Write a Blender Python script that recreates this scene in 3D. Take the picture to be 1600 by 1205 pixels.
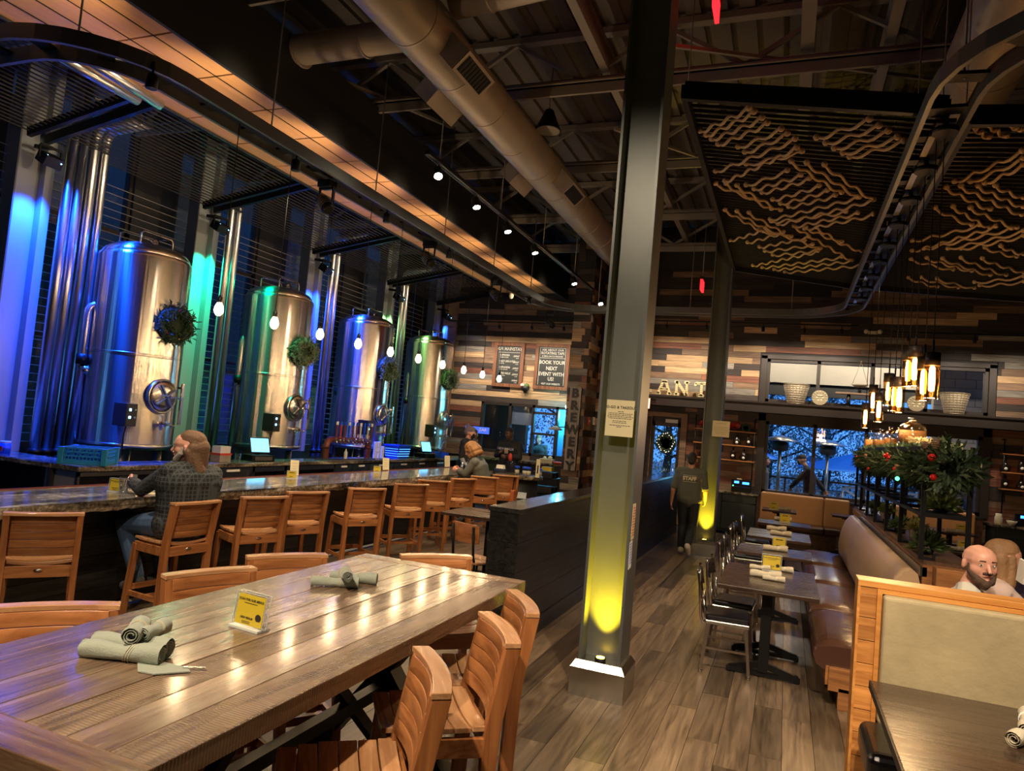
import bpy, math, random
from mathutils import Vector as V, Matrix, Euler
random.seed(7)
PI=math.pi
for o in list(bpy.data.objects): bpy.data.objects.remove(o)
sc=bpy.context.scene
COL=sc.collection
def lin(c): 
    c=c/255
    return c/12.92 if c<=.04045 else ((c+.055)/1.055)**2.4
def rgb(r,g,b): return (lin(r),lin(g),lin(b),1)

# ------------------------------------------------------------------ camera
FPX=1098.5; H=1.9
yaw,pit,rol=[math.radians(a) for a in (-21.587,3.273,5.038)]
fw=V((math.sin(yaw)*math.cos(pit),math.cos(yaw)*math.cos(pit),math.sin(pit)))
r0=V((math.cos(yaw),-math.sin(yaw),0)); u0=r0.cross(fw)
cr_=math.cos(rol)*r0+math.sin(rol)*u0; cu_=-math.sin(rol)*r0+math.cos(rol)*u0
CP=V((0,0,H))
cam=bpy.data.cameras.new('camera'); camo=bpy.data.objects.new('camera',cam); COL.objects.link(camo)
cam.sensor_width=36; cam.lens=FPX/1600*36; cam.clip_start=.05; cam.clip_end=200
camo.matrix_world=Matrix(((cr_.x,cu_.x,-fw.x,CP.x),(cr_.y,cu_.y,-fw.y,CP.y),(cr_.z,cu_.z,-fw.z,CP.z),(0,0,0,1)))
sc.camera=camo
def ray(px,py): return cr_*((px-800)/FPX)-cu_*((py-602.5)/FPX)+fw
def at(px,py,x=None,y=None,z=None):
    d=ray(px,py)
    t=(x-CP.x)/d.x if x is not None else ((y-CP.y)/d.y if y is not None else (z-CP.z)/d.z)
    return CP+d*t
# ------------------------------------------------------------------ world, exposure, lights
sc.view_settings.view_transform='Standard'; sc.view_settings.look='None'
sc.view_settings.gamma=1; sc.view_settings.use_curve_mapping=False
sc.view_settings.exposure=1.9
W=bpy.data.worlds.new('dusk'); sc.world=W; W.use_nodes=True
bg=W.node_tree.nodes['Background']; bg.inputs[0].default_value=(.075,.28,.80,1); bg.inputs[1].default_value=.5
def light(kind,name,loc,energy,color=(1,.72,.42),size=.05,tgt=None,angle=60,blend=.6,size_y=None):
    l=bpy.data.lights.new(name,kind); l.energy=energy; l.color=color
    if kind=='AREA':
        l.size=size
        if size_y: l.shape='RECTANGLE'; l.size_y=size_y
    else: l.shadow_soft_size=size
    if kind=='SPOT': l.spot_size=math.radians(angle); l.spot_blend=blend
    o=bpy.data.objects.new(name,l); COL.objects.link(o); o.location=loc
    if tgt is not None: o.rotation_euler=(V(tgt)-V(loc)).to_track_quat('-Z','Y').to_euler()
    return o
WARM=(1,.80,.56); WARM2=(1,.66,.33)
# warm room spots without fixtures; first two added to brighten column and BREWERY sign
for (x,y,z,e,tx,ty,tz,a) in [(-1.6,2.2,4.7,50,-1.2,5.2,3.2,45),(-4.3,12.6,4.7,22,-4.4,15,2.1,40),(-1.2,-.6,4.7,240,-1.9,2.6,1,70),(-2.8,.8,4.7,140,-2.4,2.6,1,60),(.9,1.6,4.6,140,.9,4.4,.8,60),(2.2,2.2,4.6,60,1.3,4.2,.8,60),
      (.4,1.8,4.6,190,-.4,5.2,0,60),(.3,5.8,4.5,60,-.2,8.8,0,60),(-3.3,3.5,4.7,110,-5.2,5.2,.6,70),(-2.9,6.5,4.8,80,-4.9,8.6,.6,70),(-3,9.5,4.8,60,-4.9,11.4,.7,70),
      (3.2,6.5,4.6,90,1.8,8.5,.6,75),(.95,9.5,4.5,45,.2,12,.3,70)]:
    light('SPOT','room_fill_spot',(x,y,z),e*1.0,WARM,.06,(tx,ty,tz),a,.8)

# ------------------------------------------------------------------ materials
MATS={}
def nt(name):
    m=bpy.data.materials.new(name); m.use_nodes=True; n=m.node_tree; b=n.nodes['Principled BSDF']
    return m,n,b
def N(n,t,**kw):
    o=n.nodes.new(t)
    for k,v in kw.items(): setattr(o,k,v)
    return o
def plain(name,col,rough=.5,metal=0,emit=None,es=1,spec=.5,bump=0,bscale=80,coat=0,sheen=0,alpha=None,var=0):
    m,n,b=nt(name); b.inputs['Base Color'].default_value=col; b.inputs['Roughness'].default_value=rough
    b.inputs['Metallic'].default_value=metal; b.inputs['Specular IOR Level'].default_value=spec
    if emit: b.inputs['Emission Color'].default_value=emit; b.inputs['Emission Strength'].default_value=es
    if coat: b.inputs['Coat Weight'].default_value=coat; b.inputs['Coat Roughness'].default_value=.15
    if sheen: b.inputs['Sheen Weight'].default_value=sheen
    if bump or var:
        tc=N(n,'ShaderNodeTexCoord'); no=N(n,'ShaderNodeTexNoise'); no.inputs['Scale'].default_value=bscale; no.inputs['Detail'].default_value=4
        n.links.new(tc.outputs['Object'],no.inputs['Vector'])
        if bump:
            bm=N(n,'ShaderNodeBump'); bm.inputs['Strength'].default_value=bump; bm.inputs['Distance'].default_value=.01
            n.links.new(no.outputs[0],bm.inputs['Height']); n.links.new(bm.outputs[0],b.inputs['Normal'])
        if var:
            n2=N(n,'ShaderNodeTexNoise'); n2.inputs['Scale'].default_value=bscale*.2; n.links.new(tc.outputs['Object'],n2.inputs['Vector'])
            mx=N(n,'ShaderNodeMix',data_type='RGBA'); mx.inputs[6].default_value=tuple(c*(1-var) for c in col[:3])+(1,); mx.inputs[7].default_value=tuple(min(1,c*(1+var)) for c in col[:3])+(1,)
            n.links.new(n2.outputs[0],mx.inputs[0]); n.links.new(mx.outputs[2],b.inputs['Base Color'])
    return m
def wood(name,dark,light_,axis=0,world=False,rough=.45,scale=1,var=.25,bump=.15,knots=False,spec=.4,coat=0,rvar=.15,waves=.5,saw=0):
    m,n,b=nt(name); L=n.links.new
    if world: src=N(n,'ShaderNodeNewGeometry').outputs['Position']
    else: src=N(n,'ShaderNodeTexCoord').outputs['Object']
    oi=N(n,'ShaderNodeObjectInfo'); mu=N(n,'ShaderNodeMath',operation='MULTIPLY'); mu.inputs[1].default_value=37; L(oi.outputs['Random'],mu.inputs[0])
    ad=N(n,'ShaderNodeVectorMath',operation='ADD'); L(src,ad.inputs[0]); L(mu.outputs[0],ad.inputs[1])
    mp=N(n,'ShaderNodeMapping'); s=[18*scale]*3; s[axis]=1.3*scale; mp.inputs['Scale'].default_value=s; L(ad.outputs[0],mp.inputs['Vector'])
    no=N(n,'ShaderNodeTexNoise'); no.inputs['Scale'].default_value=1; no.inputs['Detail'].default_value=7; no.inputs['Roughness'].default_value=.65; no.inputs['Distortion'].default_value=.8; L(mp.outputs[0],no.inputs['Vector'])
    mp2=N(n,'ShaderNodeMapping'); s=[5*scale]*3; s[axis]=.5*scale; mp2.inputs['Scale'].default_value=s; L(ad.outputs[0],mp2.inputs['Vector'])
    wv=N(n,'ShaderNodeTexNoise'); wv.inputs['Scale'].default_value=1; wv.inputs['Detail'].default_value=1; L(mp2.outputs[0],wv.inputs['Vector'])
    si=N(n,'ShaderNodeMath',operation='MULTIPLY'); si.inputs[1].default_value=70; L(wv.outputs[0],si.inputs[0])
    sn=N(n,'ShaderNodeMath',operation='SINE'); L(si.outputs[0],sn.inputs[0])
    ma=N(n,'ShaderNodeMath',operation='MULTIPLY_ADD'); ma.inputs[1].default_value=.09*waves; L(sn.outputs[0],ma.inputs[0]); L(no.outputs[0],ma.inputs[2])
    cr=N(n,'ShaderNodeValToRGB'); cr.color_ramp.elements[0].position=.3; cr.color_ramp.elements[0].color=dark; cr.color_ramp.elements[1].position=.72; cr.color_ramp.elements[1].color=light_
    L(ma.outputs[0],cr.inputs[0])
    hs=N(n,'ShaderNodeHueSaturation'); mr=N(n,'ShaderNodeMapRange'); mr.inputs[3].default_value=1-var; mr.inputs[4].default_value=1+var
    L(oi.outputs['Random'],mr.inputs[0]); L(mr.outputs[0],hs.inputs['Value']); L(cr.outputs[0],hs.inputs['Color']); 
    L(hs.outputs[0],b.inputs['Base Color'])
    r2=N(n,'ShaderNodeMapRange'); r2.inputs[3].default_value=max(.05,rough-rvar); r2.inputs[4].default_value=rough+rvar; L(no.outputs[0],r2.inputs[0]); L(r2.outputs[0],b.inputs['Roughness'])
    b.inputs['Specular IOR Level'].default_value=spec
    if coat: b.inputs['Coat Weight'].default_value=coat; b.inputs['Coat Roughness'].default_value=.12
    h=ma.outputs[0]
    if saw:
        mp3=N(n,'ShaderNodeMapping'); s=[1,1,1]; s[axis]=saw; mp3.inputs['Scale'].default_value=s; L(ad.outputs[0],mp3.inputs['Vector'])
        w2=N(n,'ShaderNodeTexWave',bands_direction='XYZ'[axis]); w2.inputs['Scale'].default_value=1; w2.inputs['Distortion'].default_value=1.5; w2.inputs['Detail Scale'].default_value=.6; L(mp3.outputs[0],w2.inputs['Vector'])
        a2=N(n,'ShaderNodeMath',operation='MULTIPLY_ADD'); a2.inputs[1].default_value=.5; L(w2.outputs['Fac'],a2.inputs[0]); L(h,a2.inputs[2]); h=a2.outputs[0]
    bm=N(n,'ShaderNodeBump'); bm.inputs['Strength'].default_value=bump; bm.inputs['Distance'].default_value=.006; L(h,bm.inputs['Height']); L(bm.outputs[0],b.inputs['Normal'])
    return m
def glass(name,tint=(1,1,1,1),rough=.02,refl=1.0,fac=None):
    m=bpy.data.materials.new(name); m.use_nodes=True; n=m.node_tree; n.nodes.remove(n.nodes['Principled BSDF']); L=n.links.new
    out=n.nodes['Material Output']; t=N(n,'ShaderNodeBsdfTransparent'); t.inputs[0].default_value=tint
    g=N(n,'ShaderNodeBsdfGlossy'); g.inputs['Roughness'].default_value=rough
    f=N(n,'ShaderNodeLayerWeight'); f.inputs[0].default_value=.5; pw=N(n,'ShaderNodeMath',operation='POWER'); pw.inputs[1].default_value=4; L(f.outputs['Facing'],pw.inputs[0])
    mu=N(n,'ShaderNodeMath',operation='MULTIPLY_ADD'); mu.inputs[1].default_value=.5*refl; mu.inputs[2].default_value=.035*refl; L(pw.outputs[0],mu.inputs[0])
    mx=N(n,'ShaderNodeMixShader'); L(mu.outputs[0],mx.inputs[0]); L(t.outputs[0],mx.inputs[1]); L(g.outputs[0],mx.inputs[2]); L(mx.outputs[0],out.inputs[0])
    return m
def granite(name,a,b_,c,rough=.12,scale=30):
    m,n,b=nt(name); L=n.links.new; g=N(n,'ShaderNodeNewGeometry')
    no=N(n,'ShaderNodeTexNoise'); no.inputs['Scale'].default_value=scale; no.inputs['Detail'].default_value=6; no.inputs['Roughness'].default_value=.7; L(g.outputs['Position'],no.inputs['Vector'])
    mp=N(n,'ShaderNodeMapping'); mp.inputs['Scale'].default_value=(5,.7,5); L(g.outputs['Position'],mp.inputs['Vector'])
    n2=N(n,'ShaderNodeTexNoise'); n2.inputs['Scale'].default_value=1.6; n2.inputs['Detail'].default_value=5; n2.inputs['Distortion'].default_value=1.2; L(mp.outputs[0],n2.inputs['Vector'])
    mx=N(n,'ShaderNodeMath',operation='MULTIPLY_ADD'); mx.inputs[1].default_value=.6; L(n2.outputs[0],mx.inputs[0]); 
    m4=N(n,'ShaderNodeMath',operation='MULTIPLY'); m4.inputs[1].default_value=.5; L(no.outputs[0],m4.inputs[0]); L(m4.outputs[0],mx.inputs[2])
    cr=N(n,'ShaderNodeValToRGB'); e=cr.color_ramp.elements; e[0].position=.42; e[0].color=a; e[1].position=.72; e[1].color=c; e2=cr.color_ramp.elements.new(.56); e2.color=b_
    L(mx.outputs[0],cr.inputs[0]); L(cr.outputs[0],b.inputs['Base Color']); b.inputs['Roughness'].default_value=rough
    return m
def streak_metal(name,col,rough=.2,amp=.25,su=26,sv=.8,aniso=0):
    m,n,b=nt(name); L=n.links.new; tc=N(n,'ShaderNodeTexCoord')
    mp=N(n,'ShaderNodeMapping'); mp.inputs['Scale'].default_value=(su,su,sv); L(tc.outputs['Object'],mp.inputs['Vector'])
    no=N(n,'ShaderNodeTexNoise'); no.inputs['Scale'].default_value=1; no.inputs['Detail'].default_value=2; L(mp.outputs[0],no.inputs['Vector'])
    bm=N(n,'ShaderNodeBump'); bm.inputs['Strength'].default_value=amp; bm.inputs['Distance'].default_value=.004; L(no.outputs[0],bm.inputs['Height']); L(bm.outputs[0],b.inputs['Normal'])
    b.inputs['Base Color'].default_value=col; b.inputs['Metallic'].default_value=1; b.inputs['Roughness'].default_value=rough
    tg=N(n,'ShaderNodeTangent',direction_type='RADIAL',axis='Z'); L(tg.outputs[0],b.inputs['Tangent']); b.inputs['Anisotropic'].default_value=aniso; b.inputs['Anisotropic Rotation'].default_value=.25
    return m
M=dict(
 black=plain('black_metal',rgb(26,25,25),.45,.6), blackpaint=plain('black_paint',rgb(22,21,20),.6), dkframe=plain('dark_frame',rgb(46,38,34),.5,.3),
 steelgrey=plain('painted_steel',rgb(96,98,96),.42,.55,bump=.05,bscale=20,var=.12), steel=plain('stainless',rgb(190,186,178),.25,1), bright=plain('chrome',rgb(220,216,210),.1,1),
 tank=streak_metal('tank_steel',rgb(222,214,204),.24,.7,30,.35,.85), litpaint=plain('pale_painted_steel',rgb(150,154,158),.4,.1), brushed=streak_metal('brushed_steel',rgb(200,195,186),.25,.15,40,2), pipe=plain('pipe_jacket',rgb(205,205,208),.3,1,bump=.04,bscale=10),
 gal=plain('galvanised_duct',rgb(158,146,132),.5,.35,bump=.25,bscale=9,var=.15), deck=plain('roof_deck',rgb(92,86,82),.7,.1,var=.2,bscale=4), beam=plain('roof_beam',rgb(128,122,116),.6,.1,var=.15,bscale=6),
 darkwall=plain('dark_wall',rgb(38,34,34),.7,var=.2,bscale=5), greywall=plain('grey_block',rgb(150,142,130),.8,bump=.1,bscale=12,var=.1),
 floor=wood('floor_oak',rgb(74,60,48),rgb(132,112,90),1,True,.36,1,.5,.12,waves=.55,coat=.12), 
 planklight=wood('plank_light',rgb(134,104,74),rgb(206,172,130),0,True,.65,1,.18,.2,waves=.3), plankmid=wood('plank_mid',rgb(82,62,48),rgb(138,110,86),0,True,.65,1,.2,.2),
 plankdark=wood('plank_dark',rgb(30,25,23),rgb(66,54,48),0,True,.65,1,.3,.25), plankred=wood('plank_red',rgb(78,46,36),rgb(140,88,66),0,True,.65,1,.2,.2), plankgrey=wood('plank_grey',rgb(88,82,76),rgb(150,142,130),0,True,.7,1,.2,.2),
 table=wood('table_wood',rgb(80,62,50),rgb(138,114,92),1,True,.26,1,.16,.5,waves=.5,coat=.3,saw=0,rvar=.1), tablesaw=wood('table_sawn',rgb(82,63,50),rgb(144,120,96),1,True,.28,1,.1,.7,waves=.4,coat=.2,saw=26), tableX=wood('table_end',rgb(82,60,45),rgb(144,114,86),0,True,.25,1,.12,.5,waves=.4,coat=.25),
 teak=wood('teak',rgb(132,78,42),rgb(190,126,76),0,False,.35,1,.10,.08,waves=.6,coat=.25), teakv=wood('teak_upright',rgb(128,74,40),rgb(182,118,68),2,False,.38,1,.10,.08,waves=.5,coat=.15), teaklit=wood('teak_lit',rgb(164,112,74),rgb(214,164,118),0,False,.27,1,.10,.08,waves=.5,coat=.3),  # the seat teak is paler: overhead sheen put into its colour
 blackwood=wood('black_wood',rgb(12,11,11),rgb(34,32,31),1,True,.4,1,.2,.45,waves=.9), blackledge=wood('black_ledge',rgb(30,29,29),rgb(58,56,54),1,True,.2,1,.1,.2,coat=.3),
 dktable=wood('dark_table',rgb(42,30,24),rgb(72,54,42),0,True,.28,1.4,.1,.2,coat=.35,waves=.6), honey=wood('honey_trim',rgb(178,112,48),rgb(218,156,84),0,True,.45,.8,.05,.1), honeyv=wood('honey_post',rgb(150,92,42),rgb(214,148,80),0,True,.5,1.2,.25,.15), 
 benchwood=wood('bench_wood',rgb(112,70,38),rgb(170,114,66),0,True,.5,1,.2,.15), deskwood=wood('brown_wood',rgb(60,40,30),rgb(108,76,56),1,True,.4,1,.15,.2), orange=wood('acoustic_wood',rgb(166,116,70),rgb(190,138,88),1,True,.6,1,.04,.03,waves=.1),
 signwood=wood('sign_frame',rgb(88,54,36),rgb(144,94,64),2,True,.6,1.2,.1,.2), chalk=plain('chalkboard',rgb(38,40,38),.5), white=plain('white_print',rgb(238,232,220),.6), charcoal=plain('charcoal_print',rgb(40,38,38),.6),
 tan=plain('tan_leather',rgb(196,144,92),.42,bump=.12,bscale=25,var=.08), brownleather=plain('brown_leather',rgb(74,48,38),.26,bump=.6,bscale=9,var=.2), beigeleather=plain('beige_leather',rgb(182,150,118),.36,bump=.15,bscale=16,var=.1), blackleather=plain('black_vinyl',rgb(22,20,22),.25,bump=.1,bscale=40),
 concrete=plain('padded_tan_fabric',rgb(166,150,116),.75,bump=.3,bscale=24,var=.3), granite=granite('granite',rgb(34,31,28),rgb(106,94,78),rgb(192,180,156)), granitetop=granite('granite_polished',rgb(54,54,56),rgb(116,114,110),rgb(196,192,184),.1,16), 
 napkin=plain('napkin_cloth',rgb(150,156,142),.85,bump=.3,bscale=160,sheen=.3), napkinw=plain('pale_napkin',rgb(190,180,158),.85,bump=.3,bscale=160), yellow=plain('yellow_card',rgb(212,184,44),.6), card=plain('cream_card',rgb(206,196,162),.7), paper=plain('paper',rgb(196,184,146),.75), paper2=plain('white_paper',rgb(206,206,204),.75),
 acrylic=glass('acrylic',(.97,.98,1,1),.03,2.2), glass=glass('window_glass',(.93,.95,1,1),.01,.9), glassware=glass('glassware',(.95,.96,.98,1),.03,2.5), amberglass=glass('amber_glass',(1,.82,.55,1),.04,2.0), jarglass=glass('jar_glass',(.95,.9,.8,1),.04,3),
 blueplastic=plain('blue_plastic',rgb(40,130,170),.45), bluebin=plain('blue_tub',rgb(30,80,220),.35), redcloth=plain('red_plastic',rgb(190,60,40),.5), copper=plain('copper_pipe',rgb(120,62,54),.45,.3), 
 filament=plain('filament_glow',rgb(255,200,120),.5,emit=(1,.62,.26,1),es=42), bulb=plain('bulb_glow',rgb(255,220,170),.4,emit=(1,.72,.40,1),es=16), ledwhite=plain('spot_glow',rgb(255,240,210),.4,emit=(1,.86,.62,1),es=40), ledyellow=plain('uplight_glow',rgb(255,200,30),.4,emit=(1,.62,.04,1),es=7),
 screen=plain('tablet_screen',rgb(60,170,230),.3,emit=(.12,.48,.85,1),es=.9), led=plain('led_dot',rgb(100,200,255),.3,emit=(.2,.6,1,1),es=4), bluelcd=plain('blue_display',rgb(30,90,255),.3,emit=(.03,.16,1,1),es=1.6), exitred=plain('exit_red',rgb(255,30,30),.4,emit=(1,.01,.015,1),es=1.1), redsign=plain('lit_red_sign',rgb(230,120,90),.4,emit=(1,.35,.22,1),es=1.2), green=plain('green_dot',rgb(40,240,120),.4,emit=(.05,1,.3,1),es=2), magenta=plain('magenta_dot',rgb(240,40,200),.4,emit=(1,.05,.6,1),es=1.5), 
 pine=plain('pine_needles',rgb(44,66,40),.7,var=.4,bscale=30), pinelight=plain('pine_frosted',rgb(96,112,84),.7,var=.3,bscale=30), leaf=plain('succulent_leaf',rgb(130,148,84),.5,var=.35,bscale=20), leafdark=plain('plant_leaf',rgb(84,108,60),.5,var=.35,bscale=20), leafyel=plain('variegated_leaf',rgb(170,168,104),.5,var=.3,bscale=20),
 red=plain('red_ornament',rgb(190,24,20),.25), cone=plain('frosted_cone',rgb(150,112,92),.7), pot=plain('clay_pot',rgb(116,92,78),.7), blackpot=plain('black_pot',rgb(30,28,26),.5),
 basket=plain('wire_basket',rgb(128,114,88),.55,.2,bump=.9,bscale=60), rope=plain('rope',rgb(166,140,106),.8,bump=.6,bscale=120), marquee=plain('marquee_letter',rgb(216,200,150),.5,.1), corrug=plain('marquee_corrugated',rgb(190,180,150),.35,.6),
 skin=plain('skin',rgb(206,150,122),.5), skinpink=plain('skin_fair',rgb(214,156,134),.5), skindark=plain('skin_dark',rgb(84,56,44),.5), skinmid=plain('skin_tan',rgb(168,118,90),.5), hairbrown=plain('hair_brown',rgb(100,72,50),.7,bump=.6,bscale=60,var=.3), hairgrey=plain('beard_grey',rgb(170,160,148),.8,bump=.6,bscale=60,var=.2), hairdark=plain('hair_dark',rgb(24,20,18),.7,bump=.5,bscale=60), beardbrown=plain('beard_brown',rgb(78,56,42),.8,bump=.6,bscale=80,var=.3), curly=plain('curly_hair',rgb(140,98,54),.7,bump=.9,bscale=40,var=.5), blond=plain('hair_blond',rgb(150,112,76),.6,bump=.6,bscale=50,var=.4), fairhair=plain('hair_sandy',rgb(150,120,84),.7),
 jeans=plain('blue_denim',rgb(62,84,116),.8,bump=.2,bscale=90,var=.2), darkjeans=plain('dark_trousers',rgb(26,28,34),.8), olive=plain('grey_olive_tee',rgb(78,80,72),.8,bump=.2,bscale=12), blackcloth=plain('black_cloth',rgb(22,22,26),.8), greytee=plain('grey_tee',rgb(74,80,84),.8), whitetee=plain('white_tee',rgb(206,202,190),.8,bump=.2,bscale=14), jacket=plain('olive_jacket',rgb(84,86,78),.7,bump=.25,bscale=14), greysleeve=plain('grey_sleeve',rgb(140,146,150),.8), beanie=plain('grey_beanie',rgb(112,104,116),.85,bump=.4,bscale=60), boot=plain('grey_boot',rgb(84,80,76),.7), shoe=plain('pale_shoe',rgb(196,186,172),.6), pinkcloth=plain('pale_pink_top',rgb(206,180,172),.8), brownhair=plain('auburn_hair',rgb(92,62,54),.7), eyew=plain('eye_white',rgb(226,218,208),.3), iris=plain('iris',rgb(40,46,50),.2), lip=plain('lips',rgb(166,98,86),.5),
 parasol=plain('blue_parasol',rgb(90,156,220),.7), heater=plain('heater_steel',rgb(150,150,146),.3,.9), treeleaf=plain('tree_foliage',rgb(176,180,170),.8,var=.4,bscale=3), bark=plain('bark',rgb(70,60,52),.8), patio=plain('patio_paving',rgb(140,136,130),.7,var=.2,bscale=3), picnic=plain('patio_table_grey',rgb(170,172,176),.6), eyedark=plain('dark_print',rgb(30,28,26),.6), cabinet=plain('green_black_cabinet',rgb(34,40,38),.45), sconce=plain('lampshade_inner',rgb(120,116,108),.6), blindgrey=plain('window_blind',rgb(96,104,118),.7), seatwhite=plain('seat',rgb(200,180,150),.5), orangeglow=plain('phone_flash',rgb(255,120,20),.4,emit=(1,.3,.02,1),es=2),
)
M['glowbulb']=plain('warm_glow_bulb',rgb(255,200,120),.4,emit=(1,.63,.27,1),es=9)
M['cyanled']=plain('cyan_lamp',rgb(150,230,255),.3,emit=(.45,.9,1,1),es=12)
M['bluelit']=plain('blue_lit_panel',rgb(60,90,230),.4,emit=(.05,.12,.7,1),es=.3)
M['bulbsoft']=plain('soft_lamp',rgb(230,225,210),.4,emit=(1,.9,.75,1),es=.6)
M['corkfill']=plain('cork_filling',rgb(130,92,52),.7,bump=.5,bscale=60,var=.4)
M['steelbr']=plain('brushed_bronze_steel',rgb(150,134,120),.3,.95)
M['blackglass']=plain('dark_amber_glass',rgb(30,22,18),.12)
M['copperbag']=plain('orange_leather',rgb(170,92,50),.5)
M['greyprint']=plain('grey_print',rgb(150,156,170),.7)
M['chalktext']=plain('chalk_white',rgb(190,186,174),.8)
M['signgrey']=wood('ribbed_sign',rgb(110,100,94),rgb(178,168,158),2,True,.7,1,.1,.2)
M['glassedge']=plain('acrylic_edge',rgb(200,204,198),.15)
m,n_,b_=nt('plaid'); L_=n_.links.new; M['plaid']=m
tc=N(n_,'ShaderNodeTexCoord'); wa=[]
for ax in 'XYZ':
    w=N(n_,'ShaderNodeTexWave',bands_direction=ax); w.inputs['Scale'].default_value=9; w.inputs['Distortion'].default_value=.9; L_(tc.outputs['Object'],w.inputs['Vector'])
    p=N(n_,'ShaderNodeMath',operation='POWER'); p.inputs[1].default_value=9; L_(w.outputs['Fac'],p.inputs[0]); wa.append(p)
s0_=N(n_,'ShaderNodeMath',operation='MAXIMUM'); L_(wa[0].outputs[0],s0_.inputs[0]); L_(wa[1].outputs[0],s0_.inputs[1]); s_=N(n_,'ShaderNodeMath',operation='MAXIMUM'); L_(s0_.outputs[0],s_.inputs[0]); L_(wa[2].outputs[0],s_.inputs[1])
x_=N(n_,'ShaderNodeMix',data_type='RGBA'); x_.inputs[6].default_value=rgb(28,28,30); x_.inputs[7].default_value=rgb(66,72,74); L_(s_.outputs[0],x_.inputs[0]); L_(x_.outputs[2],b_.inputs['Base Color']); b_.inputs['Roughness'].default_value=.85

# ------------------------------------------------------------------ mesh builder
class B:
    def __init__(s): s.v=[]; s.f=[]; s.s=[]
    def add(s,vs,fs,sm=False,mat=None):
        k=len(s.v)
        s.v+= [tuple(mat@V(p)) for p in vs] if mat is not None else [tuple(p) for p in vs]
        s.f+=[tuple(i+k for i in f) for f in fs]; s.s+=[sm]*len(fs) if isinstance(sm,bool) else list(sm)
        return s
    def box(s,c,d,rot=None,taper=1,mat=None):
        x,y,z=d[0]/2,d[1]/2,d[2]/2; t=taper
        vs=[V((i*x*(t if k<0 else 1),j*y*(t if k<0 else 1),k*z)) for k in(-1,1) for j in(-1,1) for i in(-1,1)]
        R=Euler(rot).to_matrix() if rot else Matrix.Identity(3); vs=[R@p+V(c) for p in vs]
        return s.add(vs,[(0,2,3,1),(4,5,7,6),(0,1,5,4),(2,6,7,3),(0,4,6,2),(1,3,7,5)],False,mat)
    def bb(s,x0,x1,y0,y1,z0,z1): return s.box(((x0+x1)/2,(y0+y1)/2,(z0+z1)/2),(abs(x1-x0),abs(y1-y0),abs(z1-z0)))
    def bar(s,a,b,w,h=None,up=(0,0,1),mat=None):
        a=V(a);b=V(b); h=h or w; d=(b-a); l=d.length; d.normalize(); u=V(up)
        if abs(d.dot(u))>.98: u=V((0,1,0))
        r=d.cross(u).normalized(); u=r.cross(d)
        vs=[p+r*(i*w/2)+u*(j*h/2) for p in(a,b) for j in(-1,1) for i in(-1,1)]
        return s.add(vs,[(0,2,3,1),(4,5,7,6),(0,1,5,4),(2,6,7,3),(0,4,6,2),(1,3,7,5)],False,mat)
    def cyl(s,a,b,r,r2=None,n=16,caps=True,mat=None):
        a=V(a);b=V(b); r2=r if r2 is None else r2; d=(b-a).normalized(); q=d.to_track_quat('Z','Y')
        vs=[];fs=[];sm=[]
        for p,rr in((a,r),(b,r2)):
            for i in range(n): vs.append(p+q@V((rr*math.cos(2*PI*i/n),rr*math.sin(2*PI*i/n),0)))
        for i in range(n): fs.append((i,(i+1)%n,n+(i+1)%n,n+i)); sm.append(True)
        if caps: fs+= [tuple(range(n-1,-1,-1)),tuple(range(n,2*n))]; sm+=[False,False]
        return s.add(vs,fs,sm,mat)
    def lathe(s,prof,c=(0,0,0),n=24,axis=None,mat=None,smooth=True,arc=None):
        vs=[];fs=[]; q=V(axis).to_track_quat('Z','Y') if axis else None
        for (r,z) in prof:
            for i in range(n):
                a=2*PI*i/n; p=V((r*math.cos(a),r*math.sin(a),z))
                if q: p=q@p
                vs.append(p+V(c))
        for j in range(len(prof)-1):
            for i in range(n): fs.append((j*n+i,j*n+(i+1)%n,(j+1)*n+(i+1)%n,(j+1)*n+i))
        sm=[smooth]*len(fs)
        if prof[0][0]>1e-4: fs.append(tuple(range(n-1,-1,-1))); sm.append(False)
        if prof[-1][0]>1e-4: k=(len(prof)-1)*n; fs.append(tuple(range(k,k+n))); sm.append(False)
        return s.add(vs,fs,sm,mat)
    def sph(s,c,r,n=12,sc_=(1,1,1),mat=None,m=8):
        pr=[(max(1e-5,r*math.sin(PI*j/m)),-r*math.cos(PI*j/m)) for j in range(m+1)]
        pr[0]=(1e-5,-r);pr[-1]=(1e-5,r); k=len(s.v)
        s.lathe(pr,(0,0,0),n)
        for i in range(k,len(s.v)):
            p=V(s.v[i]); p=V((p.x*sc_[0],p.y*sc_[1],p.z*sc_[2]))+V(c)
            s.v[i]=tuple(mat@p) if mat is not None else tuple(p)
        return s
    def tube(s,pts,r,n=8,mat=None,closed=False):
        pts=[V(p) for p in pts]; vs=[];fs=[]; K=len(pts); up=None
        for i,p in enumerate(pts):
            if closed: d=pts[(i+1)%K]-pts[i-1]
            else: d=pts[min(i+1,K-1)]-pts[max(i-1,0)]
            d.normalize()
            if up is None: up=V((0,0,1)) if abs(d.z)<.9 else V((1,0,0))
            x=d.cross(up).normalized(); up=x.cross(d).normalized(); rr=r[i] if isinstance(r,(list,tuple)) else r
            for j in range(n): a=2*PI*j/n; vs.append(p+x*rr*math.cos(a)+up*rr*math.sin(a))
        for i in range(K if closed else K-1):
            for j in range(n): a,b=i*n+j,i*n+(j+1)%n; c=((i+1)%K)*n; fs.append((a,b,c+(j+1)%n,c+j))
        sm=[True]*len(fs)
        if not closed: fs+=[tuple(range(n-1,-1,-1)),tuple(range((K-1)*n,K*n))]; sm+=[False]*2
        return s.add(vs,fs,sm,mat)
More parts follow.
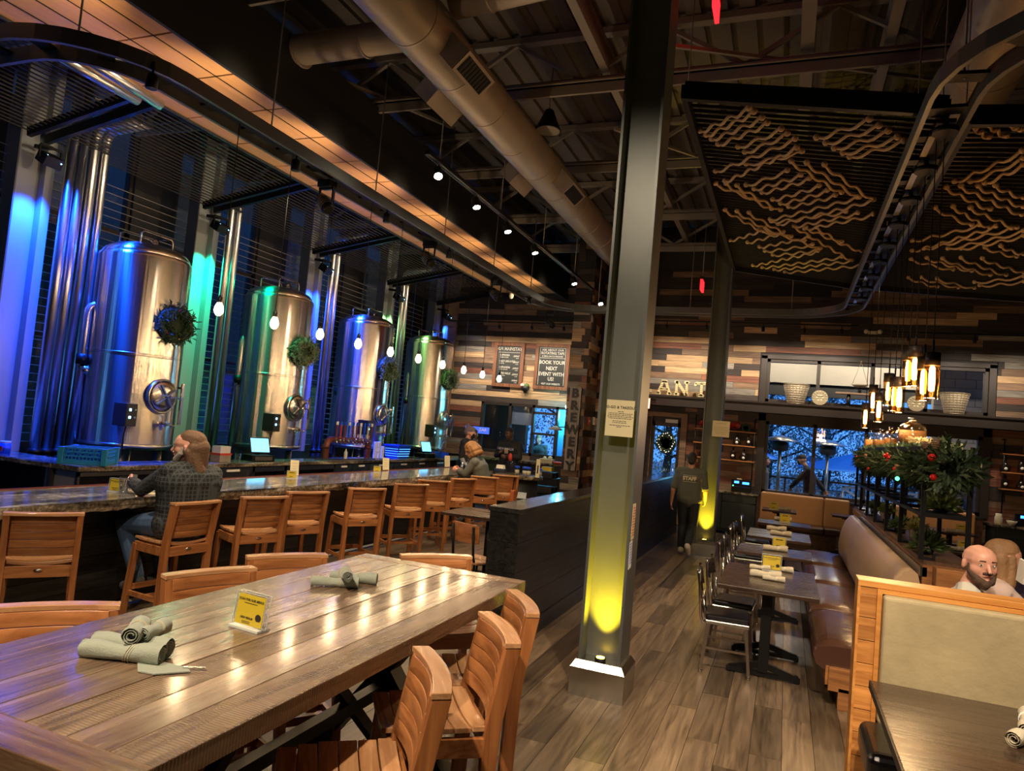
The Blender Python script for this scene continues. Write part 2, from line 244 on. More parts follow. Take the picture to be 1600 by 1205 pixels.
    def prism(s,poly,z0,z1,mat=None):  # poly: list of (x,y), ccw
        n=len(poly); vs=[(x,y,z0) for x,y in poly]+[(x,y,z1) for x,y in poly]
        fs=[tuple(range(n-1,-1,-1)),tuple(range(n,2*n))]+[(i,(i+1)%n,n+(i+1)%n,n+i) for i in range(n)]
        return s.add(vs,fs,False,mat)
    def sweep(s,sections,smooth=True,caps=True,mat=None):  # list of equal length loops of points
        n=len(sections[0]); vs=[p for q in sections for p in q]; fs=[]
        for j in range(len(sections)-1):
            for i in range(n): fs.append((j*n+i,j*n+(i+1)%n,(j+1)*n+(i+1)%n,(j+1)*n+i))
        sm=[smooth]*len(fs)
        if caps: k=(len(sections)-1)*n; fs+=[tuple(range(n-1,-1,-1)),tuple(range(k,k+n))]; sm+=[False]*2
        return s.add(vs,fs,sm,mat)
    def capsule(s,a,ra,b,rb,n=12):
        a=V(a);b=V(b); d=b-a; l=d.length
        if l<1e-5: return s.sph(a,max(ra,rb),n)
        pr=[(max(1e-5,ra*math.sin(t)),-ra*math.cos(t)) for t in [PI/2*i/4 for i in range(5)]]+[(max(1e-5,rb*math.cos(t)),l+rb*math.sin(t)) for t in [PI/2*i/4 for i in range(5)]]
        return s.lathe(pr,a,n,axis=d)
    def build(s,name,mat,parent=None,kind=None,bevel=0,label=None,segs=2):
        me=bpy.data.meshes.new(name); me.from_pydata(s.v,[],s.f); me.polygons.foreach_set('use_smooth',s.s); me.materials.append(M[mat] if isinstance(mat,str) else mat); me.update()
        o=bpy.data.objects.new(name,me); COL.objects.link(o)
        if parent: o.parent=parent
        if kind: o['kind']=kind
        if label: o['label']=label
        if bevel: md=o.modifiers.new('bevel','BEVEL'); md.width=bevel; md.segments=segs; md.limit_method='ANGLE'; md.angle_limit=.7
        return o
def tag(o,label,cat,group=None):
    o['label']=label; o['category']=cat
    if group: o['group']=group
    return o
def thing(name,label,cat,loc=(0,0,0),rz=0,group=None):
    o=bpy.data.objects.new(name,None); COL.objects.link(o); o.location=loc; o.rotation_euler=(0,0,rz); o.empty_display_size=.1
    return tag(o,label,cat,group)
KIDS={}
def dup(root,loc,rz=None,label=None,group=None,scale=None):
    def cp(o,par):
        c=o.copy(); COL.objects.link(c)
        if par: c.parent=par
        for ch in kids(o): cp(ch,c)
        return c
    r=cp(root,None); r.location=loc
    if rz is not None: r.rotation_euler=(0,0,rz)
    if scale: r.scale=scale if not isinstance(scale,(int,float)) else (scale,)*3
    if label: r['label']=label
    if group: r['group']=group
    return r
def kids(o):
    k=o.name
    if k not in KIDS: KIDS[k]=list(o.children)
    return KIDS[k]
UB=bpy.data.meshes.new('unit_box'); _b=B().box((0,0,0),(1,1,1)); UB.from_pydata(_b.v,[],_b.f)
_ub={}
def ubox(name,c,d,mat,parent,kind=None,rot=None):
    if mat not in _ub: me=UB.copy(); me.name='box_'+mat; me.materials.append(M[mat]); _ub[mat]=me
    o=bpy.data.objects.new(name,_ub[mat]); COL.objects.link(o); o.location=c; o.scale=d
    if rot: o.rotation_euler=rot
    if parent: o.parent=parent
    if kind: o['kind']=kind
    return o
ORD=['first','second','third','fourth','fifth','sixth','seventh','eighth','ninth','tenth','eleventh','twelfth']
def text(s,size,mat,parent,loc,rot,name='lettering',extrude=.002,align='CENTER',bold=0,sx=1):
    cu=bpy.data.curves.new(name,'FONT'); cu.body=s; cu.size=size; cu.extrude=extrude; cu.align_x=align; cu.align_y='CENTER'; cu.resolution_u=2; cu.offset=bold
    t=bpy.data.objects.new('tmp',cu); me=bpy.data.meshes.new_from_object(t); bpy.data.objects.remove(t); me.materials.clear(); me.materials.append(M[mat])
    o=bpy.data.objects.new(name,me); COL.objects.link(o); o.location=loc; o.rotation_euler=rot; o.scale=(sx,1,1); o.parent=parent
    return o

# ================================================================== STRUCTURE
YB=16.5   # back wall (dining side)
YL=17.6   # back wall (brewery side)
XW=-10.2  # window wall behind tanks
ZD=6.9
def S(name,b,mat,parent=None): return b.build(name,mat,parent,'structure')
fl=S('floor',B().bb(XW-.3,6.5,-4,YL+.3,-.12,-.02),'plankdark')
def planks_floor(x0,x1,y0,y1,single):
    w=.19; x=x0; bb=B()
    i=0
    while x<x1-.01:
        y=y0-random.random()*1.6
        while y<y1:
            l=random.choice([.9,1.3,1.7,2.1,2.4]); a=max(y,y0); c=min(y+l,y1)
            if c-a>.08:
                cc=(x+w/2,(a+c)/2,-.01+random.uniform(-.0008,.0008)); dd=(w-.003,c-a-.003,.02)
                if single: ubox('plank',cc,dd,'floor',fl)
                else: bb.box(cc,dd)
            y+=l
        x+=w
    if not single: bb.build('plank','floor',fl,'stuff')
planks_floor(-2.0,1.42,2.6,15.8,True)
planks_floor(-5.42,-2.0,.6,15.0,False); planks_floor(1.42,5.6,2.6,16.4,False); planks_floor(-2,1.42,0,2.6,False)

# ceiling: corrugated deck
b=B(); x=-10.4
while x<6.6:
    b.bb(x,x+.17,-4,YL+.3,ZD,ZD+.1); b.bb(x+.17,x+.3,-4,YL+.3,ZD+.06,ZD+.1); x+=.3
ce=S('ceiling',b,'deck')
# wall planks
def interval_cut(a,b_,holes):
    seg=[(a,b_)]
    for h0,h1 in holes:
        out=[]
        for s,e in seg:
            if h1<=s or h0>=e: out.append((s,e))
            else:
                if s<h0: out.append((s,h0))
                if e>h1: out.append((h1,e))
        seg=out
    return [q for q in seg if q[1]-q[0]>.06]
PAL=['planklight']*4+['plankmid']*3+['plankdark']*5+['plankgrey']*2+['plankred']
def plankwall(par,axis,u0,u1,z0,z1,fixed,out,holes=(),h=.14,pal=PAL,lens=(.7,1,1.4,1.9,2.6),ztop=99):
    z=z0; prev=None
    while z<z1-.03:
        hh=min(h,z1-z)
        u=u0-random.random()*lens[-1]*.7
        while u<u1:
            l=random.choice(lens); a,c=max(u,u0),min(u+l,u1); u+=l
            if c-a<.04: continue
            mt=random.choice(pal)
            if mt==prev: mt=random.choice(pal)
            prev=mt
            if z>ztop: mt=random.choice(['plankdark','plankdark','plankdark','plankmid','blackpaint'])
            for s,e in interval_cut(a,c,[(H0,H1) for (H0,H1,Z0,Z1) in holes if z+hh>Z0+.01 and z<Z1-.01]):
                t=.02+random.random()*.012; m_=(s+e)/2; o_=fixed+out*t/2
                if axis=='x': ubox('plank',(m_,o_,z+hh/2),(e-s-.004,t,hh-.005),mt,par)
                else: ubox('plank',(o_,m_,z+hh/2),(t,e-s-.004,hh-.005),mt,par)
        z+=h
def wall_x(name,x0,x1,y,z0,z1,th,holes,mat='darkwall'):
    b=B(); xs=sorted({x0,x1}|{h for q in holes for h in q[:2]}); 
    for a,c in zip(xs,xs[1:]):
        zs=[(z0,z1)]
        for (h0,h1,g0,g1) in holes:
            if h0<=a+1e-6 and h1>=c-1e-6: zs=[q for s,e in zs for q in ((s,min(e,g0)),(max(s,g1),e)) if q[1]-q[0]>.01]
        for s,e in zs: b.bb(a,c,y,y+th,s,e)
    return S(name,b,mat)
HR=[(-.45,3.62,.93,2.5),(-.55,3.72,2.92,3.9),(-2.95,-2.25,0,2.3)]
wb=wall_x('wall_back',-4.17,6.5,YB,0,ZD,.2,HR)
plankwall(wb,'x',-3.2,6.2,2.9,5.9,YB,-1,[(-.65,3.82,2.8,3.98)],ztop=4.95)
plankwall(wb,'x',-2.2,-.5,.9,2.68,YB,-1,[],lens=(.4,.6,.9),pal=['plankmid','plankred','plankdark','plankdark','plankmid'])
plankwall(wb,'x',3.72,6.2,0,2.68,YB,-1,[],lens=(.5,.8,1.2),pal=['plankmid','plankred','plankdark','plankmid'])
plankwall(wb,'x',-.6,3.9,0,.9,YB,-1,[],lens=(.5,.8,1.2),pal=['plankmid','plankred','plankdark','plankmid'])
# brewery-side back wall with pass window
HL=[(-7.8,-5.3,1.15,2.5)]
wl=wall_x('wall_back_brewery',XW,-4.17,YL,0,ZD,.2,HL)
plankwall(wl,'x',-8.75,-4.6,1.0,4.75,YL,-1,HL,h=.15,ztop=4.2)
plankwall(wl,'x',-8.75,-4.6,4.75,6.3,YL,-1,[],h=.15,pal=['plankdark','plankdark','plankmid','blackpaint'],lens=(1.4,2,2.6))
S('trim_1',B().bb(-9.15,-8.75,YL-.12,YL,1.0,6.2),'plankmid')
# pilaster block with two stepped faces
wp=S('wall_pilaster',B().bb(-4.6,-4.2,15.02,YL,0,6.4).bb(-4.2,-3.2,15.92,YB+.1,0,6.4),'darkwall')
PP=['plankdark','plankdark','plankmid','planklight','plankred','plankgrey','plankdark']
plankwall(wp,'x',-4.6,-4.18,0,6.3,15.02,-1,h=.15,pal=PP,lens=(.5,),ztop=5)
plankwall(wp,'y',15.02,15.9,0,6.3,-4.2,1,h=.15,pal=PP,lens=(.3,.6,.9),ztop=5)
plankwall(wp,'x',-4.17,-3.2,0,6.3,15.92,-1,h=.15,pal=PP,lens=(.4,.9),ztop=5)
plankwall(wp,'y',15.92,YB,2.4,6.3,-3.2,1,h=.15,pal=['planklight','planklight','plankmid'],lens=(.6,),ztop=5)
# other walls
S('wall_right',B().bb(6.5,6.7,-4,YB+.2,0,ZD),'darkwall')
S('wall_front',B().bb(XW,6.5,-4.2,-4,0,ZD),'darkwall')
# window wall behind tanks: sill, dark piers and frames
b=B().bb(XW-.2,XW,-4,YL,0,1.0).bb(XW-.2,XW,-4,YL,6.2,ZD)
CY=[6.0,8.93,11.86,14.79,17.4]
for cy in [-2.8,.15,3.08]+CY: b.bb(XW-.2,XW+.05,cy-.75,cy+.1,0,ZD)
S('wall_left',b,'darkwall')
wi=0
for k,cy in enumerate([3.08]+CY[:-1]):
    y0,y1=cy+.1,cy+2.93-.75; wi+=1
    fr=S('window_%d'%wi,B().bb(XW-.1,XW,y0,y0+.06,1,6.2).bb(XW-.1,XW,y1-.06,y1,1,6.2).bb(XW-.1,XW,(y0+y1)/2-.03,(y0+y1)/2+.03,1,6.2).bb(XW-.1,XW,y0,y1,2.6,2.67).bb(XW-.1,XW,y0,y1,4.4,4.47).bb(XW-.1,XW,y0,y1,1,1.06),'dkframe')
    B().bb(XW-.06,XW-.05,y0,y1,1,6.2).build('pane','glass',fr)
    B().bb(XW-.14,XW-.11,y0+.1,(y0+y1)/2,4.5,5.9).build('blind','blindgrey',fr)
    B().bb(XW-.14,XW-.11,(y0+y1)/2,y1,1.3,2.5).build('blind','blindgrey',fr)
# dark facade of the building opposite, seen through those windows
o=B().bb(-16,-15.6,-8,30,0,14).bb(-15.6,-15.5,-6,26,3,3.3); 
for i in range(12): o.bb(-15.6,-15.45,-5+i*2.6,-4.7+i*2.6,0,7)
tag(o.build('neighbouring_building','darkwall'),'dark building facade opposite the windows behind the tanks','building')
# white beam ledge over the back windows
S('trim_2',B().bb(-3.15,6.3,16.05,16.1,2.68,2.88).bb(-3.15,6.3,16.02,16.5,2.86,2.9).bb(-3.15,6.3,16.02,16.5,2.66,2.7),'dkframe')
# back windows
def window(n,x0,x1,z0,z1,mulls,y=YB,fw_=.07,hz=()):
    b=B().bb(x0,x1,y-.02,y+.12,z0,z0+fw_).bb(x0,x1,y-.02,y+.12,z1-fw_,z1).bb(x0,x0+fw_,y-.02,y+.12,z0,z1).bb(x1-fw_,x1,y-.02,y+.12,z0,z1)
    for m_ in mulls: b.bb(m_-.035,m_+.035,y-.02,y+.12,z0,z1)
    for (a,c,z) in hz: b.bb(a,c,y-.02,y+.12,z-.03,z+.03)
    f=S('window_%d'%n,b,'dkframe')
    xs=[x0]+list(mulls)+[x1]
    for a,c in zip(xs,xs[1:]): B().bb(a,c,y+.05,y+.058,z0,z1).build('pane','glass',f)
    return f
window(7,-.45,3.62,.93,2.5,[.555,1.555,2.6])
window(8,-.5,3.68,2.92,3.88,[.555,1.6,2.6])
window(9,-7.8,-5.3,1.15,2.5,[-6.95,-6.28,-5.62],y=YL,hz=[(-6.28,-5.62,1.75),(-6.28,-5.62,2.3)])
S('trim_3',B().bb(-.62,-.5,YB-.06,YB,2.9,3.95).bb(3.68,3.8,YB-.06,YB,2.9,3.95).bb(-.62,3.8,YB-.06,YB,3.88,3.97).bb(-.6,-.45,YB-.08,YB,.9,2.68).bb(3.62,3.76,YB-.08,YB,.9,2.68).bb(-.6,3.76,YB-.08,YB,2.5,2.68).bb(-.5,3.7,YB-.1,YB,.86,.93),'dkframe')
# pale rollup panel and cream interior band seen through transom
# door with frame
d=S('door_1',B().bb(-2.93,-2.86,YB-.03,YB+.03,0,2.3).bb(-2.34,-2.27,YB-.03,YB+.03,0,2.3).bb(-2.93,-2.27,YB-.03,YB+.03,2.2,2.3).bb(-2.93,-2.27,YB-.03,YB+.03,0,.25),'dkframe')
B().bb(-2.86,-2.34,YB-.005,YB+.005,.25,2.2).build('pane','glass',d)
B().tube([(-2.38,YB-.05,1.25),(-2.38,YB-.09,1.25),(-2.38,YB-.09,.85),(-2.38,YB-.05,.85)],.012).build('door_handle','steel',d)
B().bb(-2.62,-2.34,YB-.09,YB-.03,2.29,2.37).build('door_closer','paper2',d)
S('trim_4',B().bb(-3.15,-2.93,YB-.07,YB,0,2.5).bb(-2.27,-2.13,YB-.07,YB,0,2.5).bb(-3.15,-2.13,YB-.08,YB,2.42,2.52),'plankmid')
for i,(x) in enumerate((-3.12,-3.03)):
    p=S('trim_%d'%(5+i),B().bb(x,x+.075,YB-.12,YB-.07,.3,2.4),'plankdark')

# ceiling beams and trusses
for k,y in enumerate((2.96,5.56,8.12,10.72,13.3,15.6)):
    t=thing('roof_truss','steel roof truss across the ceiling, %s one back from the camera'%ORD[k],'truss',(0,y,0),0,None)
    B().bb(XW,6.4,-.09,.09,6.2,6.22).bb(XW,6.4,-.02,.02,6.08,6.2).bb(XW,6.4,-.06,.06,6.2,6.26).build('bottom_chord','beam',t)
    B().bb(XW,6.4,-.06,.06,6.8,6.88).build('top_chord','beam',t)
    w=B(); x=XW; s=1
    while x<6: w.bar((x,0,6.24 if s>0 else 6.82),(x+.95,0,6.82 if s>0 else 6.24),.05); x+=.95; s=-s
    w.build('web','beam',t,'stuff')
for k,(x,w_) in enumerate(((-8.2,.12),(-6.6,.12),(-4.6,.1),(-2.4,.1),(-.12,.14),(.72,.1),(2.6,.12),(4.6,.1))):
    tag(B().bb(x,x+w_,-3,YL-.2,6.34,6.42).bb(x+w_/2-.02,x+w_/2+.02,-3,YL-.2,6.4,6.6).bb(x,x+w_,-3,YL-.2,6.6,6.64).build('roof_joist','beam'),'steel joist running the length of the room under the roof deck, %s from the left'%ORD[k],'joist')
for k,(a,c) in enumerate((((-1.6,7.2,6.1),(1.4,9.6,6.6)),((-6.5,5,6.0),(-5.2,9.6,6.5)),((-2.4,9,6.0),(-.6,12.5,6.5)))):
    tag(B().bar(a,c,.04).build('cross_brace','beam'),'thin diagonal brace rod below the roof, %s'%['above the rope panel','over the orange canopy','behind the front column'][k],'brace')

# ================================================================== COLUMNS OF THE DINING SIDE
def hcolumn(name,label,x,y,top):
    t=thing(name,label,'column',(x,y,0))
    B().bb(-.155,-.135,-.16,.16,.24,top).build('flange','steelgrey',t); B().bb(.135,.155,-.16,.16,.24,top).build('flange','steelgrey',t)
    B().bb(-.135,.135,-.01,.01,.24,top).build('web','steelgrey',t)
    bs=B(); w=.2; bs.sweep([[(-w,-w,0),(w,-w,0),(w,w,0),(-w,w,0)],[(-w,-w,.2),(w,-w,.2),(w,w,.2),(-w,w,.2)],[(-.17,-.17,.25),(.17,-.17,.25),(.17,.17,.25),(-.17,.17,.25)]],False)
    bs.build('base_cover','steel',t)
    u=B().cyl((0,-.115,.25),(0,-.115,.275),.04,n=20).build('uplight','black',t); B().cyl((0,-.115,.275),(0,-.115,.278),.03,n=20).build('lens','ledyellow',u)
    return t
COL1=hcolumn('steel_column','tall grey steel column with yellow uplight and two paper notices, nearest the camera',-1.165,5.28,6.3)
COL2=hcolumn('steel_column','tall grey steel column with yellow uplight, farther one beside the staff member',-1.19,12.55,6.3)
for (x,y) in ((-1.165,5.28),(-1.19,12.55)):
    light('SPOT','column_uplight',(x,y-.115,.3),105 if y<9 else 110,(1,.72,.02),.02,(x,y-.02,2.3),70,1)
def notice(px0,py0,px1,py1,y,label,lines,mat='paper',title=None):
    a=at(px0,py0,y=y); c=at(px1,py1,y=y); w=abs(c.x-a.x); h=abs(a.z-c.z); cx=(a.x+c.x)/2; cz=(a.z+c.z)/2
    o=B().box((0,0,0),(w,.002,h)).build('paper_notice',mat); o.location=(cx,y,cz); tag(o,label,'notice')
    if title: text(title,h*.1,'charcoal',o,(0,-.003,h*.3),(PI/2,0,0),'title')
    ln=B()
    for i,(z,f) in enumerate(lines):
        x=-w*f/2
        while x<w*f/2-.002:
            l=random.uniform(.006,.02)*w/.2; ln.box((x+l/2,-.0015,z*h),(l,.001,h*.016)); x+=l+.004*w/.2
    ln.build('printed_line','charcoal',o,'stuff')
    return o
notice(949,624,988,684,5.12,'cream paper notice with small printing taped to the front column',[(.18,.15),(.13,.85),(.085,.85),(.04,.9),(-.005,.8),(-.08,.5),(-.125,.5),(-.2,.7),(-.24,.2)],title='TO-GO & TAKEOUT')
notice(1114,657,1139,684,12.38,'cream paper notice taped to the farther column',[(.35,.6),(.1,.8),(0,.85),(-.1,.8),(-.2,.7),(-.3,.6)])
# tall narrow flyers on the flange side of the front column
o=B().box((0,0,0),(.002,.1,.26)).build('paper_notice','paper'); o.location=(-1.165+.157,5.2,1.28); tag(o,'narrow flyer on the side of the front column, upper of two','notice')
b=B(); [b.box((.0015,random.uniform(-.01,.01),.1-i*.02),(.001,.07,.008)) for i in range(11)]; b.build('printed_line','redcloth',o,'stuff')
o=B().box((0,0,0),(.002,.09,.2)).build('paper_notice','paper2'); o.location=(-1.165+.157,5.18,1.04); o.rotation_euler=(.08,0,0); tag(o,'narrow white flyer on the side of the front column, lower of two','notice')
b=B(); [b.box((.0015,random.uniform(-.01,.01),.08-i*.02),(.001,.06,.007)) for i in range(8)]; b.build('printed_line','bluebin',o,'stuff')

# ================================================================== BREWERY: lit columns, pipes, tanks
CCOL=[((.005,.075,1),'blue'),((.0,.85,.42),'green'),((.01,.07,1),'blue'),((.35,.95,.25),'yellow-green'),((.01,.09,1),'blue')]
for k,cy in enumerate(CY):
    t=thing('steel_column','steel column lit %s by a flood lamp behind the brew tanks, %s from the left'%(CCOL[k][1],ORD[k]),'column',(-9.4,cy,0))
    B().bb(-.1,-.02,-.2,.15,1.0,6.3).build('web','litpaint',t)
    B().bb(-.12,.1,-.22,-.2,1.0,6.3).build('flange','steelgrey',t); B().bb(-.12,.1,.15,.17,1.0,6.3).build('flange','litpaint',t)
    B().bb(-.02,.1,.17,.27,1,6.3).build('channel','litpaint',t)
    f=thing('flood_lamp','black stage flood lamp on top of the %s lit column, %s from the left'%(CCOL[k][1],ORD[k]),'lamp',(-9.02,cy,4.78))
    B().box((0,0,0),(.2,.24,.14),(0,.5,0)).build('housing','black',f,bevel=.01); B().bar((-.3,0,.2),(0,0,.16),.05).bar((0,-.14,.16),(0,.14,.16),.03).bar((0,-.14,.16),(0,-.14,0),.02).bar((0,.14,.16),(0,.14,0),.02).build('yoke','black',f)
    b=B(); b.sph((.1,-.1,.02),.008,6); b.sph((.11,.08,-.03),.008,6); b.build('indicator','led',f)
    c=CCOL[k][0]; e=(330 if 'blue' in CCOL[k][1] else 210)
    light('SPOT','flood_beam',(-8.98,cy,4.62),e,c,.03,(-9.35,cy,3.9),62,.9)
    if k<4: light('SPOT','flood_beam_tank',(-8.75,cy+.1,4.95),e*(3.2 if 'blue' in CCOL[k][1] else .9),c,.1,(-8.65,cy+.8,2.3),66,1)
for k,cy in enumerate(CY[:4]):
    # vertical pipe group
    cfg=[(.33,.065),(.48,.065),(.64,.065),(.80,.06)] if k==0 else [(.30,.06),(.47,.06)]
    for j,(dy,r) in enumerate(cfg):
        n_el=[(-9.1,cy+dy,.9),(-9.1,cy+dy,5.3),(-9.08,cy+dy,5.42),(-9.0,cy+dy,5.5),(-8.3,cy+dy,5.55)] if j>=len(cfg)-2 else [(-9.1,cy+dy,.9),(-9.1,cy+dy,6.6)]
        t=thing('jacketed_pipe','tall silver jacketed pipe beside the %s lit column, %s from its left'%(ORD[k],ORD[j]),'pipe',(0,0,0))
        B().tube(n_el,r,16).build('jacket','pipe',t)
        B().cyl((-9.1,cy+dy,.98),(-9.1,cy+dy,1.06),r+.012).build('collar','black',t)
    t=thing('coolant_pipe','lower silver pipe with black clamp and elbow into the %s tank'%ORD[k],'pipe',(-8.95,cy+.72,0))
    B().tube([(0,0,.98),(0,0,2.95),(.01,.03,3.02),(.06,.08,3.06),(.2,.25,3.06)],.055,16).build('jacket','pipe',t)
    B().cyl((0,0,2.22),(0,0,2.36),.075,n=18).build('clamp','black',t)
    B().cyl((.1,.06,2.1),(0,0,2.2),.045,.06).build('fitting','steel',t)
for j,(a,c) in enumerate((((80,78),(215,156)),((108,72),(250,163)))):
    A=at(*a,z=5.0);C_=at(*c,z=5.0); tag(B().cyl(A,C_,.06).build('overhead_pipe','pipe'),'silver overhead pipe at top left under the orange canopy, %s one'%('left','right')[j],'pipe')

TR=.606
def make_tank():
    t=thing('brew_tank','','tank',(-8.7,7.33,0))
    B().lathe([(TR*.93,1.16),(TR,1.2),(TR,1.21),(TR,1.8),(TR,2.41),(TR,2.42)],n=64).build('lower_shell','tank',t)
    B().lathe([(TR,2.42),(TR,2.43),(TR,3.1),(TR,3.77),(TR,3.78),(TR*.985,3.815),(TR*.96,3.825)],n=64).build('upper_shell','tank',t)
    B().lathe([(TR+.0015,2.40),(TR+.003,2.405),(TR+.003,2.435),(TR+.0015,2.44)],n=64).build('seam_band','brushed',t)
    B().lathe([(TR*.95,3.82),(TR*.93,3.87),(TR*.86,3.92),(TR*.7,3.97),(TR*.45,4.01),(TR*.2,4.02),(1e-5,4.02)],n=48).build('dome_top','tank',t)
    B().lathe([(TR*.8,1.12),(TR*.95,1.13),(TR+.012,1.16),(TR+.012,1.2),(TR,1.205)],n=48).build('bottom_rim','brushed',t)
    B().tube([(.2,-.3,3.9),(.2,-.3,4.12),(.2,-.26,4.16),(.2,.2,4.16),(.2,.24,4.12),(.2,.24,3.95)],.014).tube([(-.2,-.3,3.9),(-.2,-.3,4.12),(-.2,-.26,4.16),(-.2,.2,4.16),(-.2,.24,4.12),(-.2,.24,3.95)],.014).tube([(-.2,.22,4.16),(.2,.22,4.16)],.014).build('guard_rail','steel',t)
    lug=B(); lug.lathe([(.02,-.01),(.05,-.01),(.05,.01),(.02,.01)],(.2,-.05,4.05),14,axis=(1,0,0)); lug.bb(.19,.21,-.09,-.01,3.98,4.04); lug.build('lifting_lug','steel',t)
    for a in (45,135,225,315):
        x,y=.43*math.cos(math.radians(a)),.43*math.sin(math.radians(a)); B().cyl((x,y,.03),(x,y,1.17),.055,n=18).cyl((x,y,0),(x,y,.03),.09,n=18).build('leg','steel',t)
    # manway facing the bar
    mx=TR
    mw=B().lathe([(.245,-.05),(.245,.05),(.235,.06),(.22,.06),(.215,.05),(.215,-.05)],(mx-.02,-.02,1.88),36,axis=(1,0,0)).build('manway_ring','steel',t)
    B().lathe([(.21,0),(.2,.025),(.12,.045),(1e-5,.055)],(mx+.03,-.02,1.88),36,axis=(1,0,0)).build('manway_door','brushed',mw)
    cr=B()
    for a in (35,125): 
        c,s=math.cos(math.radians(a))*.19,math.sin(math.radians(a))*.19; cr.bar((mx+.105,-.02-c,1.88-s),(mx+.105,-.02+c,1.88+s),.022,.03,up=(1,0,0))
    cr.cyl((mx+.06,-.02,1.88),(mx+.2,-.02,1.88),.018).bar((mx+.17,-.16,1.9),(mx+.17,.2,1.86),.02)
    cr.build('wheel_clamp','bright',mw)
    B().bar((mx+.03,.22,2.02),(mx+.1,.26,2.02),.03).bar((mx+.1,.24,2.08),(mx+.1,.24,1.5),.03,.04).build('hinge_arm','steel',mw)
    va=B().cyl((mx-.02,-.03,1.5),(mx+.14,-.03,1.5),.028).cyl((mx+.07,-.03,1.5),(mx+.07,-.03,1.42),.02).cyl((mx+.08,-.03,1.5),(mx+.08,.16,1.48),.012).cyl((mx+.1,-.03,1.46),(mx+.1,-.03,1.54),.035).sph((mx+.08,.17,1.48),.022,8)
    va.build('sample_valve','bright',t)
    B().bar((mx+.02,.13,1.52),(mx+.02,.13,1.78),.03,.02).build('thermometer_strip','white',t)
    cb=B().box((.5,-.47,1.6),(.24,.17,.3)).build('control_box','dkframe',t,bevel=.006)
    B().box((.622,-.47,1.6),(.005,.15,.27)).build('control_panel','charcoal',cb)
    sc_=B().box((.627,-.5,1.67),(.004,.028,.03)).box((.627,-.5,1.57),(.004,.028,.03)).build('readout','led',cb)
    b=B(); [b.cyl((.625,-.43,z),(.64,-.43,z),.014,n=10) for z in (1.67,1.57)]; b.build('knob','steel',cb)
    B().tube([(.52,-.45,1.45),(.5,-.46,1.3),(.47,-.42,1.05)],.008,6).build('cable','black',cb)
    return t
TY=[7.33,10.2,13.07,16.03]
tk=make_tank(); tk['label']='tall stainless brew tank, nearest and leftmost of the four'; tk['group']='brew tanks in a row'
for i in (1,2,3): dup(tk,(-8.7,TY[i],0),0,'tall stainless brew tank, %s of the four from the left'%ORD[i],'brew tanks in a row')

def wreath(name,label,c,R,r,facing,mat='pine',dens=260,berries=10,lights=0,base='pine'):
    q=V(facing).to_track_quat('Z','Y')
    t=thing(name,label,'wreath',c)
    b=B()
    for i in range(dens):
        a=random.random()*2*PI; rr=r*random.uniform(.3,1.15); ph=random.random()*PI
        base_=V((math.cos(a)*(R+rr*math.cos(ph)*.75),math.sin(a)*(R+rr*math.cos(ph)*.75),rr*math.sin(ph)*.8))
        d=V((random.gauss(0,1),random.gauss(0,1),random.gauss(.5,.7))).normalized()*r*.75
        s=d.cross(V((.3,.5,.8))).normalized()*r*.09
        p0=q@base_; vs=[p0-q@s,p0+q@s,p0+q@(s*.6+d),p0-q@(s*.6-d),p0+q@(d*.5+s.cross(d).normalized()*r*.14)]
        b.add(vs,[(0,1,4),(1,2,4),(2,3,4),(3,0,4),(0,3,2,1)])
    b.build('needles',mat,t,'stuff')
    B().lathe([(R+r*.55*math.cos(a),r*.45*math.sin(a)) for a in [2*PI*j/8 for j in range(9)]],(0,0,0),28,axis=facing).build('ring',base,t)
    if berries:
        for i in range(berries):
            a=random.random()*2*PI; p=q@V((math.cos(a)*R,math.sin(a)*R,r*.7)); B().sph(p,r*.11,8).build('berry' if i%2 else 'pine_cone','red' if i%2 else 'cone',t)
    for i in range(lights):
        a=2*PI*i/lights+random.random()*.4; p=q@V((math.cos(a)*(R+random.uniform(-.5,.5)*r),math.sin(a)*(R+random.uniform(-.5,.5)*r),r*.9)); B().sph(p,.009,6,m=4).build('fairy_light','bulbsoft',t)
    return t
for i,(px,py) in enumerate(((276,508),(476,550),(607,577),(704,594))):
    c=at(px,py,x=-8.02); wreath('pine_wreath','round pine wreath hung on the %s brew tank from the left'%ORD[i],(c.x-.02,c.y,c.z),.2,.11,(1,-.25,0),mat='pine' if i==0 else 'pinelight',dens=420 if i<2 else 250,berries=6 if i<2 else 4)

# slatted awning bays between the lit columns and the orange canopy
BZ0,BZ1=5.12,5.5
for k in range(-1,4):
    y0=CY[0]-2.93 if k<0 else CY[k]; y1=min(y0+2.93,17.4)
    t=thing('slatted_awning','dark slatted steel awning above the tanks, %s bay from the left'%ORD[k+1],'awning',(0,0,0))
    for yy in (y0+.12,y1-.12): B().bar((-9.3,yy,BZ0),(-7.2,yy,BZ1),.06,.12).build('bracket','black',t)
    s=B(); n_s=26
    for i in range(n_s):
        f=(i+.5)/n_s; s.bar((-9.3+2.1*f,y0+.15,BZ0+(BZ1-BZ0)*f),(-9.3+2.1*f,y1-.15,BZ0+(BZ1-BZ0)*f),.016,.014)
    s.build('slats','dkframe',t,'stuff')
    # horizontal cable lines in front of the window wall
    s=B()
    for i in range(34): s.cyl((-9.75,y0,1.1+i*.118),(-9.75,y1,1.1+i*.118),.006,n=5,caps=False)
    tag(s.build('cable_trellis','gal'),'horizontal steel cables stretched before the tank windows, %s bay from the left'%ORD[k+1],'cable')['kind']='stuff'
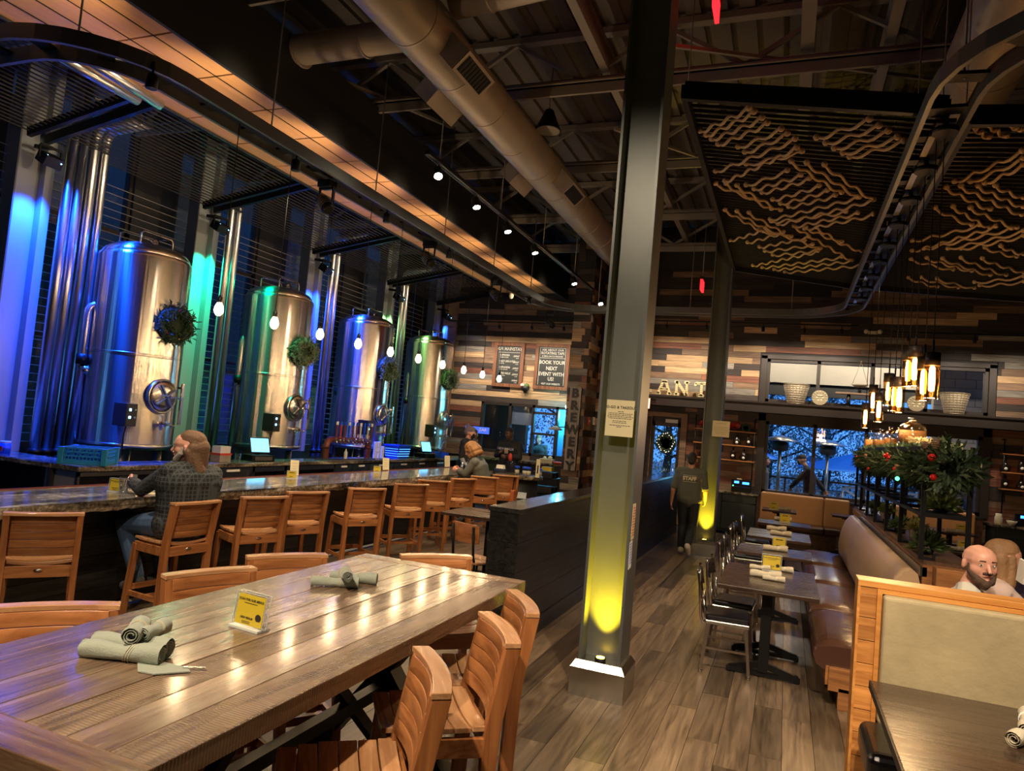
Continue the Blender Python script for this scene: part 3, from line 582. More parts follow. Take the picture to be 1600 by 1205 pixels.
# orange wood acoustic canopy
cn=thing('acoustic_canopy','long orange wood panel canopy with black fascia hung over the bar','canopy',(0,0,0))
ys=[1.56+.805*i for i in range(20)]
for a,c in zip(ys,ys[1:]): B().bb(-7.17,-5.62,a+.012,min(c,17.5)-.012,5.36,5.39).build('panel','orange',cn)
B().bb(-5.6,-5.56,1.5,17.4,5.3,6.15).bb(-7.2,-7.17,1.5,17.4,5.33,5.6).build('fascia','blackpaint',cn)
B().bb(-7.17,-5.6,1.5,17.4,5.4,5.46).build('backing','blackpaint',cn)
w=B()
for i in range(1,5): w.bb(-7.17+1.55*i/5-.004,-7.17+1.55*i/5+.004,1.5,17.4,5.352,5.36)
w.build('wires','black',cn,'stuff')

for i in range(9): light('SPOT','canopy_fill_spot',(-4.98,2.2+i*1.65,4.62),50,(1,.80,.5),.05,(-6.8,2.2+i*1.65,5.36),75,1)  # spots added to brighten the canopy; the rail has no such lamps
# curved lighting rail (loop) : points in plan at z=4.5
def arc(cx,cy,r,a0,a1,n=10): return [(cx+r*math.cos(math.radians(a0+(a1-a0)*i/n)),cy+r*math.sin(math.radians(a0+(a1-a0)*i/n))) for i in range(n+1)]
ZT=4.5; XL_,XR_=-4.92,.95; YT=14.3
path=[(-9.0,3.62),(-7.5,3.5),(-6.3,3.42)]+arc(-5.72,4.22,.8,-90,0,8)+[(XL_,5.4),(XL_,8),(XL_,11)]+arc(XL_+1.1,YT-1.1,1.1,180,90)+[(-2.5,YT),(-.5,YT)]+arc(XR_-1.1,YT-1.1,1.1,90,0)+[(XR_,11),(XR_,8),(XR_,6.2)]+arc(XR_+1.0,5.5,1.0,180,270,8)+[(3.5,4.5)]
def offset(path,d):
    out=[]
    for i,p in enumerate(path):
        a=V(path[max(i-1,0)]);c=V(path[min(i+1,len(path)-1)]); t=(c-a).normalized(); out.append((p[0]-t.y*d,p[1]+t.x*d))
    return out
rl=thing('lighting_rail','long curved grey twin lighting rail looping over the bar and dining room','rail',(0,0,0))
for d_ in (.13,-.13):
    q=offset(path,d_); b=B(); b.sweep([[(x-(n.y*0)+0,y,ZT-.06),(x2,y2,ZT-.06),(x2,y2,ZT+.06),(x,y,ZT+.06)] for (x,y),(x2,y2),n in zip(q,offset(path,d_+(.035 if d_>0 else -.035)),[V((0,0))]*len(q))],False)
    b.build('rail_channel','steelgrey',rl)
b=B()
L=[];
def walk(path,step):
    out=[];acc=0
    for a,c in zip(path,path[1:]):
        a=V(a);c=V(c);l=(c-a).length
        while acc<=l: out.append((a+(c-a)*(acc/l),(c-a).normalized())); acc+=step
        acc-=l
    return out
for p,d in walk(path,.5): b.bar((p.x-d.y*.15,p.y+d.x*.15,ZT+.02),(p.x+d.y*.15,p.y-d.x*.15,ZT+.02),.12,.025)
b.build('cross_plate','black',rl,'stuff')
b=B()
for p,d in walk(path,1.9): b.cyl((p.x,p.y,ZT),(p.x,p.y,6.3),.008,n=6)
b.build('hanger_rod','beam',rl,'stuff')
def tubes(px,py,x): # lit strip inside right run
    pass
b=B()
for i in range(9): y=6.2+i*.8; b.bb(XR_-.05,XR_-.0,y,y+.42,ZT-.03,ZT-.005)
b.build('chrome_insert','steel',rl,'stuff')
for i in range(9):
    y=6.0+i*.8; t=thing('rail_puck','round black puck fixture on the right rail run, %s from the near end'%ORD[i],'light fixture',(XR_+.03,y,ZT),0,'puck fixtures on the rail')
    B().cyl((0,0,-.1),(0,0,-.06),.09,n=16).build('disc','black',t); B().cyl((0,0,-.06),(0,0,.02),.02,n=8).build('stem','black',t)
B().bb(XL_-.03,XL_+.03,4,13,ZT-.01,ZT+.02).bb(XR_-.03,XR_+.1,6,12.6,ZT-.01,ZT+.02).build('power_bar','black',rl)
def spot(c,label,tgt,r=.05,lit=True,e=25,name='track_spot',group=None,drop=.1,grp=None,ang=50):
    c=V(c); t=thing(name,label,'spotlight',c,0,group); d=(V(tgt)-c).normalized()
    B().lathe([(r*.7,-r*1.4),(r,-r),(r,r*1.2),(r*.9,r*1.25)],V((0,0,0)),14,axis=d).build('can','black',t)
    B().cyl((0,0,0),(0,0,drop),.01,n=8).build('stem','black',t)
    if lit:
        B().cyl(d*r*1.1,d*r*1.28,r*.86,n=16).build('lamp_face','ledwhite',t)
        light('SPOT','spot_beam',c+d*(r*1.6),e,WARM,.03,tgt,ang,.7)
    return t
# black moving stage lights on the left run and at the bend
def stage_light(px,py,x,label):
    c=at(px,py,x=x) if x!=-4.1 else at(px,py-7,z=4.42)-V((0,0,.18)); t=thing('stage_light',label,'lamp',c)
    B().lathe([(.055,-.13),(.075,-.12),(.075,.08),(.05,.13)],(0,0,-.06),16,axis=(.6,-.3,-.5)).build('lamp_body','black',t)
    B().bar((-.09,0,-.02),(-.09,0,.13),.02).bar((.09,0,-.02),(.09,0,.13),.02).bar((-.1,0,.13),(.1,0,.13),.03).build('yoke','black',t)
    B().box((0,0,.17),(.16,.14,.08)).build('driver_box','black',t); b=B()
    for i in range(4): b.lathe([(.08,-.004),(.08,.004)],V((.6,-.3,-.5)).normalized()*(-.05+i*.04)+V((0,0,-.06)),16,axis=(.6,-.3,-.5))
    b.build('cooling_fin','steelgrey',t); return t
stage_light(509,312,XL_-.05,'black stage light hanging from the rail, nearest one over the bar')
stage_light(670,400,XL_-.05,'black stage light hanging from the rail, second along the bar')
stage_light(775,456,XL_-.05,'small black stage light on the rail, third along the bar')
stage_light(861,495,-4.1,'black stage light at the bend of the rail before the menu boards')
# dome security camera
c=at(799,464,y=15.9); t=thing('security_camera','small white dome security camera by the end of the canopy','camera',c); B().sph((0,0,0),.05,12).build('dome','white',t); B().cyl((0,0,.0),(0,0,.08),.055).cyl((0,0,.08),(0,0,max(.1,5.36-c.z)),.01).build('mount','white',t)
for i in range(6):
    y=3.9+i*1.75; spot((XL_+.12,y,4.34),'small black spot under the left run of the curved rail, %s from the near end'%ORD[i],(-4.85,y+.1,.6),.045,False,group='small spots on the left rail run',name='rail_spot',drop=.16)
    light('SPOT','bar_spot',(XL_+.12,y,4.26),42,WARM,.04,(-4.95,y+.1,.6),55,.8)
for i in range(4): light('SPOT','tank_fill_spot',(XL_-.1,TY[i]-.9,4.3),40,(1,.8,.55),.04,(-8.2,TY[i],2.4),40,.9)  # added spots without fixtures, put in for bright streaks on the tanks
# straight spot track
tr=thing('spot_track','straight black track carrying six lit spots right of the canopy','track',(0,0,0))
TZ=4.92; T0=at(668,238,z=TZ); T1=at(938,452,z=TZ)
B().bar((T0.x,T0.y,TZ),(T0.x,T1.y,TZ),.06,.04).build('track_bar','black',tr); B().bb(T0.x-.03,T0.x-.02,T0.y,T1.y,TZ-.03,TZ-.02).bb(T0.x+.02,T0.x+.03,T0.y,T1.y,TZ-.03,TZ-.02).build('conductor','steel',tr)
b=B(); [b.cyl((T0.x,T0.y+.3+i*1.9,TZ),(T0.x,T0.y+.3+i*1.9,6.4),.007,n=6) for i in range(5)]; b.build('hanger_rod','beam',tr,'stuff')
for i,(px,py) in enumerate(((678,269),(743,316),(789,355),(830,389),(895,438),(937,471))):
    y=at(px,py,z=TZ-.12).y; lk=(V((.3,-1.5,1.2)) if i in (0,5) else V((T0.x+1.0,y+.2,2)))
    spot((T0.x,y,TZ-.13),'lit spot on the straight track, %s from the near end'%ORD[i],(T0.x+2.0,y-2.5,.3) if i in(0,5) else (T0.x+1.6,y-.6,0),.055,True,30,group='spots on the straight track')
# wall washing spots on a thin rail before the back walls
def wallrail(x0,x1,y,z,pxs,yw,nm):
    r=thing('wall_washer_rail','thin black rail of small wall-washing spots %s'%nm,'rail',(0,0,0)); B().bb(x0,x1,y-.015,y+.015,z-.015,z+.015).build('rail_bar','black',r)
    for i,x in enumerate(pxs):
        spot((x,y,z-.12),'small black wall-washing spot %s, %s from the left'%(nm,ORD[i]),(x+.1,yw,z-1.6),.035,False,group='wall washers %s'%nm,name='wall_spot',drop=.12)
        light('SPOT','wall_wash',(x,y-.35,z-.2),WWE,(1,.85,.66),.04,(x,yw-.15,z-1.5),100,1)
WWE=44
wallrail(-8.6,-4.7,16.7,4.55,(-7.9,-7.1,-6.2,-5.35),YL,'over the menu boards')
wallrail(-3.0,1.2,15.5,4.5,(-2.6,-1.75,-.6,.2,.9),YB,'over the dining room wall')
WWE=34
wallrail(1.8,4.4,15.5,4.4,(2.1,3.2,4.1),YB,'right of the pendants')
# ducts
def duct(name,label,pts,r,vents=()):
    t=thing(name,label,'duct',(0,0,0)); B().tube(pts,r,32).build('duct_body','gal',t)
    b=B(); a=V(pts[0]);c=V(pts[-1]); l=(c-a).length; d=(c-a).normalized(); n=int(l/.9)
    for i in range(n): b.lathe([(r+.004,-.012),(r+.008,0),(r+.004,.012)],a+d*(.4+i*.9),32,axis=d)
    b.build('seam_ring','gal',t,'stuff')
    for (p,dr) in vents:
        v=B().box(p,(.24,.62,.3),dr).build('register_box','gal',t); g=B(); 
        R=Euler(dr).to_matrix(); 
        for i in range(9): 
            q=V(p)+R@V((0,-.24+i*.06,-.155)); g.box(q,(.17,.02,.01),dr)
        g.build('grille_slats','black',v,'stuff'); B().box(V(p)+R@V((0,0,-.152)),(.18,.54,.004),dr).build('grille_back','blackpaint',v)
    return t
duct('round_duct','long round galvanised duct with registers left of the front column',[(-3.58,2.5,5.7),(-3.58,8,5.7),(-3.58,14.9,5.7)],.28,[((-3.26,6.2,5.5),(0,-.75,0)),((-3.9,6.9,5.55),(0,.75,0)),((-3.26,9.8,5.5),(0,-.75,0)),((-3.9,9.4,5.55),(0,.75,0))])
duct('round_duct','round galvanised duct above the rope panels at top right',[(1.62,2,5.9),(1.6,9,5.9),(1.6,14,5.9)],.36)
duct('round_duct','smaller round duct crossing the roof from the left to the main duct',[(-9.5,6.6,6.05),(-6,6.4,6.05),(-3.6,6.3,6.0)],.17)
duct('round_duct','pale round branch duct running right from the main duct near the ceiling',[(-3.3,5.9,6.0),(-2.2,5.85,6.05),(-.9,5.8,6.1)],.16)
# warehouse dome lamp
c=at(856,205,y=8.6); t=thing('dome_pendant','black dome pendant lamp hanging unlit between duct and column','lamp',c)
B().lathe([(.03,.3),(.06,.28),(.09,.2),(.17,.02),(.185,0),(.175,0),(.08,.19),(.03,.27)],n=24).build('shade','black',t); B().cyl((0,0,.28),(0,0,.9),.01).build('stem','beam',t); B().cyl((0,0,.0),(0,0,.01),.16,n=24).build('diffuser','sconce',t)

# rope panels
def panel_plane(P,Q,R_): 
    n=(V(Q)-V(P)).cross(V(R_)-V(P)).normalized(); return V(P),n
def onplane(px,py,pl):
    d=ray(px,py); t=(pl[0]-CP).dot(pl[1])/d.dot(pl[1]); return CP+d*t
def ropepanel(nm,label,x0,z0,x1,z1,ya,yb,strands,ox,oy,sc_):
    t=thing(nm,label,'ceiling panel',(0,0,0))
    f=B().bar((x0,ya,z0),(x1,ya,z1),.05,.16).bar((x0,yb,z0),(x1,yb,z1),.05,.12).bar((x0,ya,z0),(x0,yb,z0),.05,.12).bar((x1,ya,z1),(x1,yb,z1),.05,.12)
    f.build('frame','black',t)
    s=B(); n=int((yb-ya)/.105)
    for i in range(1,n):
        y=ya+(yb-ya)*i/n; s.bar((x0,y,z0+.02),(x1,y,z1+.02),.012,.03)
    s.build('slats','blackpaint',t,'stuff')
    b=B(); [b.cyl((x,y,z),(x,y,6.4),.006,n=5) for x,z in((x0,z0),(x1,z1)) for y in (ya+.2,(ya+yb)/2,yb-.2)]; b.build('hanger_rod','beam',t,'stuff')
    pl=panel_plane((x0,ya,z0),(x1,ya,z1),(x0,yb,z0)); 
    for (a,c) in strands:
        A=onplane(ox+a[0]/sc_,oy+a[1]/sc_,pl); C_=onplane(ox+c[0]/sc_,oy+c[1]/sc_,pl); l=(C_-A).length; m_=max(2,round(l/.3)); pts=[]
        for i in range(m_*6+1):
            f_=i/(m_*6); p=A+(C_-A)*f_; ph=f_*m_*2*PI; p.z+= -.035+.018*math.cos(ph); p.y+=.028*math.sin(ph); pts.append(p)
        b=B().tube(pts,.0155,6); b.sph(pts[0],.032,8,m=5).sph(pts[-1],.032,8,m=5); b.build('rope','rope',t)
    return t
ST=[((108,485),(290,398)),((130,500),(310,412)),((150,515),(340,435)),((175,535),(360,455)),((250,545),(412,478)),((275,565),(435,495)),((165,638),(465,515)),((200,675),(470,548)),((280,610),(490,562)),
((545,510),(745,440)),((580,530),(780,465)),((612,550),(815,485)),((645,568),(850,508)),((670,582),(875,522)),((450,600),(640,718)),((508,605),(706,735)),((575,612),(760,745)),
((280,690),(435,635)),((310,705),(485,652)),((340,718),(518,665)),((165,685),(320,745)),((205,685),(375,780)),((245,692),(410,785)),((380,745),(555,692)),((410,760),(585,710)),((440,772),(615,728)),((370,820),(700,735)),((400,838),(760,745)),
((200,785),(345,865)),((245,790),(395,880)),((290,795),(450,885)),((375,828),(655,790)),((460,845),(700,795)),((500,855),(760,800)),((220,900),(335,862)),((285,908),(420,868)),((330,925),(515,885)),((350,940),(530,915)),((380,955),(545,936)),
((460,845),(680,975)),((505,850),(715,940)),((350,850),(560,930)),((305,995),(550,940)),((340,1002),(640,962)),((385,1010),(680,975)),((425,1020),(712,992)),((330,858),(500,900)),((545,850),(640,905))]
ropepanel('rope_panel','black slatted ceiling panel woven with wavy rope strands, left of the rail',-1.03,4.98,1.0,4.66,6.1,12.6,ST,1050,0,2.411)
ST2=[((1065,675),(1322,558)),((1125,675),(1326,585)),((1180,680),(1326,610)),((1035,698),(1200,780)),((1090,692),(1320,800)),((1155,692),(1326,770)),((1220,690),(1326,735)),((992,775),(1130,840)),((1060,770),(1200,850)),((1125,775),(1300,850)),
((905,900),(1160,840)),((905,938),(1220,845)),((950,930),(1280,852)),((1040,930),(1326,862)),((1090,930),(1326,880)),((900,970),(1060,1010)),((960,965),(1130,1015)),((1020,968),(1200,1030)),((1090,965),(1260,1030)),((1170,968),(1326,1020)),((890,1040),(1000,1075)),((940,1040),(1080,1078)),((1000,1045),(1140,1080)),((1140,1058),(1326,1035)),((1160,1070),(1326,1055)),
((1145,470),(1195,505)),((1200,460),(1260,500)),((1285,460),(1326,470)),((1180,925),(1300,960)),((1240,920),(1326,950))]
ropepanel('rope_panel','black slatted ceiling panel woven with wavy rope strands, right of the rail',1.2,4.66,3.3,4.5,6.3,12.6,ST2,1050,0,2.411)
# hanging exit signs
for (px,py,y,lb,s_) in ((1119,8,7.0,'red edge-lit exit sign hanging at the top edge of the view',1.0),(1097,447,13.9,'red edge-lit exit sign hanging beside the farther column',1.0)):
    c=at(px,py,y=y); t=thing('exit_sign',lb,'exit sign',c); B().bb(-.02,.02,-.16,.16,-.1,.1).build('lit_panel','exitred',t); B().bb(-.035,.035,-.17,.17,.1,.15).build('housing','dkframe',t); B().cyl((0,0,.15),(0,0,6.3-c.z),.008,n=6).build('rod','beam',t)
c=at(1008,630,y=15.3); t=thing('exit_sign','small glowing exit sign above the door by the front column','exit sign',c); B().bb(-.1,.1,-.015,.015,-.11,.11).build('lit_panel','redsign',t); text('EXIT',.08,'white',t,(0,-.02,0),(PI/2,0,0)); B().bb(-.11,.11,-.02,.76,.11,.135).build('housing','dkframe',t)

# ================================================================== FURNITURE
# ---- communal table: z=1.0, x -2.475..-1.375, y 1.23..3.97
t=thing('communal_table','long rustic plank high table with black angled legs in the foreground','table',(-1.925,2.6,0))
tx0,tx1,ty0,ty1=-.55,.55,-1.37,1.37
nb=7; w=(tx1-tx0)/nb
for i in range(nb):
    x=tx0+w*i; o=B().bb(x+.0015,x+w-.0015,ty0+.122,ty1-.122,.93,.998+random.uniform(-.001,.001)).build('tabletop_plank','tablesaw' if i in(nb-1,4) else 'table',t,bevel=.0025)
for y0,y1 in ((ty0,ty0+.12),(ty1-.12,ty1)): B().bb(tx0,tx1,y0,y1,.93,1.0).build('breadboard_end','tableX',t,bevel=.003)
B().bb(tx0+.06,tx1-.06,ty0+.1,ty1-.1,.9,.93).build('apron','black',t)
for s in(-1,1):
    y=s*.82
    for q in (-1,1): B().bar((q*.42,y,.02),(-q*.3,y,.92),.07,.11,up=(0,1,0)).build('leg','black',t)
    B().bar((-.45,y,.03),(.45,y,.03),.08,.05).build('foot_bar','black',t)
B().bar((0,-.82,.45),(0,.82,.45),.06,.06).build('stretcher','black',t)
B().bar((0,-.82,.12),(0,-.05,.88),.05,.05).bar((0,.82,.12),(0,.05,.88),.05,.05).build('diagonal_brace','black',t)

# ---- wooden slatted stool, faces +y, back rail at y=-.25
def curve_slat(b,hw,y,z0,z1,th,bow,lean,n=8):
    secs=[]
    for i in range(n+1):
        x=-hw+2*hw*i/n; d=-bow*(1-(x/hw)**2)
        ya=y+d+lean*(z0-.66)*-1; yb=y+d+lean*(z1-.66)*-1
        secs.append([(x,ya,z0),(x,ya+th,z0),(x,yb+th,z1),(x,yb,z1)])
    b.sweep(secs,True)
def make_stool():
    t=thing('bar_stool','','bar stool',(0,0,0)); LN=.17
    for s in(-1,1):
        # rear post: floor to seat straight, then leaning back
        x=s*.215
        B().sweep([[(x-.02,-.2+dy-.03,z),(x+.02,-.2+dy-.03,z),(x+.02,-.2+dy+.035,z),(x-.02,-.2+dy+.035,z)] for z,dy in((0,.015),(.6,0),(.7,-.008),(1.0,-LN*.34-.004))],False).build('leg','teakv',t,bevel=.003)
        B().bar((s*.225,.235,0),(s*.2,.19,.62),.042,.05,up=(0,1,0)).build('leg','teakv',t,bevel=.003)
        B().bar((s*.215,-.2,.6),(s*.2,.2,.6),.028,.075).build('side_rail','teak',t,bevel=.002)
        B().bar((s*.217,-.2,.2),(s*.215,.22,.2),.022,.04).build('side_stretcher','teak',t)
    B().bar((-.2,-.2,.6),(.2,-.2,.6),.03,.08).build('rear_rail','teak',t,bevel=.002)
    B().bar((-.2,.2,.6),(.2,.2,.6),.03,.07).build('front_rail','teak',t)
    B().bar((-.21,.225,.24),(.21,.225,.24),.03,.045).build('foot_rail','teak',t)
    B().bar((-.215,0,.2),(.215,0,.2),.022,.035).build('cross_stretcher','teak',t)
    # seat slats run side to side, dished
    for i in range(6):
        y0=-.19+i*.072; b=B(); secs=[]
        for k in range(9):
            x=-.215+.43*k/8; hw_=.215-(.012 if i>3 else 0)-(.02 if i==5 else 0); x=-hw_+2*hw_*k/8
            z=.635+.022*(x/.215)**2+(.004 if i in(0,5) else 0)
            secs.append([(x,y0+.002,z),(x,y0+.069,z),(x,y0+.069,z+.022),(x,y0+.002,z+.022)])
        b.sweep(secs,False); b.build('seat_slat','teaklit',t,bevel=.003)
    for i in range(5):
        z0=.71+i*.058; b=B(); curve_slat(b,.2,-.185,z0,z0+.055,.02,.028,LN); b.build('back_slat','teak',t,bevel=.002)
    b=B(); n=10; secs=[]
    for i in range(n+1):
        x=-.238+.476*i/n; d=-.03*(1-(x/.238)**2); y=-.2-LN*.345+d
        secs.append([(x,y-.03,.998),(x,y+.037,.998),(x,y+.037,1.02),(x,y-.03,1.02)])
    b.sweep(secs,False).build('top_rail','teaklit',t,bevel=.003)
    bg_=B().lathe([(.028,0),(.028,.003),(.001,.004)],(0,0,0),16,axis=(0,-1,0)).build('oval_badge','steel',t); bg_.scale=(1,1,.45); bg_.location=(0,-.216,.61)
    return t
stool=make_stool()
def place_stool(a,c,facing,label,group,first=[True]):
    a=at(*a,z=1.02);c=at(*c,z=1.02); u=(c-a); u.z=0; u.normalize(); m=(a+c)/2
    f=V((-u.y,u.x,0)) if facing=='L' else V((u.y,-u.x,0))
    p=m+f*.26; rz=math.atan2(-f.x,f.y)
    if first[0]: first[0]=False; stool.location=(p.x,p.y,0); stool.rotation_euler=(0,0,rz); stool['label']=label; stool['group']=group; return stool
    return dup(stool,(p.x,p.y,0),rz,label,group)
G='wooden stools around the plank table'
place_stool((660,1010),(692,1082),'R','slatted wooden stool at the right of the plank table, nearest the camera',G)
place_stool((760,956),(803,1004),'R','slatted wooden stool at the right of the plank table, middle one',G)
place_stool((801,921),(834,958),'R','slatted wooden stool at the right of the plank table, farthest one',G)
place_stool((2,947),(163,943),'R','slatted wooden stool at the left of the plank table, nearest the camera',G)
place_stool((252,898),(400,885),'R','slatted wooden stool at the left of the plank table, middle one',G)
place_stool((388,868),(508,865),'R','slatted wooden stool at the left of the plank table, farthest one',G)
place_stool((627,866),(735,868),'R','slatted wooden stool at the far end of the plank table',G)
G='wooden stools along the granite bar'
BS=[((8,800),(130,801)),((269,786),(345,781)),((378,776),(450,775)),((448,768),(516,768)),((545,762),(604,763)),((619,755),(668,757)),((655,749),(703,752)),((705,747),(745,748)),((739,743),(777,746)),((770,741),(811,744))]
BL=['empty wooden stool at the bar, leftmost in the photo','wooden stool at the bar under the man in plaid']+['empty wooden stool at the bar, %s one right of the man in plaid'%ORD[i] for i in range(6)]+['wooden stool at the bar under the woman with curly hair','empty wooden stool at the bar beyond the woman, with a bag on its back']
for (a,c),l in zip(BS,BL): place_stool(a,c,'L',l,G)

# ---- granite bar
BX0,BX1,BY0,BY1=-6.0,-5.16,-2.0,12.75
t=thing('bar_counter','long bar with polished granite top and black plank front','bar counter',(0,0,0))
b=B(); b.prism([(BX0,BY0),(BX1,BY0),(BX1,BY1-.3),(BX1-.09,BY1-.09),(BX1-.3,BY1),(BX0+.1,BY1),(BX0,BY1-.1)],.995,1.0); b.build('polished_top','granitetop',t)
b=B(); n=220; ed=[]
pts=[(BX1,BY0+(BY1-.3-BY0)*i/n) for i in range(n+1)]+[(BX1-.09,BY1-.09),(BX1-.3,BY1),(BX0+.1,BY1),(BX0,BY1-.1),(BX0,BY0)]
secs=[]
for (x,y) in pts:
    cx=(BX0+BX1)/2; jx=random.uniform(-.012,.012); s=1 if x>cx else -1
    secs.append([(x-s*.06,y,.905),(x-s*.012+jx,y,.91+jx),(x+jx*.5,y,.95),(x-s*.002,y,.994),(x-s*.06,y,.994)])
b.sweep(secs,False,False).build('chiselled_edge','granite',t)
B().bb(BX0+.03,BX1-.05,BY0,BY1-.32,.905,.994).build('slab_core','granite',t)
PX=-5.45
for i in range(6): B().bb(PX-.02,PX+random.uniform(-.002,.004),BY0,BY1-.35,.06+i*.141,.06+i*.141+.137).build('front_plank','blackwood',t)
B().bb(PX-.04,PX-.02,BY0,BY1-.35,0,.905).bb(BX0+.03,PX,BY1-.39,BY1-.35,0,.905).build('bar_wall','blackpaint',t)
B().bb(PX,PX+.012,BY0,BY1-.35,0.012,.035).build('kick_strip','paper2',t)
B().bb(PX,PX+.05,BY0,BY1-.35,.86,.9).build('trim_rail','blackwood',t)
B().bb(BX0+.0,BX0+.012,BY0,BY1-.3,1.0,1.012).build('steel_edge','copper',t)

# ---- back bar counter
KX,KY0,KY1,KZ=-7.5,5.75,16.6,1.0
t=thing('back_bar','granite-topped back bar with stainless coolers below the brew tanks','back bar',(0,0,0))
b=B(); b.prism([(XW+.1,KY0),(KX,KY0),(KX,KY1),(KX-.45,KY1),(KX-.45,KY0+.45),(XW+.1,KY0+.45)],KZ-.006,KZ); b.build('polished_top','granitetop',t)
for y0,y1 in((KY0,8.0),(8.0,10.9),(10.9,12.4),(12.4,KY1)): B().bb(KX-.45,KX+.01,y0,y1-.004,KZ-.06,KZ-.006).build('granite_edge','granite',t,bevel=.006)
B().bb(XW+.1,KX-.45,KY0-.01,KY0+.45,KZ-.06,KZ-.006).build('granite_edge','granite',t,bevel=.006)
B().bb(KX-.5,KX-.44,KY0,KY1,.06,KZ-.06).bb(XW+.1,KX-.44,KY0+.4,KY0+.45,.06,KZ-.06).build('carcass','charcoal',t)
B().bb(KX-.05,KX-.02,KY0+.02,KY0+.05,.05,.93).bb(KX-.05,KX-.02,7.7,7.74,.05,.93).bb(KX-.05,KX-.02,KY0+.02,7.74,.88,.93).build('open_frame','steel',t)
B().bb(KX-.6,KX-.08,KY0+.05,KY0+.08,.05,.93).bb(XW+.2,KX-1.3,KY0+.03,KY0+.06,.05,.5).build('side_panel','gal',t)
y=7.8
ci=0
for wdt,kind in ((.85,'f'),(.75,'o'),(1.35,'o'),(.55,'f'),(.6,'f'),(.9,'d'),(.8,'d'),(.8,'d'),(1.0,'d')):
    if kind=='o':
        B().bb(KX-.06,KX-.03,y,y+.03,.1,.93).bb(KX-.06,KX-.03,y+wdt-.03,y+wdt,.1,.93).bb(KX-.06,KX-.03,y,y+wdt,.85,.93).build('cooler_frame','steel',t)
        B().bb(KX-.3,KX-.25,y+.03,y+wdt-.03,.1,.85).build('bottle_well','blackpaint',t)
    else:
        d=B().bb(KX-.06,KX-.03,y+.01,y+wdt-.01,.1,.93).build('cooler_door','brushed' if kind=='f' else 'charcoal',t,bevel=.004)
        B().bb(KX-.03,KX-.02,y+wdt*.35,y+wdt*.65,.87,.9).build('badge','white',d)
        B().bar((KX-.01,y+wdt-.08,.72),(KX-.01,y+wdt-.08,.85),.02).build('door_handle','bright',d)
    y+=wdt
# items on the back bar
def glassrack(label,c,rz,nx,mat,w=.5,h=.2,name='glass_rack'):
    t=thing(name,label,'rack',c,rz)
    b=B()
    for s in(-1,1):
        for q in(-1,1): b.box((s*w/2,q*w/2,h/2),(.06,.06,h))
    b.bb(-w/2,w/2,-w/2-.005,-w/2+.005,0,.05).bb(-w/2,w/2,w/2-.005,w/2+.005,0,.05).bb(-w/2-.005,-w/2+.005,-w/2,w/2,0,.05).bb(w/2-.005,w/2+.005,-w/2,w/2,0,.05)
    b.build('corner_frame',mat,t,bevel=.004)
    b=B()
    for z in(.05,.1,.145,h-.008):
        for s in(-1,1): b.bb(-w/2,w/2,s*w/2-.006,s*w/2+.006,z-.006,z+.006).bb(s*w/2-.006,s*w/2+.006,-w/2,w/2,z-.006,z+.006)
    for i in range(12):
        x=-w/2+w*(i+.5)/12
        for s in(-1,1): b.bar((x-.02,s*w/2,.05),(x+.02,s*w/2,h),.008); b.bar((s*w/2,x-.02,.05),(s*w/2,x+.02,h),.008)
    b.build('lattice_side',mat,t,'stuff')
    b=B()
    for i in range(6):
        x=-w/2+w*(i+.5)/6; b.bb(x-.004,x+.004,-w/2,w/2,.03,h-.01).bb(-w/2,w/2,x-.004,x+.004,.03,h-.01)
    b.build('divider_grid',mat,t,'stuff'); return t
p=at(105,712,z=KZ); glassrack('turquoise plastic glass rack on the near corner of the back bar',(KX-.31,KY0+.36,KZ),.62,6,'blueplastic',.46)
c=at(7,706,z=KZ); t=thing('wipe_tub','blue tub with cream lid at the far left of the back bar','tub',(c.x,KY0+.3,KZ)); t.location=at(7,708,y=KY0+.2); t.location.z=KZ
B().cyl((0,0,0),(0,0,.13),.06,n=20).build('body','bluebin',t); B().cyl((0,0,.13),(0,0,.155),.058,n=20).build('lid','card',t); B().bb(-.04,.04,-.063,-.058,.03,.09).build('label_patch','redcloth',t)
def onK(px,py,dx=-.22): 
    p=at(px,py,x=KX+dx); p.z=KZ; return p
# paper stack in wire basket
p=onK(345,712); t=thing('napkin_caddy','red and wire caddy holding white napkins on the back bar','caddy',p)
B().bb(-.09,.09,-.11,.11,.005,.1).build('basket_wire','gal',t); B().bb(-.095,.095,-.115,.115,.1,.13).build('red_band','redcloth',t); B().bb(-.08,.08,-.1,.1,.13,.23).build('napkin_stack','paper2',t)
def pos(px,label,s=1):
    p=onK(px,712,-.2); t=thing('point_of_sale',label,'register',p,PI/2-.3)
    B().bb(-.2*s,.2*s,-.15,.15,0,.1).build('cash_drawer','black',t,bevel=.004); B().bb(-.15*s,.15*s,-.156,-.15,.02,.08).build('drawer_face','brushed',t)
    B().bar((0,.05,.1),(0,.03,.22),.06).build('stand','black',t)
    k=B().box((0,0,.25),(.34*s,.02,.25),(-.35,0,0)).build('tablet','dkframe',t,bevel=.004); B().box((0,-.0125,.2495),(.31*s,.002,.22),(-.35,0,0)).build('screen','screen',k); return t
pos(404,'tablet register with blue screen on the back bar, nearer one'); pos(664,'tablet register with blue screen on the back bar, farther one',.9)
def cup(c,r,h,label,mat='glassware',name='drinking_glass',liq=None,lf=.6,t_=1.15):
    t=thing(name,label,'glass',c); B().lathe([(r/t_*.9,0),(r/t_,.005),(r,h),(r-.004,h),(r/t_-.005,.012),(.001,.012)],n=20).build('glass_wall',mat,t)
    if liq: B().lathe([(.001,.014),(r/t_-.006,.014),(r/t_+(r-r/t_)*lf-.006,h*lf),(.001,h*lf)],n=16).build('drink',liq,t)
    return t
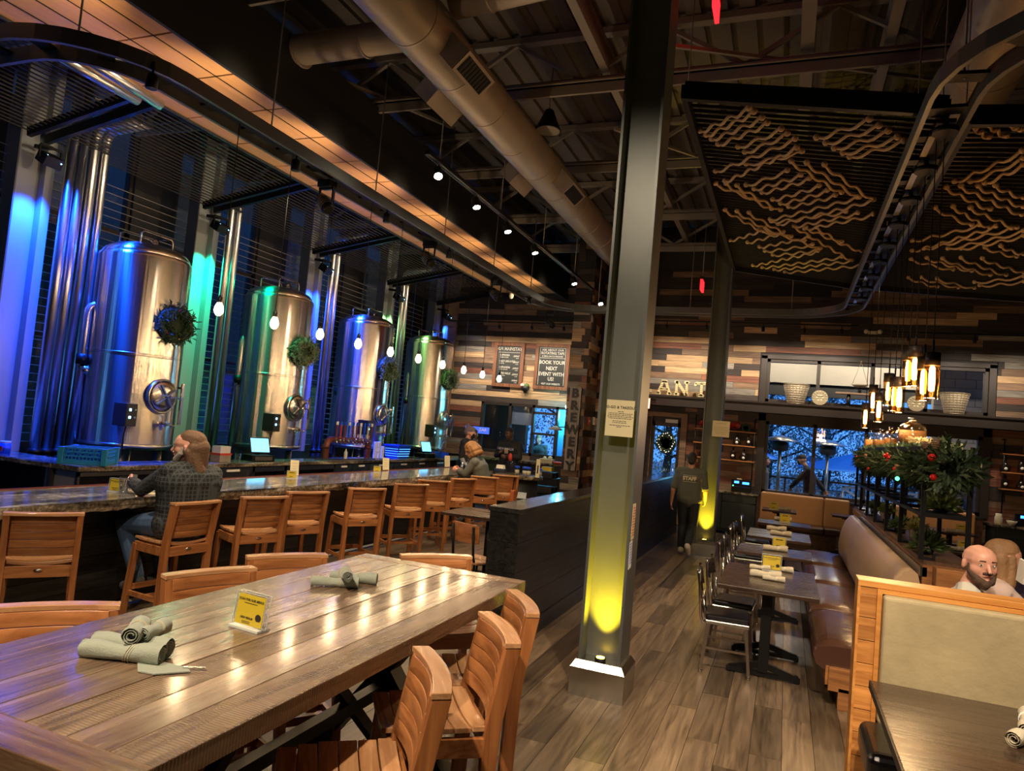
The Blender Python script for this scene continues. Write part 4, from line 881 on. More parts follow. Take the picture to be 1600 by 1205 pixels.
beer=plain('pale_beer',rgb(220,160,60),.2); M['beer']=beer
M['water']=glass('water',(.9,.93,.96,1),.02,2)
cup(onK(371,718,-.1),.045,.13,'clear empty cup beside the nearer tablet register')
# tap tower: copper coloured pipe arch with tap handles
ya=at(508,700,x=KX-.22).y; yb=at(573,700,x=KX-.22).y
t=thing('tap_tower','dark copper pipe beer tap tower with a row of tall handles','beer tap',(KX-.2,0,KZ))
zt=.36
B().tube([(0,ya,0),(0,ya,zt-.1),(0,ya+.03,zt-.03),(0,ya+.1,zt),(0,yb-.1,zt),(0,yb-.03,zt-.03),(0,yb,zt-.1),(0,yb,0)],.06,18).build('pipe_arch','copper',t)
b=B(); 
for q in(0,.0): b.cyl((0,ya,zt-.16),(0,ya,zt-.12),.072).cyl((0,yb,zt-.16),(0,yb,zt-.12),.072)
b.build('pipe_collar','copper',t)
B().bb(-.14,.14,ya-.1,yb+.1,0,.02).build('drip_tray','steel',t)
nh=10
for i in range(nh):
    y=ya+.13+(yb-ya-.2)*i/(nh-1)
    f=B().cyl((.04,y,zt),(.13,y,zt),.014).cyl((.11,y,zt),(.13,y,zt-.08),.011).cyl((.1,y,zt),(.1,y,zt+.05),.01).build('faucet','bright',t)
    h=B().box((.1,y,zt+.16),(.025,.032,.24),taper=.7).build('tap_handle',['copper','redcloth','copper','bluebin','copper','copper','paper2','bluebin','card','copper'][i],t); B().box((.1,y,zt+.31),(.02,.05,.06)).build('handle_badge','bluebin' if i%3 else 'white',h)
b_=onK(540,705,.0)
for k,(px,h) in enumerate(((586,.34),(591,.34),(597,.24))):
    p=onK(px,708,-.12); t=thing('cup_stack','tall stack of clear cups right of the tap tower, %s from the left'%ORD[k],'cups',p,0,'cup stacks by the tap tower'); b=B()
    for i in range(int(h/.03)): b.lathe([(.036,i*.03),(.044,i*.03+.045),(.042,i*.03+.045),(.034,i*.03)],n=14)
    b.build('cup_column','paper2',t,'stuff')
p=onK(620,712,-.24); p.y=at(620,712,x=KX-.24).y
t=thing('ice_tub','large royal blue perforated plastic tub on the back bar','tub',(p.x,p.y,KZ)); b=B(); w1,w2,h=.19,.26,.28
secs=[[(-a,-b2,z),(a,-b2,z),(a,b2,z),(-a,b2,z)] for a,b2,z in((w1*.75,w2*.85,0),(w1,w2,h),(w1-.01,w2-.01,h),(w1*.75-.01,w2*.85-.01,.01))]
b.sweep(secs,False); b.build('tub_body','bluebin',t)
b=B(); [b.box((w1*(.75+.25*z/h)+.003,-w2*.8+j*.04,z),(.004,.012,.012)) for j in range(12) for z in (.05,.1,.15,.2)]; [b.box((-w1*.7+j*.04,-w2*(.85+.15*z/h)-.003,z),(.012,.004,.012)) for j in range(8) for z in (.05,.1,.15,.2)]; b.build('perforation','screen',t,'stuff')
B().bb(-w1-.01,w1+.01,-w2-.01,-w2+.005,h-.02,h+.005).bb(-w1-.01,w1+.01,w2-.005,w2+.01,h-.02,h+.005).bb(w1-.005,w1+.01,-w2,w2,h-.02,h+.005).bb(-w1-.01,-w1+.005,-w2,w2,h-.02,h+.005).build('rim','bluebin',t)
# bottle of sanitiser, cups, straws crate
p=onK(540,711,-.1); t=thing('squeeze_bottle','pale blue squeeze bottle under the tap tower','bottle',p); B().lathe([(.03,0),(.032,.02),(.032,.14),(.012,.17),(.01,.2),(.001,.2)],n=16).build('body','screen' if 0 else 'paper2',t)
p=onK(686,713,-.2); t=thing('straw_crate','blue crate with tall clear tubes and straws beside the farther register','crate',p)
B().bb(-.15,.15,-.2,.2,0,.012).bb(-.15,.15,-.2,-.19,0,.12).bb(-.15,.15,.19,.2,0,.12).bb(.14,.15,-.2,.2,0,.12).bb(-.15,-.14,-.2,.2,0,.12).build('crate_box','bluebin',t)
for i in range(5): B().cyl((random.uniform(-.08,.08),-.14+i*.07,.02),(random.uniform(-.1,.1),-.12+i*.07,random.uniform(.4,.55)),.03,n=12).build('clear_tube','glassware',t)
p=onK(684,713,-.05); t=cup((p.x,p.y-.25,KZ),.04,.12,'small red-brown cup beside the farther register','copper','paper_cup')

# ---- items on the bar
def onbar(px,py): return at(px,py,z=1.0)
def menustand(label,c,rz,s=1,words=True):
    t=thing('menu_stand',label,'menu stand',c,rz); W_,H_,=.115*s,.095*s
    b=B(); b.box((0,.0,H_/2+.004),(W_,.022,H_),(-.12,0,0)); b.build('acrylic_block','acrylic',t)
    b=B(); e=.0022*s; b.bb(-W_/2,W_/2,-.022*s,.022*s,0,.006*s)
    for q in(-1,1): b.bar((q*W_/2,-.012-.0,.004),(q*W_/2,-.012+H_*.12,H_),e); b.bar((q*W_/2,.012,.004),(q*W_/2,.012+H_*.12,H_),e)
    b.bb(-W_/2,W_/2,H_*.12-.013,H_*.12-.010,H_,H_+.003).bb(-W_/2,W_/2,H_*.12+.010,H_*.12+.013,H_,H_+.003)
    b.build('polished_edge','glassedge',t)
    c_=B().box((0,0,H_/2+.004),(W_*.9,.002,H_*.86),(-.12,0,0)).build('menu_card','yellow',t)
    zc=H_/2+.004; Y=lambda z:.1206*(z-zc)-.0022
    if words:
        text('SCAN FOR OUR MENUS',.0094*s,'charcoal',c_,(0,Y(H_*.81),H_*.81),(PI/2-.12,0,0),extrude=.0002,bold=.0003,sx=.95)
        text('NEW REALM',.0085*s,'charcoal',c_,(-.008*s,Y(H_*.3),H_*.3),(PI/2-.12,0,0),extrude=.0002,bold=.0003)
        B().cyl((.036*s,Y(H_*.36)+.001,H_*.36),(.036*s,Y(H_*.36)-.0004,H_*.36),.011*s,n=20).build('round_badge','charcoal',c_)
        b=B(); [b.box((-.008*s,Y(z*H_),z*H_),(.032*s,.0004,.0013*s)) for z in(.2,.155)]; b.box((0,Y(H_*.72),H_*.72),(.05*s,.0004,.0016*s)); b.build('small_print','charcoal',c_,'stuff')
    else:
        b=B().box((0,Y(H_*.78),H_*.78),(.06*s,.0006,.008*s)); b.box((-.004*s,Y(H_*.25),H_*.25),(.04*s,.0006,.006*s)); b.build('small_print','charcoal',c_,'stuff')
    return t
# sheets clipped upright
def sheet(label,px,py,h,w=.11,rz=.9):
    p=onbar(px,py); t=thing('drink_list',label,'menu',p,rz); B().box((0,.02,.02),(.07,.05,.04)).build('wooden_block','benchwood',t); B().box((0,0,h/2),(w,.004,h),(-.22,0,0)).build('menu_sheet','card',t)
    b=B(); [b.box((0,-.004+(-.0)+ (z*.22-h/2*.22),z),(w*.6,.001,.004),(-.22,0,0)) for z in (h*.3,h*.45,h*.6,h*.8)]; b.build('printed_line','gal',t,'stuff'); return t
sheet('cream drink list in a wooden block on the bar, nearest of three',459,743,.2); sheet('cream drink list in a wooden block on the bar, middle of three',602,735,.2); sheet('cream drink list in a wooden block on the bar, farthest by the beanie bartender',698,730,.22)
p=onbar(181,769); menustand('yellow menu card in clear stand beside the glass of water on the bar',p,.25,1.25)
p=onbar(455,748); menustand('small yellow menu card in clear stand on the bar, before the nearest drink list',p,.5,1,False)
p=onbar(589,738); menustand('small yellow menu card in clear stand on the bar, before the middle drink list',p,.6,1,False)
p=onbar(192,772); cup(p,.042,.15,'pint glass of water before the man in plaid on the bar','glassware',liq='water',lf=.75)
t=thing('phone','black phone held by the man in plaid','phone',at(207,752,z=1.08)); B().box((0,0,0),(.075,.15,.012),(.9,0,.8)).build('phone_body','black',t,bevel=.004); B().box((.0,-.004,.006),(.066,.13,.001),(.9,0,.8)).build('screen','charcoal',t)
p=onbar(243,770); t=thing('printed_menu','folded menu with green corner under the forearm on the bar','menu',p,.5); B().bb(-.1,.1,-.13,.13,0,.003).build('sheet','card',t); B().bb(-.09,-.02,-.12,-.05,.003,.004).build('green_patch','leaf',t)
for i,(px,py,h) in enumerate(((722,741,.22),(728,739,.19))):
    t=thing('cocktail_shaker','steel shaker on the bar left of the curly-haired woman, %s'%('taller one','shorter one')[i],'shaker',onbar(px,py)); B().lathe([(.035,0),(.042,h*.6),(.04,h*.65),(.02,h*.85),(.018,h),(.001,h)],n=20).build('body','bright',t)
for i,(px,py) in enumerate(((733,738),(740,737))):
    cup(onbar(px,py),.045,.24,'tall clear carafe on the bar near the woman, %s one'%('left','right')[i],name='carafe')
cup(onbar(738,742),.042,.13,'glass of pale beer in the hands of the curly-haired woman','glassware',liq='beer',lf=.8)

# ---- napkin rolls
def make_roll(L=.24,r=.021,mat='napkin'):
    t=thing('napkin_roll','','napkin',(0,0,0)); b=B(); n=18; secs=[]
    for i in range(9):
        f=i/8; x=-L/2+L*f; rr=r*(1+.10*math.sin(f*9)+.12*(f-.5)); secs.append([(x,(rr+.002*math.sin(3*a+f*8))*math.cos(a),rr+(rr+.002*math.sin(2*a+f*6))*math.sin(a)) for a in [2*PI*j/n for j in range(n)]])
    b.sweep(secs,True,False); b.build('cloth',mat,t)
    sp=[]; 
    for i in range(26): a=i*.62; rr=r*(.97-.028*i); sp.append((rr*math.cos(a),r+rr*math.sin(a)))
    for e in(-1,1):
        b=B(); vs=[];fs=[]
        for k,(y,z) in enumerate(sp): vs+=[(e*(L/2-.001),y,z),(e*(L/2-.05),y,z)]
        for k in range(len(sp)-1): fs.append((2*k,2*k+1,2*k+3,2*k+2))
        b.add(vs,fs,True); o=b.build('rolled_edge',mat,t); md=o.modifiers.new('s','SOLIDIFY'); md.thickness=.0016
    b=B()
    for k in range(3): x=.02+k*.008; f=(x+L/2)/L; rr=r*(1+.10*math.sin(f*9)+.12*(f-.5))+.0022; b.tube([(x+.01*math.sin(a*1),rr*math.cos(a),r+rr*math.sin(a)) for a in [2*PI*j/16 for j in range(16)]],.0013,4,closed=True)
    b.build('stripe','napkinw' if mat=='napkin' else 'white',t,'stuff')
    return t
roll=make_roll(.25,.026)
def place_roll(px,py,z,rz,label,group,s=1,tilt=0,ref=[None]):
    p=at(px,py,z=z); 
    if ref[0] is None: ref[0]=1; r=roll; r.location=p; r.rotation_euler=(0,tilt,rz); r['label']=label; r['group']=group; r.scale=(s,s,s)
    else: r=dup(roll,p,rz,label,group,s); r.rotation_euler=(0,tilt,rz)
    return r
G='napkin rolls heaped on the near end of the plank table'
place_roll(190,1032,1.0,.32,'grey napkin roll with cutlery, lower front one of the near heap',G,1.12)
place_roll(205,1020,1.0,.25,'grey napkin roll, lower rear one of the near heap',G,1.12)
place_roll(211,1000,1.05,2.2,'grey napkin roll laid across the near heap, left one with open end to the camera',G,(.6,1.15,1.15),.05)
place_roll(240,996,1.05,1.85,'grey napkin roll laid across the near heap, right one beside it',G,(.55,.95,.95),.05)
G='napkin rolls heaped on the far end of the plank table'
place_roll(523,917,1.0,.5,'grey-green napkin roll at the far end of the table, front left one',G,.95)
place_roll(552,910,1.0,.35,'grey-green napkin roll at the far end of the table, right one',G,1.0)
place_roll(540,906,1.052,2.3,'grey-green napkin roll at the far end of the table, resting on top',G,(.5,1,1),.05)
t=thing('loose_napkin','flat corner of a grey napkin and a knife sticking out under the near heap','napkin',at(250,1045,z=1.001)); 
B().prism([(-.09,-.01),(-.03,-.06),(.03,-.05),(.1,.03),(.06,.05),(-.08,.04)],0,.004).build('cloth','napkin',t); B().bar((.06,.04,.006),(.12,.075,.006),.012,.003).build('knife_tip','steel',t)
menustand('yellow menu card in clear acrylic stand on the plank table',at(388,982,z=1.0),-.1,1.42)

# ---- black half-height partition
PXa,PXb,PY0,PY1,PZ=-2.33,-2.06,5.64,15.3,1.2
t=thing('partition_wall','black stained wooden half-height partition with smooth ledge left of the aisle','partition',(0,0,0))
B().bb(PXa+.02,PXb-.02,PY0+.02,PY1,0,PZ-.04).build('core','blackpaint',t)
for i in range(4):
    y=PY0
    z0=.16+i*.25
    for l in (2.4,2.4,2.4,2.46): B().bb(PXb-.02,PXb+random.uniform(-.001,.001),y+.0015,y+l-.0015,z0+.0015,z0+.2485).build('cladding_board','blackwood',t); y+=l
    B().bb(PXa,PXb,PY0,PY0+.02,z0+.0015,z0+.2485).build('cladding_board','blackwood',t)
B().bb(PXa-.01,PXb+.012,PY0-.01,PY1,PZ-.04,PZ).build('ledge','blackledge',t,bevel=.004)
B().bb(PXb-.02,PXb+.01,PY0,PY1,0,.16).bb(PXa,PXb,PY0-.01,PY0+.02,0,.16).build('skirting','blackwood',t)
o=B().box((0,0,0),(.006,.07,.11)).build('wall_outlet','black'); o.location=(PXb+.004,8.3,.42); tag(o,'black electrical outlet on the partition behind the front column','outlet')
b=B().bb(0,.004,-.015,.015,.015,.035).bb(0,.004,-.015,.015,-.035,-.015); o2=b.build('socket','charcoal',o); 
p=at(815,779,z=PZ); t=thing('table_tent','small clear card holder at the near end of the partition ledge','sign holder',p); B().box((0,0,.03),(.09,.004,.06),(-.3,0,0)).box((0,0,.004),(.09,.05,.006)).build('holder','glassedge',t)
# low wooden table and school chairs behind the partition
t=thing('low_table','brown wood two-top table beside the bar stools, cut off by the partition','table',(-3.35,8.35,0))
B().bb(-.6,.38,-.4,.4,.725,.76).build('tabletop','dktable',t,bevel=.003); B().cyl((-.1,0,.03),(-.1,0,.725),.04).build('pedestal','black',t); B().bar((-.4,0,.02),(.2,0,.02),.06,.03).bar((-.1,-.3,.02),(-.1,.3,.02),.06,.03).build('cross_foot','black',t)
def make_school(name,label,loc,rz,wm='benchwood'):
    t=thing(name,label,'chair',loc,rz)
    B().box((0,0,.44),(.4,.38,.025)).build('seat','teaklit',t,bevel=.01)
    b=B(); secs=[]
    for i in range(9):
        x=-.2+.4*i/8; y=-.19-.03*(1-(x/.2)**2); sh=.012 if i in(0,8) else 0; secs.append([(x,y,.64+sh),(x,y+.014,.64+sh),(x,y+.005,.84-sh),(x,y-.009,.84-sh)])
    b.sweep(secs,True); b.build('backrest','teak',t,bevel=.003)
    for s in(-1,1):
        B().tube([(s*.15,-.05,.42),(s*.15,-.17,.43),(s*.15,-.2,.5),(s*.15,-.235,.82)],.014,8).build('back_upright','black',t)
        B().cyl((s*.16,.15,.43),(s*.19,.2,0),.013,n=8).build('leg','black',t); B().cyl((s*.16,-.14,.43),(s*.19,-.22,0),.013,n=8).build('leg','black',t)
    return t
make_school('school_chair','wooden school chair with black metal uprights left of the partition end',(-3.02,7.02,0),-.35)
make_school('school_chair','wooden chair tucked behind the partition near the low table',(-2.6,7.75,0),1.3)

# ---- dining tables, steel chairs
def make_dtable(lx,ly,n,label,x,y):
    t=thing('dining_table',label,'table',(x,y,0)); B().bb(-lx/2,lx/2,-ly/2,ly/2,.728,.762).build('tabletop','dktable',t,bevel=.003)
    for yy in ((-ly/4-.02,ly/4+.02) if n==2 else (0,)):
        B().bb(-.04,.04,yy-.04,yy+.04,.05,.7).cyl((0,yy,.69),(0,yy,.73),.12).build('pedestal','black',t)
        f=B().bar((-.29,yy,.03),(.29,yy,.03),.05,.03).bar((-.02,yy,.1),(-.27,yy,.035),.035,.05).bar((.02,yy,.1),(.27,yy,.035),.035,.05); f.build('cross_foot','black',t)
        b=B(); [b.cyl((s*.27,yy,0),(s*.27,yy,.03),.018,n=8) for s in(-1,1)]; b.build('levelling_foot','charcoal',t)
    return t
DT=[(-.07,6.72,1.22,2,'nearest and largest'),(-.05,8.53,.66,1,'second from the camera'),(-.02,10.2,.95,1,'third from the camera'),(.04,11.9,.6,1,'fourth from the camera')]
for x,y,ly,n,l in DT: make_dtable(.77,ly,n,'dark wood dining table along the brown bench, %s'%l,x,y)
make_dtable(.6,.6,1,'small dark table before the tan window bench, left one',-.05,14.4); make_dtable(.6,.6,1,'small dark table before the tan window bench, beside the bench end',1.18,14.9)
def make_chrome():
    t=thing('steel_chair','','chair',(0,0,0))
    B().box((0,0,.455),(.37,.35,.045)).build('seat_pad','blackleather',t,bevel=.018,segs=3)
    B().box((0,0,.415),(.38,.36,.035)).build('seat_frame','steel',t,bevel=.01)
    secs=[]
    for i in range(9):
        x=-.175+.35*i/8; y=-.23-.035*(1-(x/.175)**2); secs.append([(x,y+.012,.66),(x,y+.024,.66),(x,y,.8),(x,y-.012,.8)])
    B().sweep(secs,True).build('backrest','blackleather',t,bevel=.004)
    for s in(-1,1):
        B().tube([(s*.15,-.12,.4),(s*.165,-.2,.405),(s*.17,-.215,.45),(s*.175,-.23,.6),(s*.178,-.25,.8),(s*.16,-.255,.83)],.012,10).build('back_tube','bright',t)
        B().tube([(s*.14,-.13,.4),(s*.15,-.175,.405),(s*.15,-.185,.46),(s*.155,-.2,.62)],.009,8).build('inner_tube','bright',t)
        for q in(-1,1): l=B().bar((s*.165,q*.15,.4),(s*.2,q*.19,.03),.036,.024,up=(0,1,0)).build('leg','steelbr',t); B().cyl((s*.2,q*.19,0),(s*.2,q*.19,.03),.016,n=8).build('glide','bright',l)
        B().bar((s*.183,-.17,.2),(s*.183,.17,.2),.012,.018).build('side_stretcher','steelbr',t)
    for q in(-1,1): B().bar((-.183,q*.17,.22),(.183,q*.17,.22),.012,.018).build('cross_stretcher','steelbr',t)
    return t
ch=make_chrome(); ch.location=(-.38,6.42,0); ch.rotation_euler=(0,0,-PI/2+.08); ch['label']='steel chair with black seat pad at the nearest dining table, front one'; ch['group']='steel chairs at the dining tables'
for x,y,r,l in ((-.36,7.02,-.05,'at the nearest dining table, rear one'),(-.38,8.35,.06,'at the second dining table'),(-.37,8.95,0,'just beyond the second dining table'),(-.38,10.05,.05,'at the third dining table'),(-.36,10.6,-.04,'at the far side of the third dining table'),(-.33,11.75,0,'at the fourth dining table')):
    dup(ch,(x,y,0),-PI/2+r,'steel chair with black seat pad '+l,'steel chairs at the dining tables')
def dress(px,py,z,k,lab,rz=.05,s=1.3,card=True,rolls=2):
    if card: menustand('yellow menu card in clear stand on the %s'%lab,at(px,py,z=z),rz,s,k<2)
for (px,py,lab,s) in ((1205,892,'nearest dining table',1.5),(1217,857,'second dining table',1.3)):
    menustand('yellow menu card in clear stand on the %s'%lab,at(px,py,z=.762),.05,s,lab.startswith('nearest'))
menustand('yellow menu card in clear stand on the small table before the window bench',(-.15,14.3,.762),.05,1.5,False)
wr=make_roll(.26,.03,'napkinw'); first=[1]
G='cream napkin rolls on the dining tables'
for (px,py,rz,lab,s) in ((1196,903,.0,'front one on the nearest dining table',.95),(1209,908,-.05,'small front one on the nearest dining table',.7),(1187,890,.1,'rear left one on the nearest dining table',.7),(1221,893,-.15,'rear right one on the nearest dining table',.8),(1211,861,.1,'on the second dining table',1),(1220,837,0,'near one on the third dining table',1),(1213,829,.15,'far one on the third dining table',1),(1223,814,.1,'on the fourth dining table',1)):
    p=at(px,py,z=.762); L='cream napkin roll, '+lab
    if first: first.pop(); wr.location=p; wr.rotation_euler=(0,0,rz); wr['label']=L; wr['group']=G
    else: dup(wr,p,rz,L,G,s)

menustand('yellow menu card in clear stand on the fourth dining table',(.05,12.02,.762),.05,1.4,False)
dup(wr,(.03,14.42,.762),.3,'cream napkin roll on the small table before the window bench',G,1)
# ---- bench along y with beige back
BN0,BN1=6.0,11.6
t=thing('long_bench','long brown leather bench with beige rolled backrest along the dining tables','bench',(0,0,0))
n=4; cuts=[6.0,7.35,8.75,10.1,11.6]
for a,c in zip(cuts,cuts[1:]):
    secs=[]
    for i in range(9):
        f=i/8; y=a+.01+(c-a-.02)*f; d=.035*(1-abs(2*f-1)**4)
        secs.append([(.36,y,.27),(.31,y,.3),(.295-.01,y,.37),(.32,y,.425+d*.6),(.42,y,.45+d),(.62,y,.45+d),(.86,y,.43+d*.5),(.86,y,.27)])
    B().sweep(secs,True).build('seat_cushion','brownleather',t)
secs=[]
m_=26
for i in range(m_+1):
    f=i/m_; y=6.12+(11.45-6.12)*f; e=1-max(0,(f-.9)/.1)**2*.28
    prof=[(.84,.43),(.80,.5),(.79,.7),(.81,.9),(.84,1.0),(.885,1.065),(.94,1.085),(.975,1.06),(.99,1.0),(.99,.43)]
    secs.append([(x,y,.43+(z-.43)*e) for x,z in prof])
B().sweep(secs,True).build('backrest','beigeleather',t)
B().bb(.42,.98,6.04,11.5,.12,.28).bb(.38,.42,6.0,11.5,.16,.3).build('plinth','benchwood',t)
B().bb(.40,.98,5.96,6.03,.13,.3).bb(.47,.98,5.96,6.03,0,.16).build('end_panel','benchwood',t,bevel=.003)
# divider wall behind bench: wood planter wall
t=thing('divider_wall','low timber divider wall between the two benches carrying the plant rack','divider',(0,0,0))
B().bb(1.0,1.34,6.1,11.8,0,1.14).build('core','benchwood',t)
for i in range(5):
    y=6.1
    B().bb(1.005,1.335,6.1+i*1.14,6.1+(i+1)*1.14-.004,1.14,1.17).build('top_board','deskwood',t)
B().bb(.985,1.03,6.1,11.8,1.05,1.12).build('dark_rail','blackledge',t)
for i in range(5): B().box((1.16,6.04,.2+i*.21),(.19,.17,.205)).build('stacked_block','benchwood',t,bevel=.003)
for s,x in ((-1,1.0),(1,1.35)): B().box((x+s*.03,6.02,.5),(.12,.1,.99)).build('side_block','benchwood',t,bevel=.003)
# plant rack
RX0,RX1=.99,1.29; RZ=1.17; RT=2.0
t=thing('plant_rack','long black steel rack standing on the divider wall with plants and jars','rack',(0,0,0))
RYs=[6.15,7.2,8.15,9.1,9.95,10.75,11.5]
for i,y in enumerate(RYs):
    for x in (RX0,RX1): 
        p=B().bb(x-.016,x+.016,y-.016,y+.016,RZ+.0,RT+(.04 if i==0 else 0)).build('post','black',t); 
    B().bb(RX0,RX0+.09,y-.008,y+.008,RZ,RZ+.02).bb(RX0+.08,RX0+.095,y-.02,y+.02,RZ-.0,RZ+.05).bb(RX1,RX1+.09,y-.008,y+.008,RZ,RZ+.02).build('foot_bracket','black',t)
    B().bb(RX0,RX1,y-.014,y+.014,RZ+.32,RZ+.35).bb(RX0,RX1,y-.014,y+.014,RZ+.62,RZ+.65).bb(RX0,RX1,y-.014,y+.014,RT-.02,RT+.01).build('cross_bar','black',t)
for x in (RX0,RX1): B().bb(x-.014,x+.014,RYs[0],RYs[-1],RT-.02,RT+.01).bb(x-.014,x+.014,RYs[0],RYs[-1],RZ+.62,RZ+.65).bb(x-.014,x+.014,RYs[0],RYs[-1],RZ+.32,RZ+.345).build('long_rail','black',t)
B().bb(RX0,RX1,RYs[0],RYs[-1],RZ+.645,RZ+.655).build('mesh_shelf','black',t)
for a,c in zip(RYs[:-1],RYs[1:]):
    if a in (6.15,8.15,9.95): B().bb(RX0,RX1,a,a+.4,RZ+.345,RZ+.352).build('half_shelf','black',t)
# garland
t=thing('pine_garland','thick pine garland with red berries, baubles and cones along the rack top','garland',(0,0,0))
b=B(); bf=B()
for i in range(9500):
    y=random.uniform(5.95,11.6); ph=random.random()*2*PI; rr=random.uniform(.3,1)
    c=V(((RX0+RX1)/2+.2*rr*math.cos(ph),y,RZ+.70+.17*rr*math.sin(ph)))
    d=V((math.cos(ph)+random.gauss(0,.6),random.gauss(0,.8),math.sin(ph)*.8+random.gauss(0,.5))).normalized()*random.uniform(.045,.1); s=d.cross(V((.2,.7,.5))).normalized()*.006; u=s.cross(d).normalized()*.008
    (b if i%4 else bf).add([c-s,c+s,c+d*.6+s*1.6,c+d,c+d*.6-s*1.6,c+d*.4+u],[(0,1,5),(1,2,5),(2,3,5),(3,4,5),(4,0,5),(0,4,3,2,1)])
for (px,py,n_) in ((1452,690,60),(1478,680,40),(1500,720,30),(1497,745,24)):   # tall sprigs at the near end
    q=at(px,py,y=6.15)
    for i in range(n_):
        f=i/n_; c=V((1.17,6.15,RZ+.75)).lerp(q,f)+V((random.gauss(0,.01),random.gauss(0,.02),0)); d=V((random.gauss(0,1),random.gauss(0,1),random.gauss(.5,.5))).normalized()*.05; s=d.cross(V((.2,.7,.5))).normalized()*.003
        b.add([c-s,c+s,c+d*.6+s*1.6,c+d,c+d*.6-s*1.6],[(0,1,2,3,4),(4,3,2,1,0)])
b.build('needles','pine',t,'stuff'); bf.build('frosted_needles','pinelight',t,'stuff')
for (px,py,r,mt,nm) in ((1456,715,.028,'red','bauble'),(1458,746,.024,'red','bauble'),(1398,733,.018,'red','bauble'),(1357,733,.02,'red','bauble'),(1402,748,.018,'green','bauble'),(1385,713,.03,'red','berry_cluster'),(1390,716,.02,'red','berry_cluster'),(1343,717,.02,'red','berry_cluster'),(1462,695,.042,'cone','pine_cone'),(1402,731,.03,'cone','pine_cone'),(1445,696,.03,'cone','pine_cone'),(1353,713,.03,'cone','pine_cone')):
    x=RX0-.06 if px<1440 else 1.1
    p=at(px,py,x=x) if px<1440 else at(px,py,y=5.98); q=B()
    if nm=='pine_cone':
        for i in range(5): q.lathe([(r*(.3+.2*i)*(1 if i<3 else .7),-.004),(r*(.5+.2*i)*(1 if i<3 else .6),.004)],p+V((0,0,-r*.6+i*r*.35)),9)
    elif nm=='berry_cluster':
        for i in range(7): q.sph(p+V((random.gauss(0,.02),random.gauss(0,.02),random.gauss(0,.018))),.013,8,m=5)
    else: q.sph(p,r,14)
    q.build(nm,mt,t)
# plants on rack and divider
def plant(px,py,y,x,z,r,label,mat,potr=.06,poth=.09,potm='blackpot',n=110,lw=.3):
    c=V((x,y,z)); t=thing('potted_plant',label,'plant',c)
    B().lathe([(potr*.75,0),(potr,poth),(potr*.92,poth),(potr*.6,poth*.85),(.001,poth*.85)],n=18).build('pot',potm,t)
    b=B()
    for i in range(n):
        a=random.random()*2*PI; e=random.uniform(-.1,1.4); d=V((math.cos(a)*math.cos(e),math.sin(a)*math.cos(e),math.sin(e))); l=r*random.uniform(.7,1.05); p0=V((0,0,poth))+d*l*.25; s=d.cross(V((0,0,1)));
        if s.length<.1: s=V((1,0,0))
        s=s.normalized()*l*lw*.5; u=s.cross(d).normalized()*l*.08
        b.add([p0,p0+d*l*.4+s+u,p0+d*l*.8,p0+d*l*.4-s+u,p0+d*l*.4-u],[(0,1,4),(1,2,4),(2,3,4),(3,0,4),(0,3,2,1)])
    b.build('leaves',mat,t,'stuff'); return t
plant(0,0,6.35,1.14,RZ+.352,.17,'broad light green plant on the rack shelf at the near end','leaf',.06,.03)
plant(0,0,6.55,1.1,RZ,.17,'dark leafy plant on the divider at the near end of the rack','leafdark',.05,.04)
plant(0,0,7.2,1.12,RZ,.12,'yellow-green variegated plant in clay pot on the divider','leafyel',.065,.13,'pot',90,.35)
plant(0,0,8.1,1.12,RZ,.13,'small dark plant on the divider, behind the variegated one','leafdark',.05,.06)
plant(0,0,9.3,1.12,RZ,.13,'pale feathery plant in clay pot on the divider, middle of the rack','leaf',.06,.12,'pot',90,.18)
plant(0,0,10.4,1.12,RZ,.12,'small green plant on the divider near the far rack end','leafdark',.05,.08)
# glass jugs on rack
def jug(label,c,r,h,fill=None,neck=.25):
    t=thing('glass_jug',label,'jug',c)
    B().lathe([(r*.92,0),(r,r*.15),(r,h*.5),(r*.85,h*.68),(r*.45,h*.8),(r*neck,h*.85),(r*neck,h*.95),(r*neck*1.25,h*.96),(r*neck*1.25,h),(r*neck*.9,h)],n=26).build('glass_wall','jarglass',t)
    if fill: B().lathe([(.001,.005),(r*.9,.006),(r*.96,r*.18),(r*.96,h*fill),(.001,h*fill)],n=24).build('filling','corkfill',t)
    return t
for (px,py,x_,r,h,l,fl_) in ((1425,693,1.14,.125,.25,'largest glass jug half filled with corks on the rack top, nearest',.5),(1402,698,1.08,.07,.2,'slim glass jug on the rack top, second from the near end',None),(1391,697,1.2,.08,.24,'glass jug with corks on the rack top, third from the near end',.4),(1376,698,1.1,.09,.22,'round glass jug on the rack top, fourth from the near end',.4),(1361,699,1.12,.09,.24,'glass jug with corks on the rack top, farthest',.45)):
    p=at(px,py,x=x_); jug(l,(x_,p.y,RZ+.84 if 0 else p.z),r*(1),h,fl_)
B().bb(RX0,RX1,6.9,11.5,RT-.0,RT+.012)
t=thing('jug_board','narrow dark board across the rack top under the glass jugs','shelf',(0,0,0)); B().bb(RX0-.02,RX1+.02,6.25,11.4,RT+.01,RT+.022).build('board','black',t)
c=at(1438,690,y=6.35); t=thing('decor_sprig','snowy white twig ball under the largest jug','decoration',c); b=B()
for i in range(140):
    a=random.random()*2*PI; b.bar((math.cos(a)*.02,math.sin(a)*.02,0),(math.cos(a)*random.uniform(.03,.11),math.sin(a)*random.uniform(.02,.05),random.uniform(-.02,.04)),.004)
b.build('twigs','paper',t,'stuff')

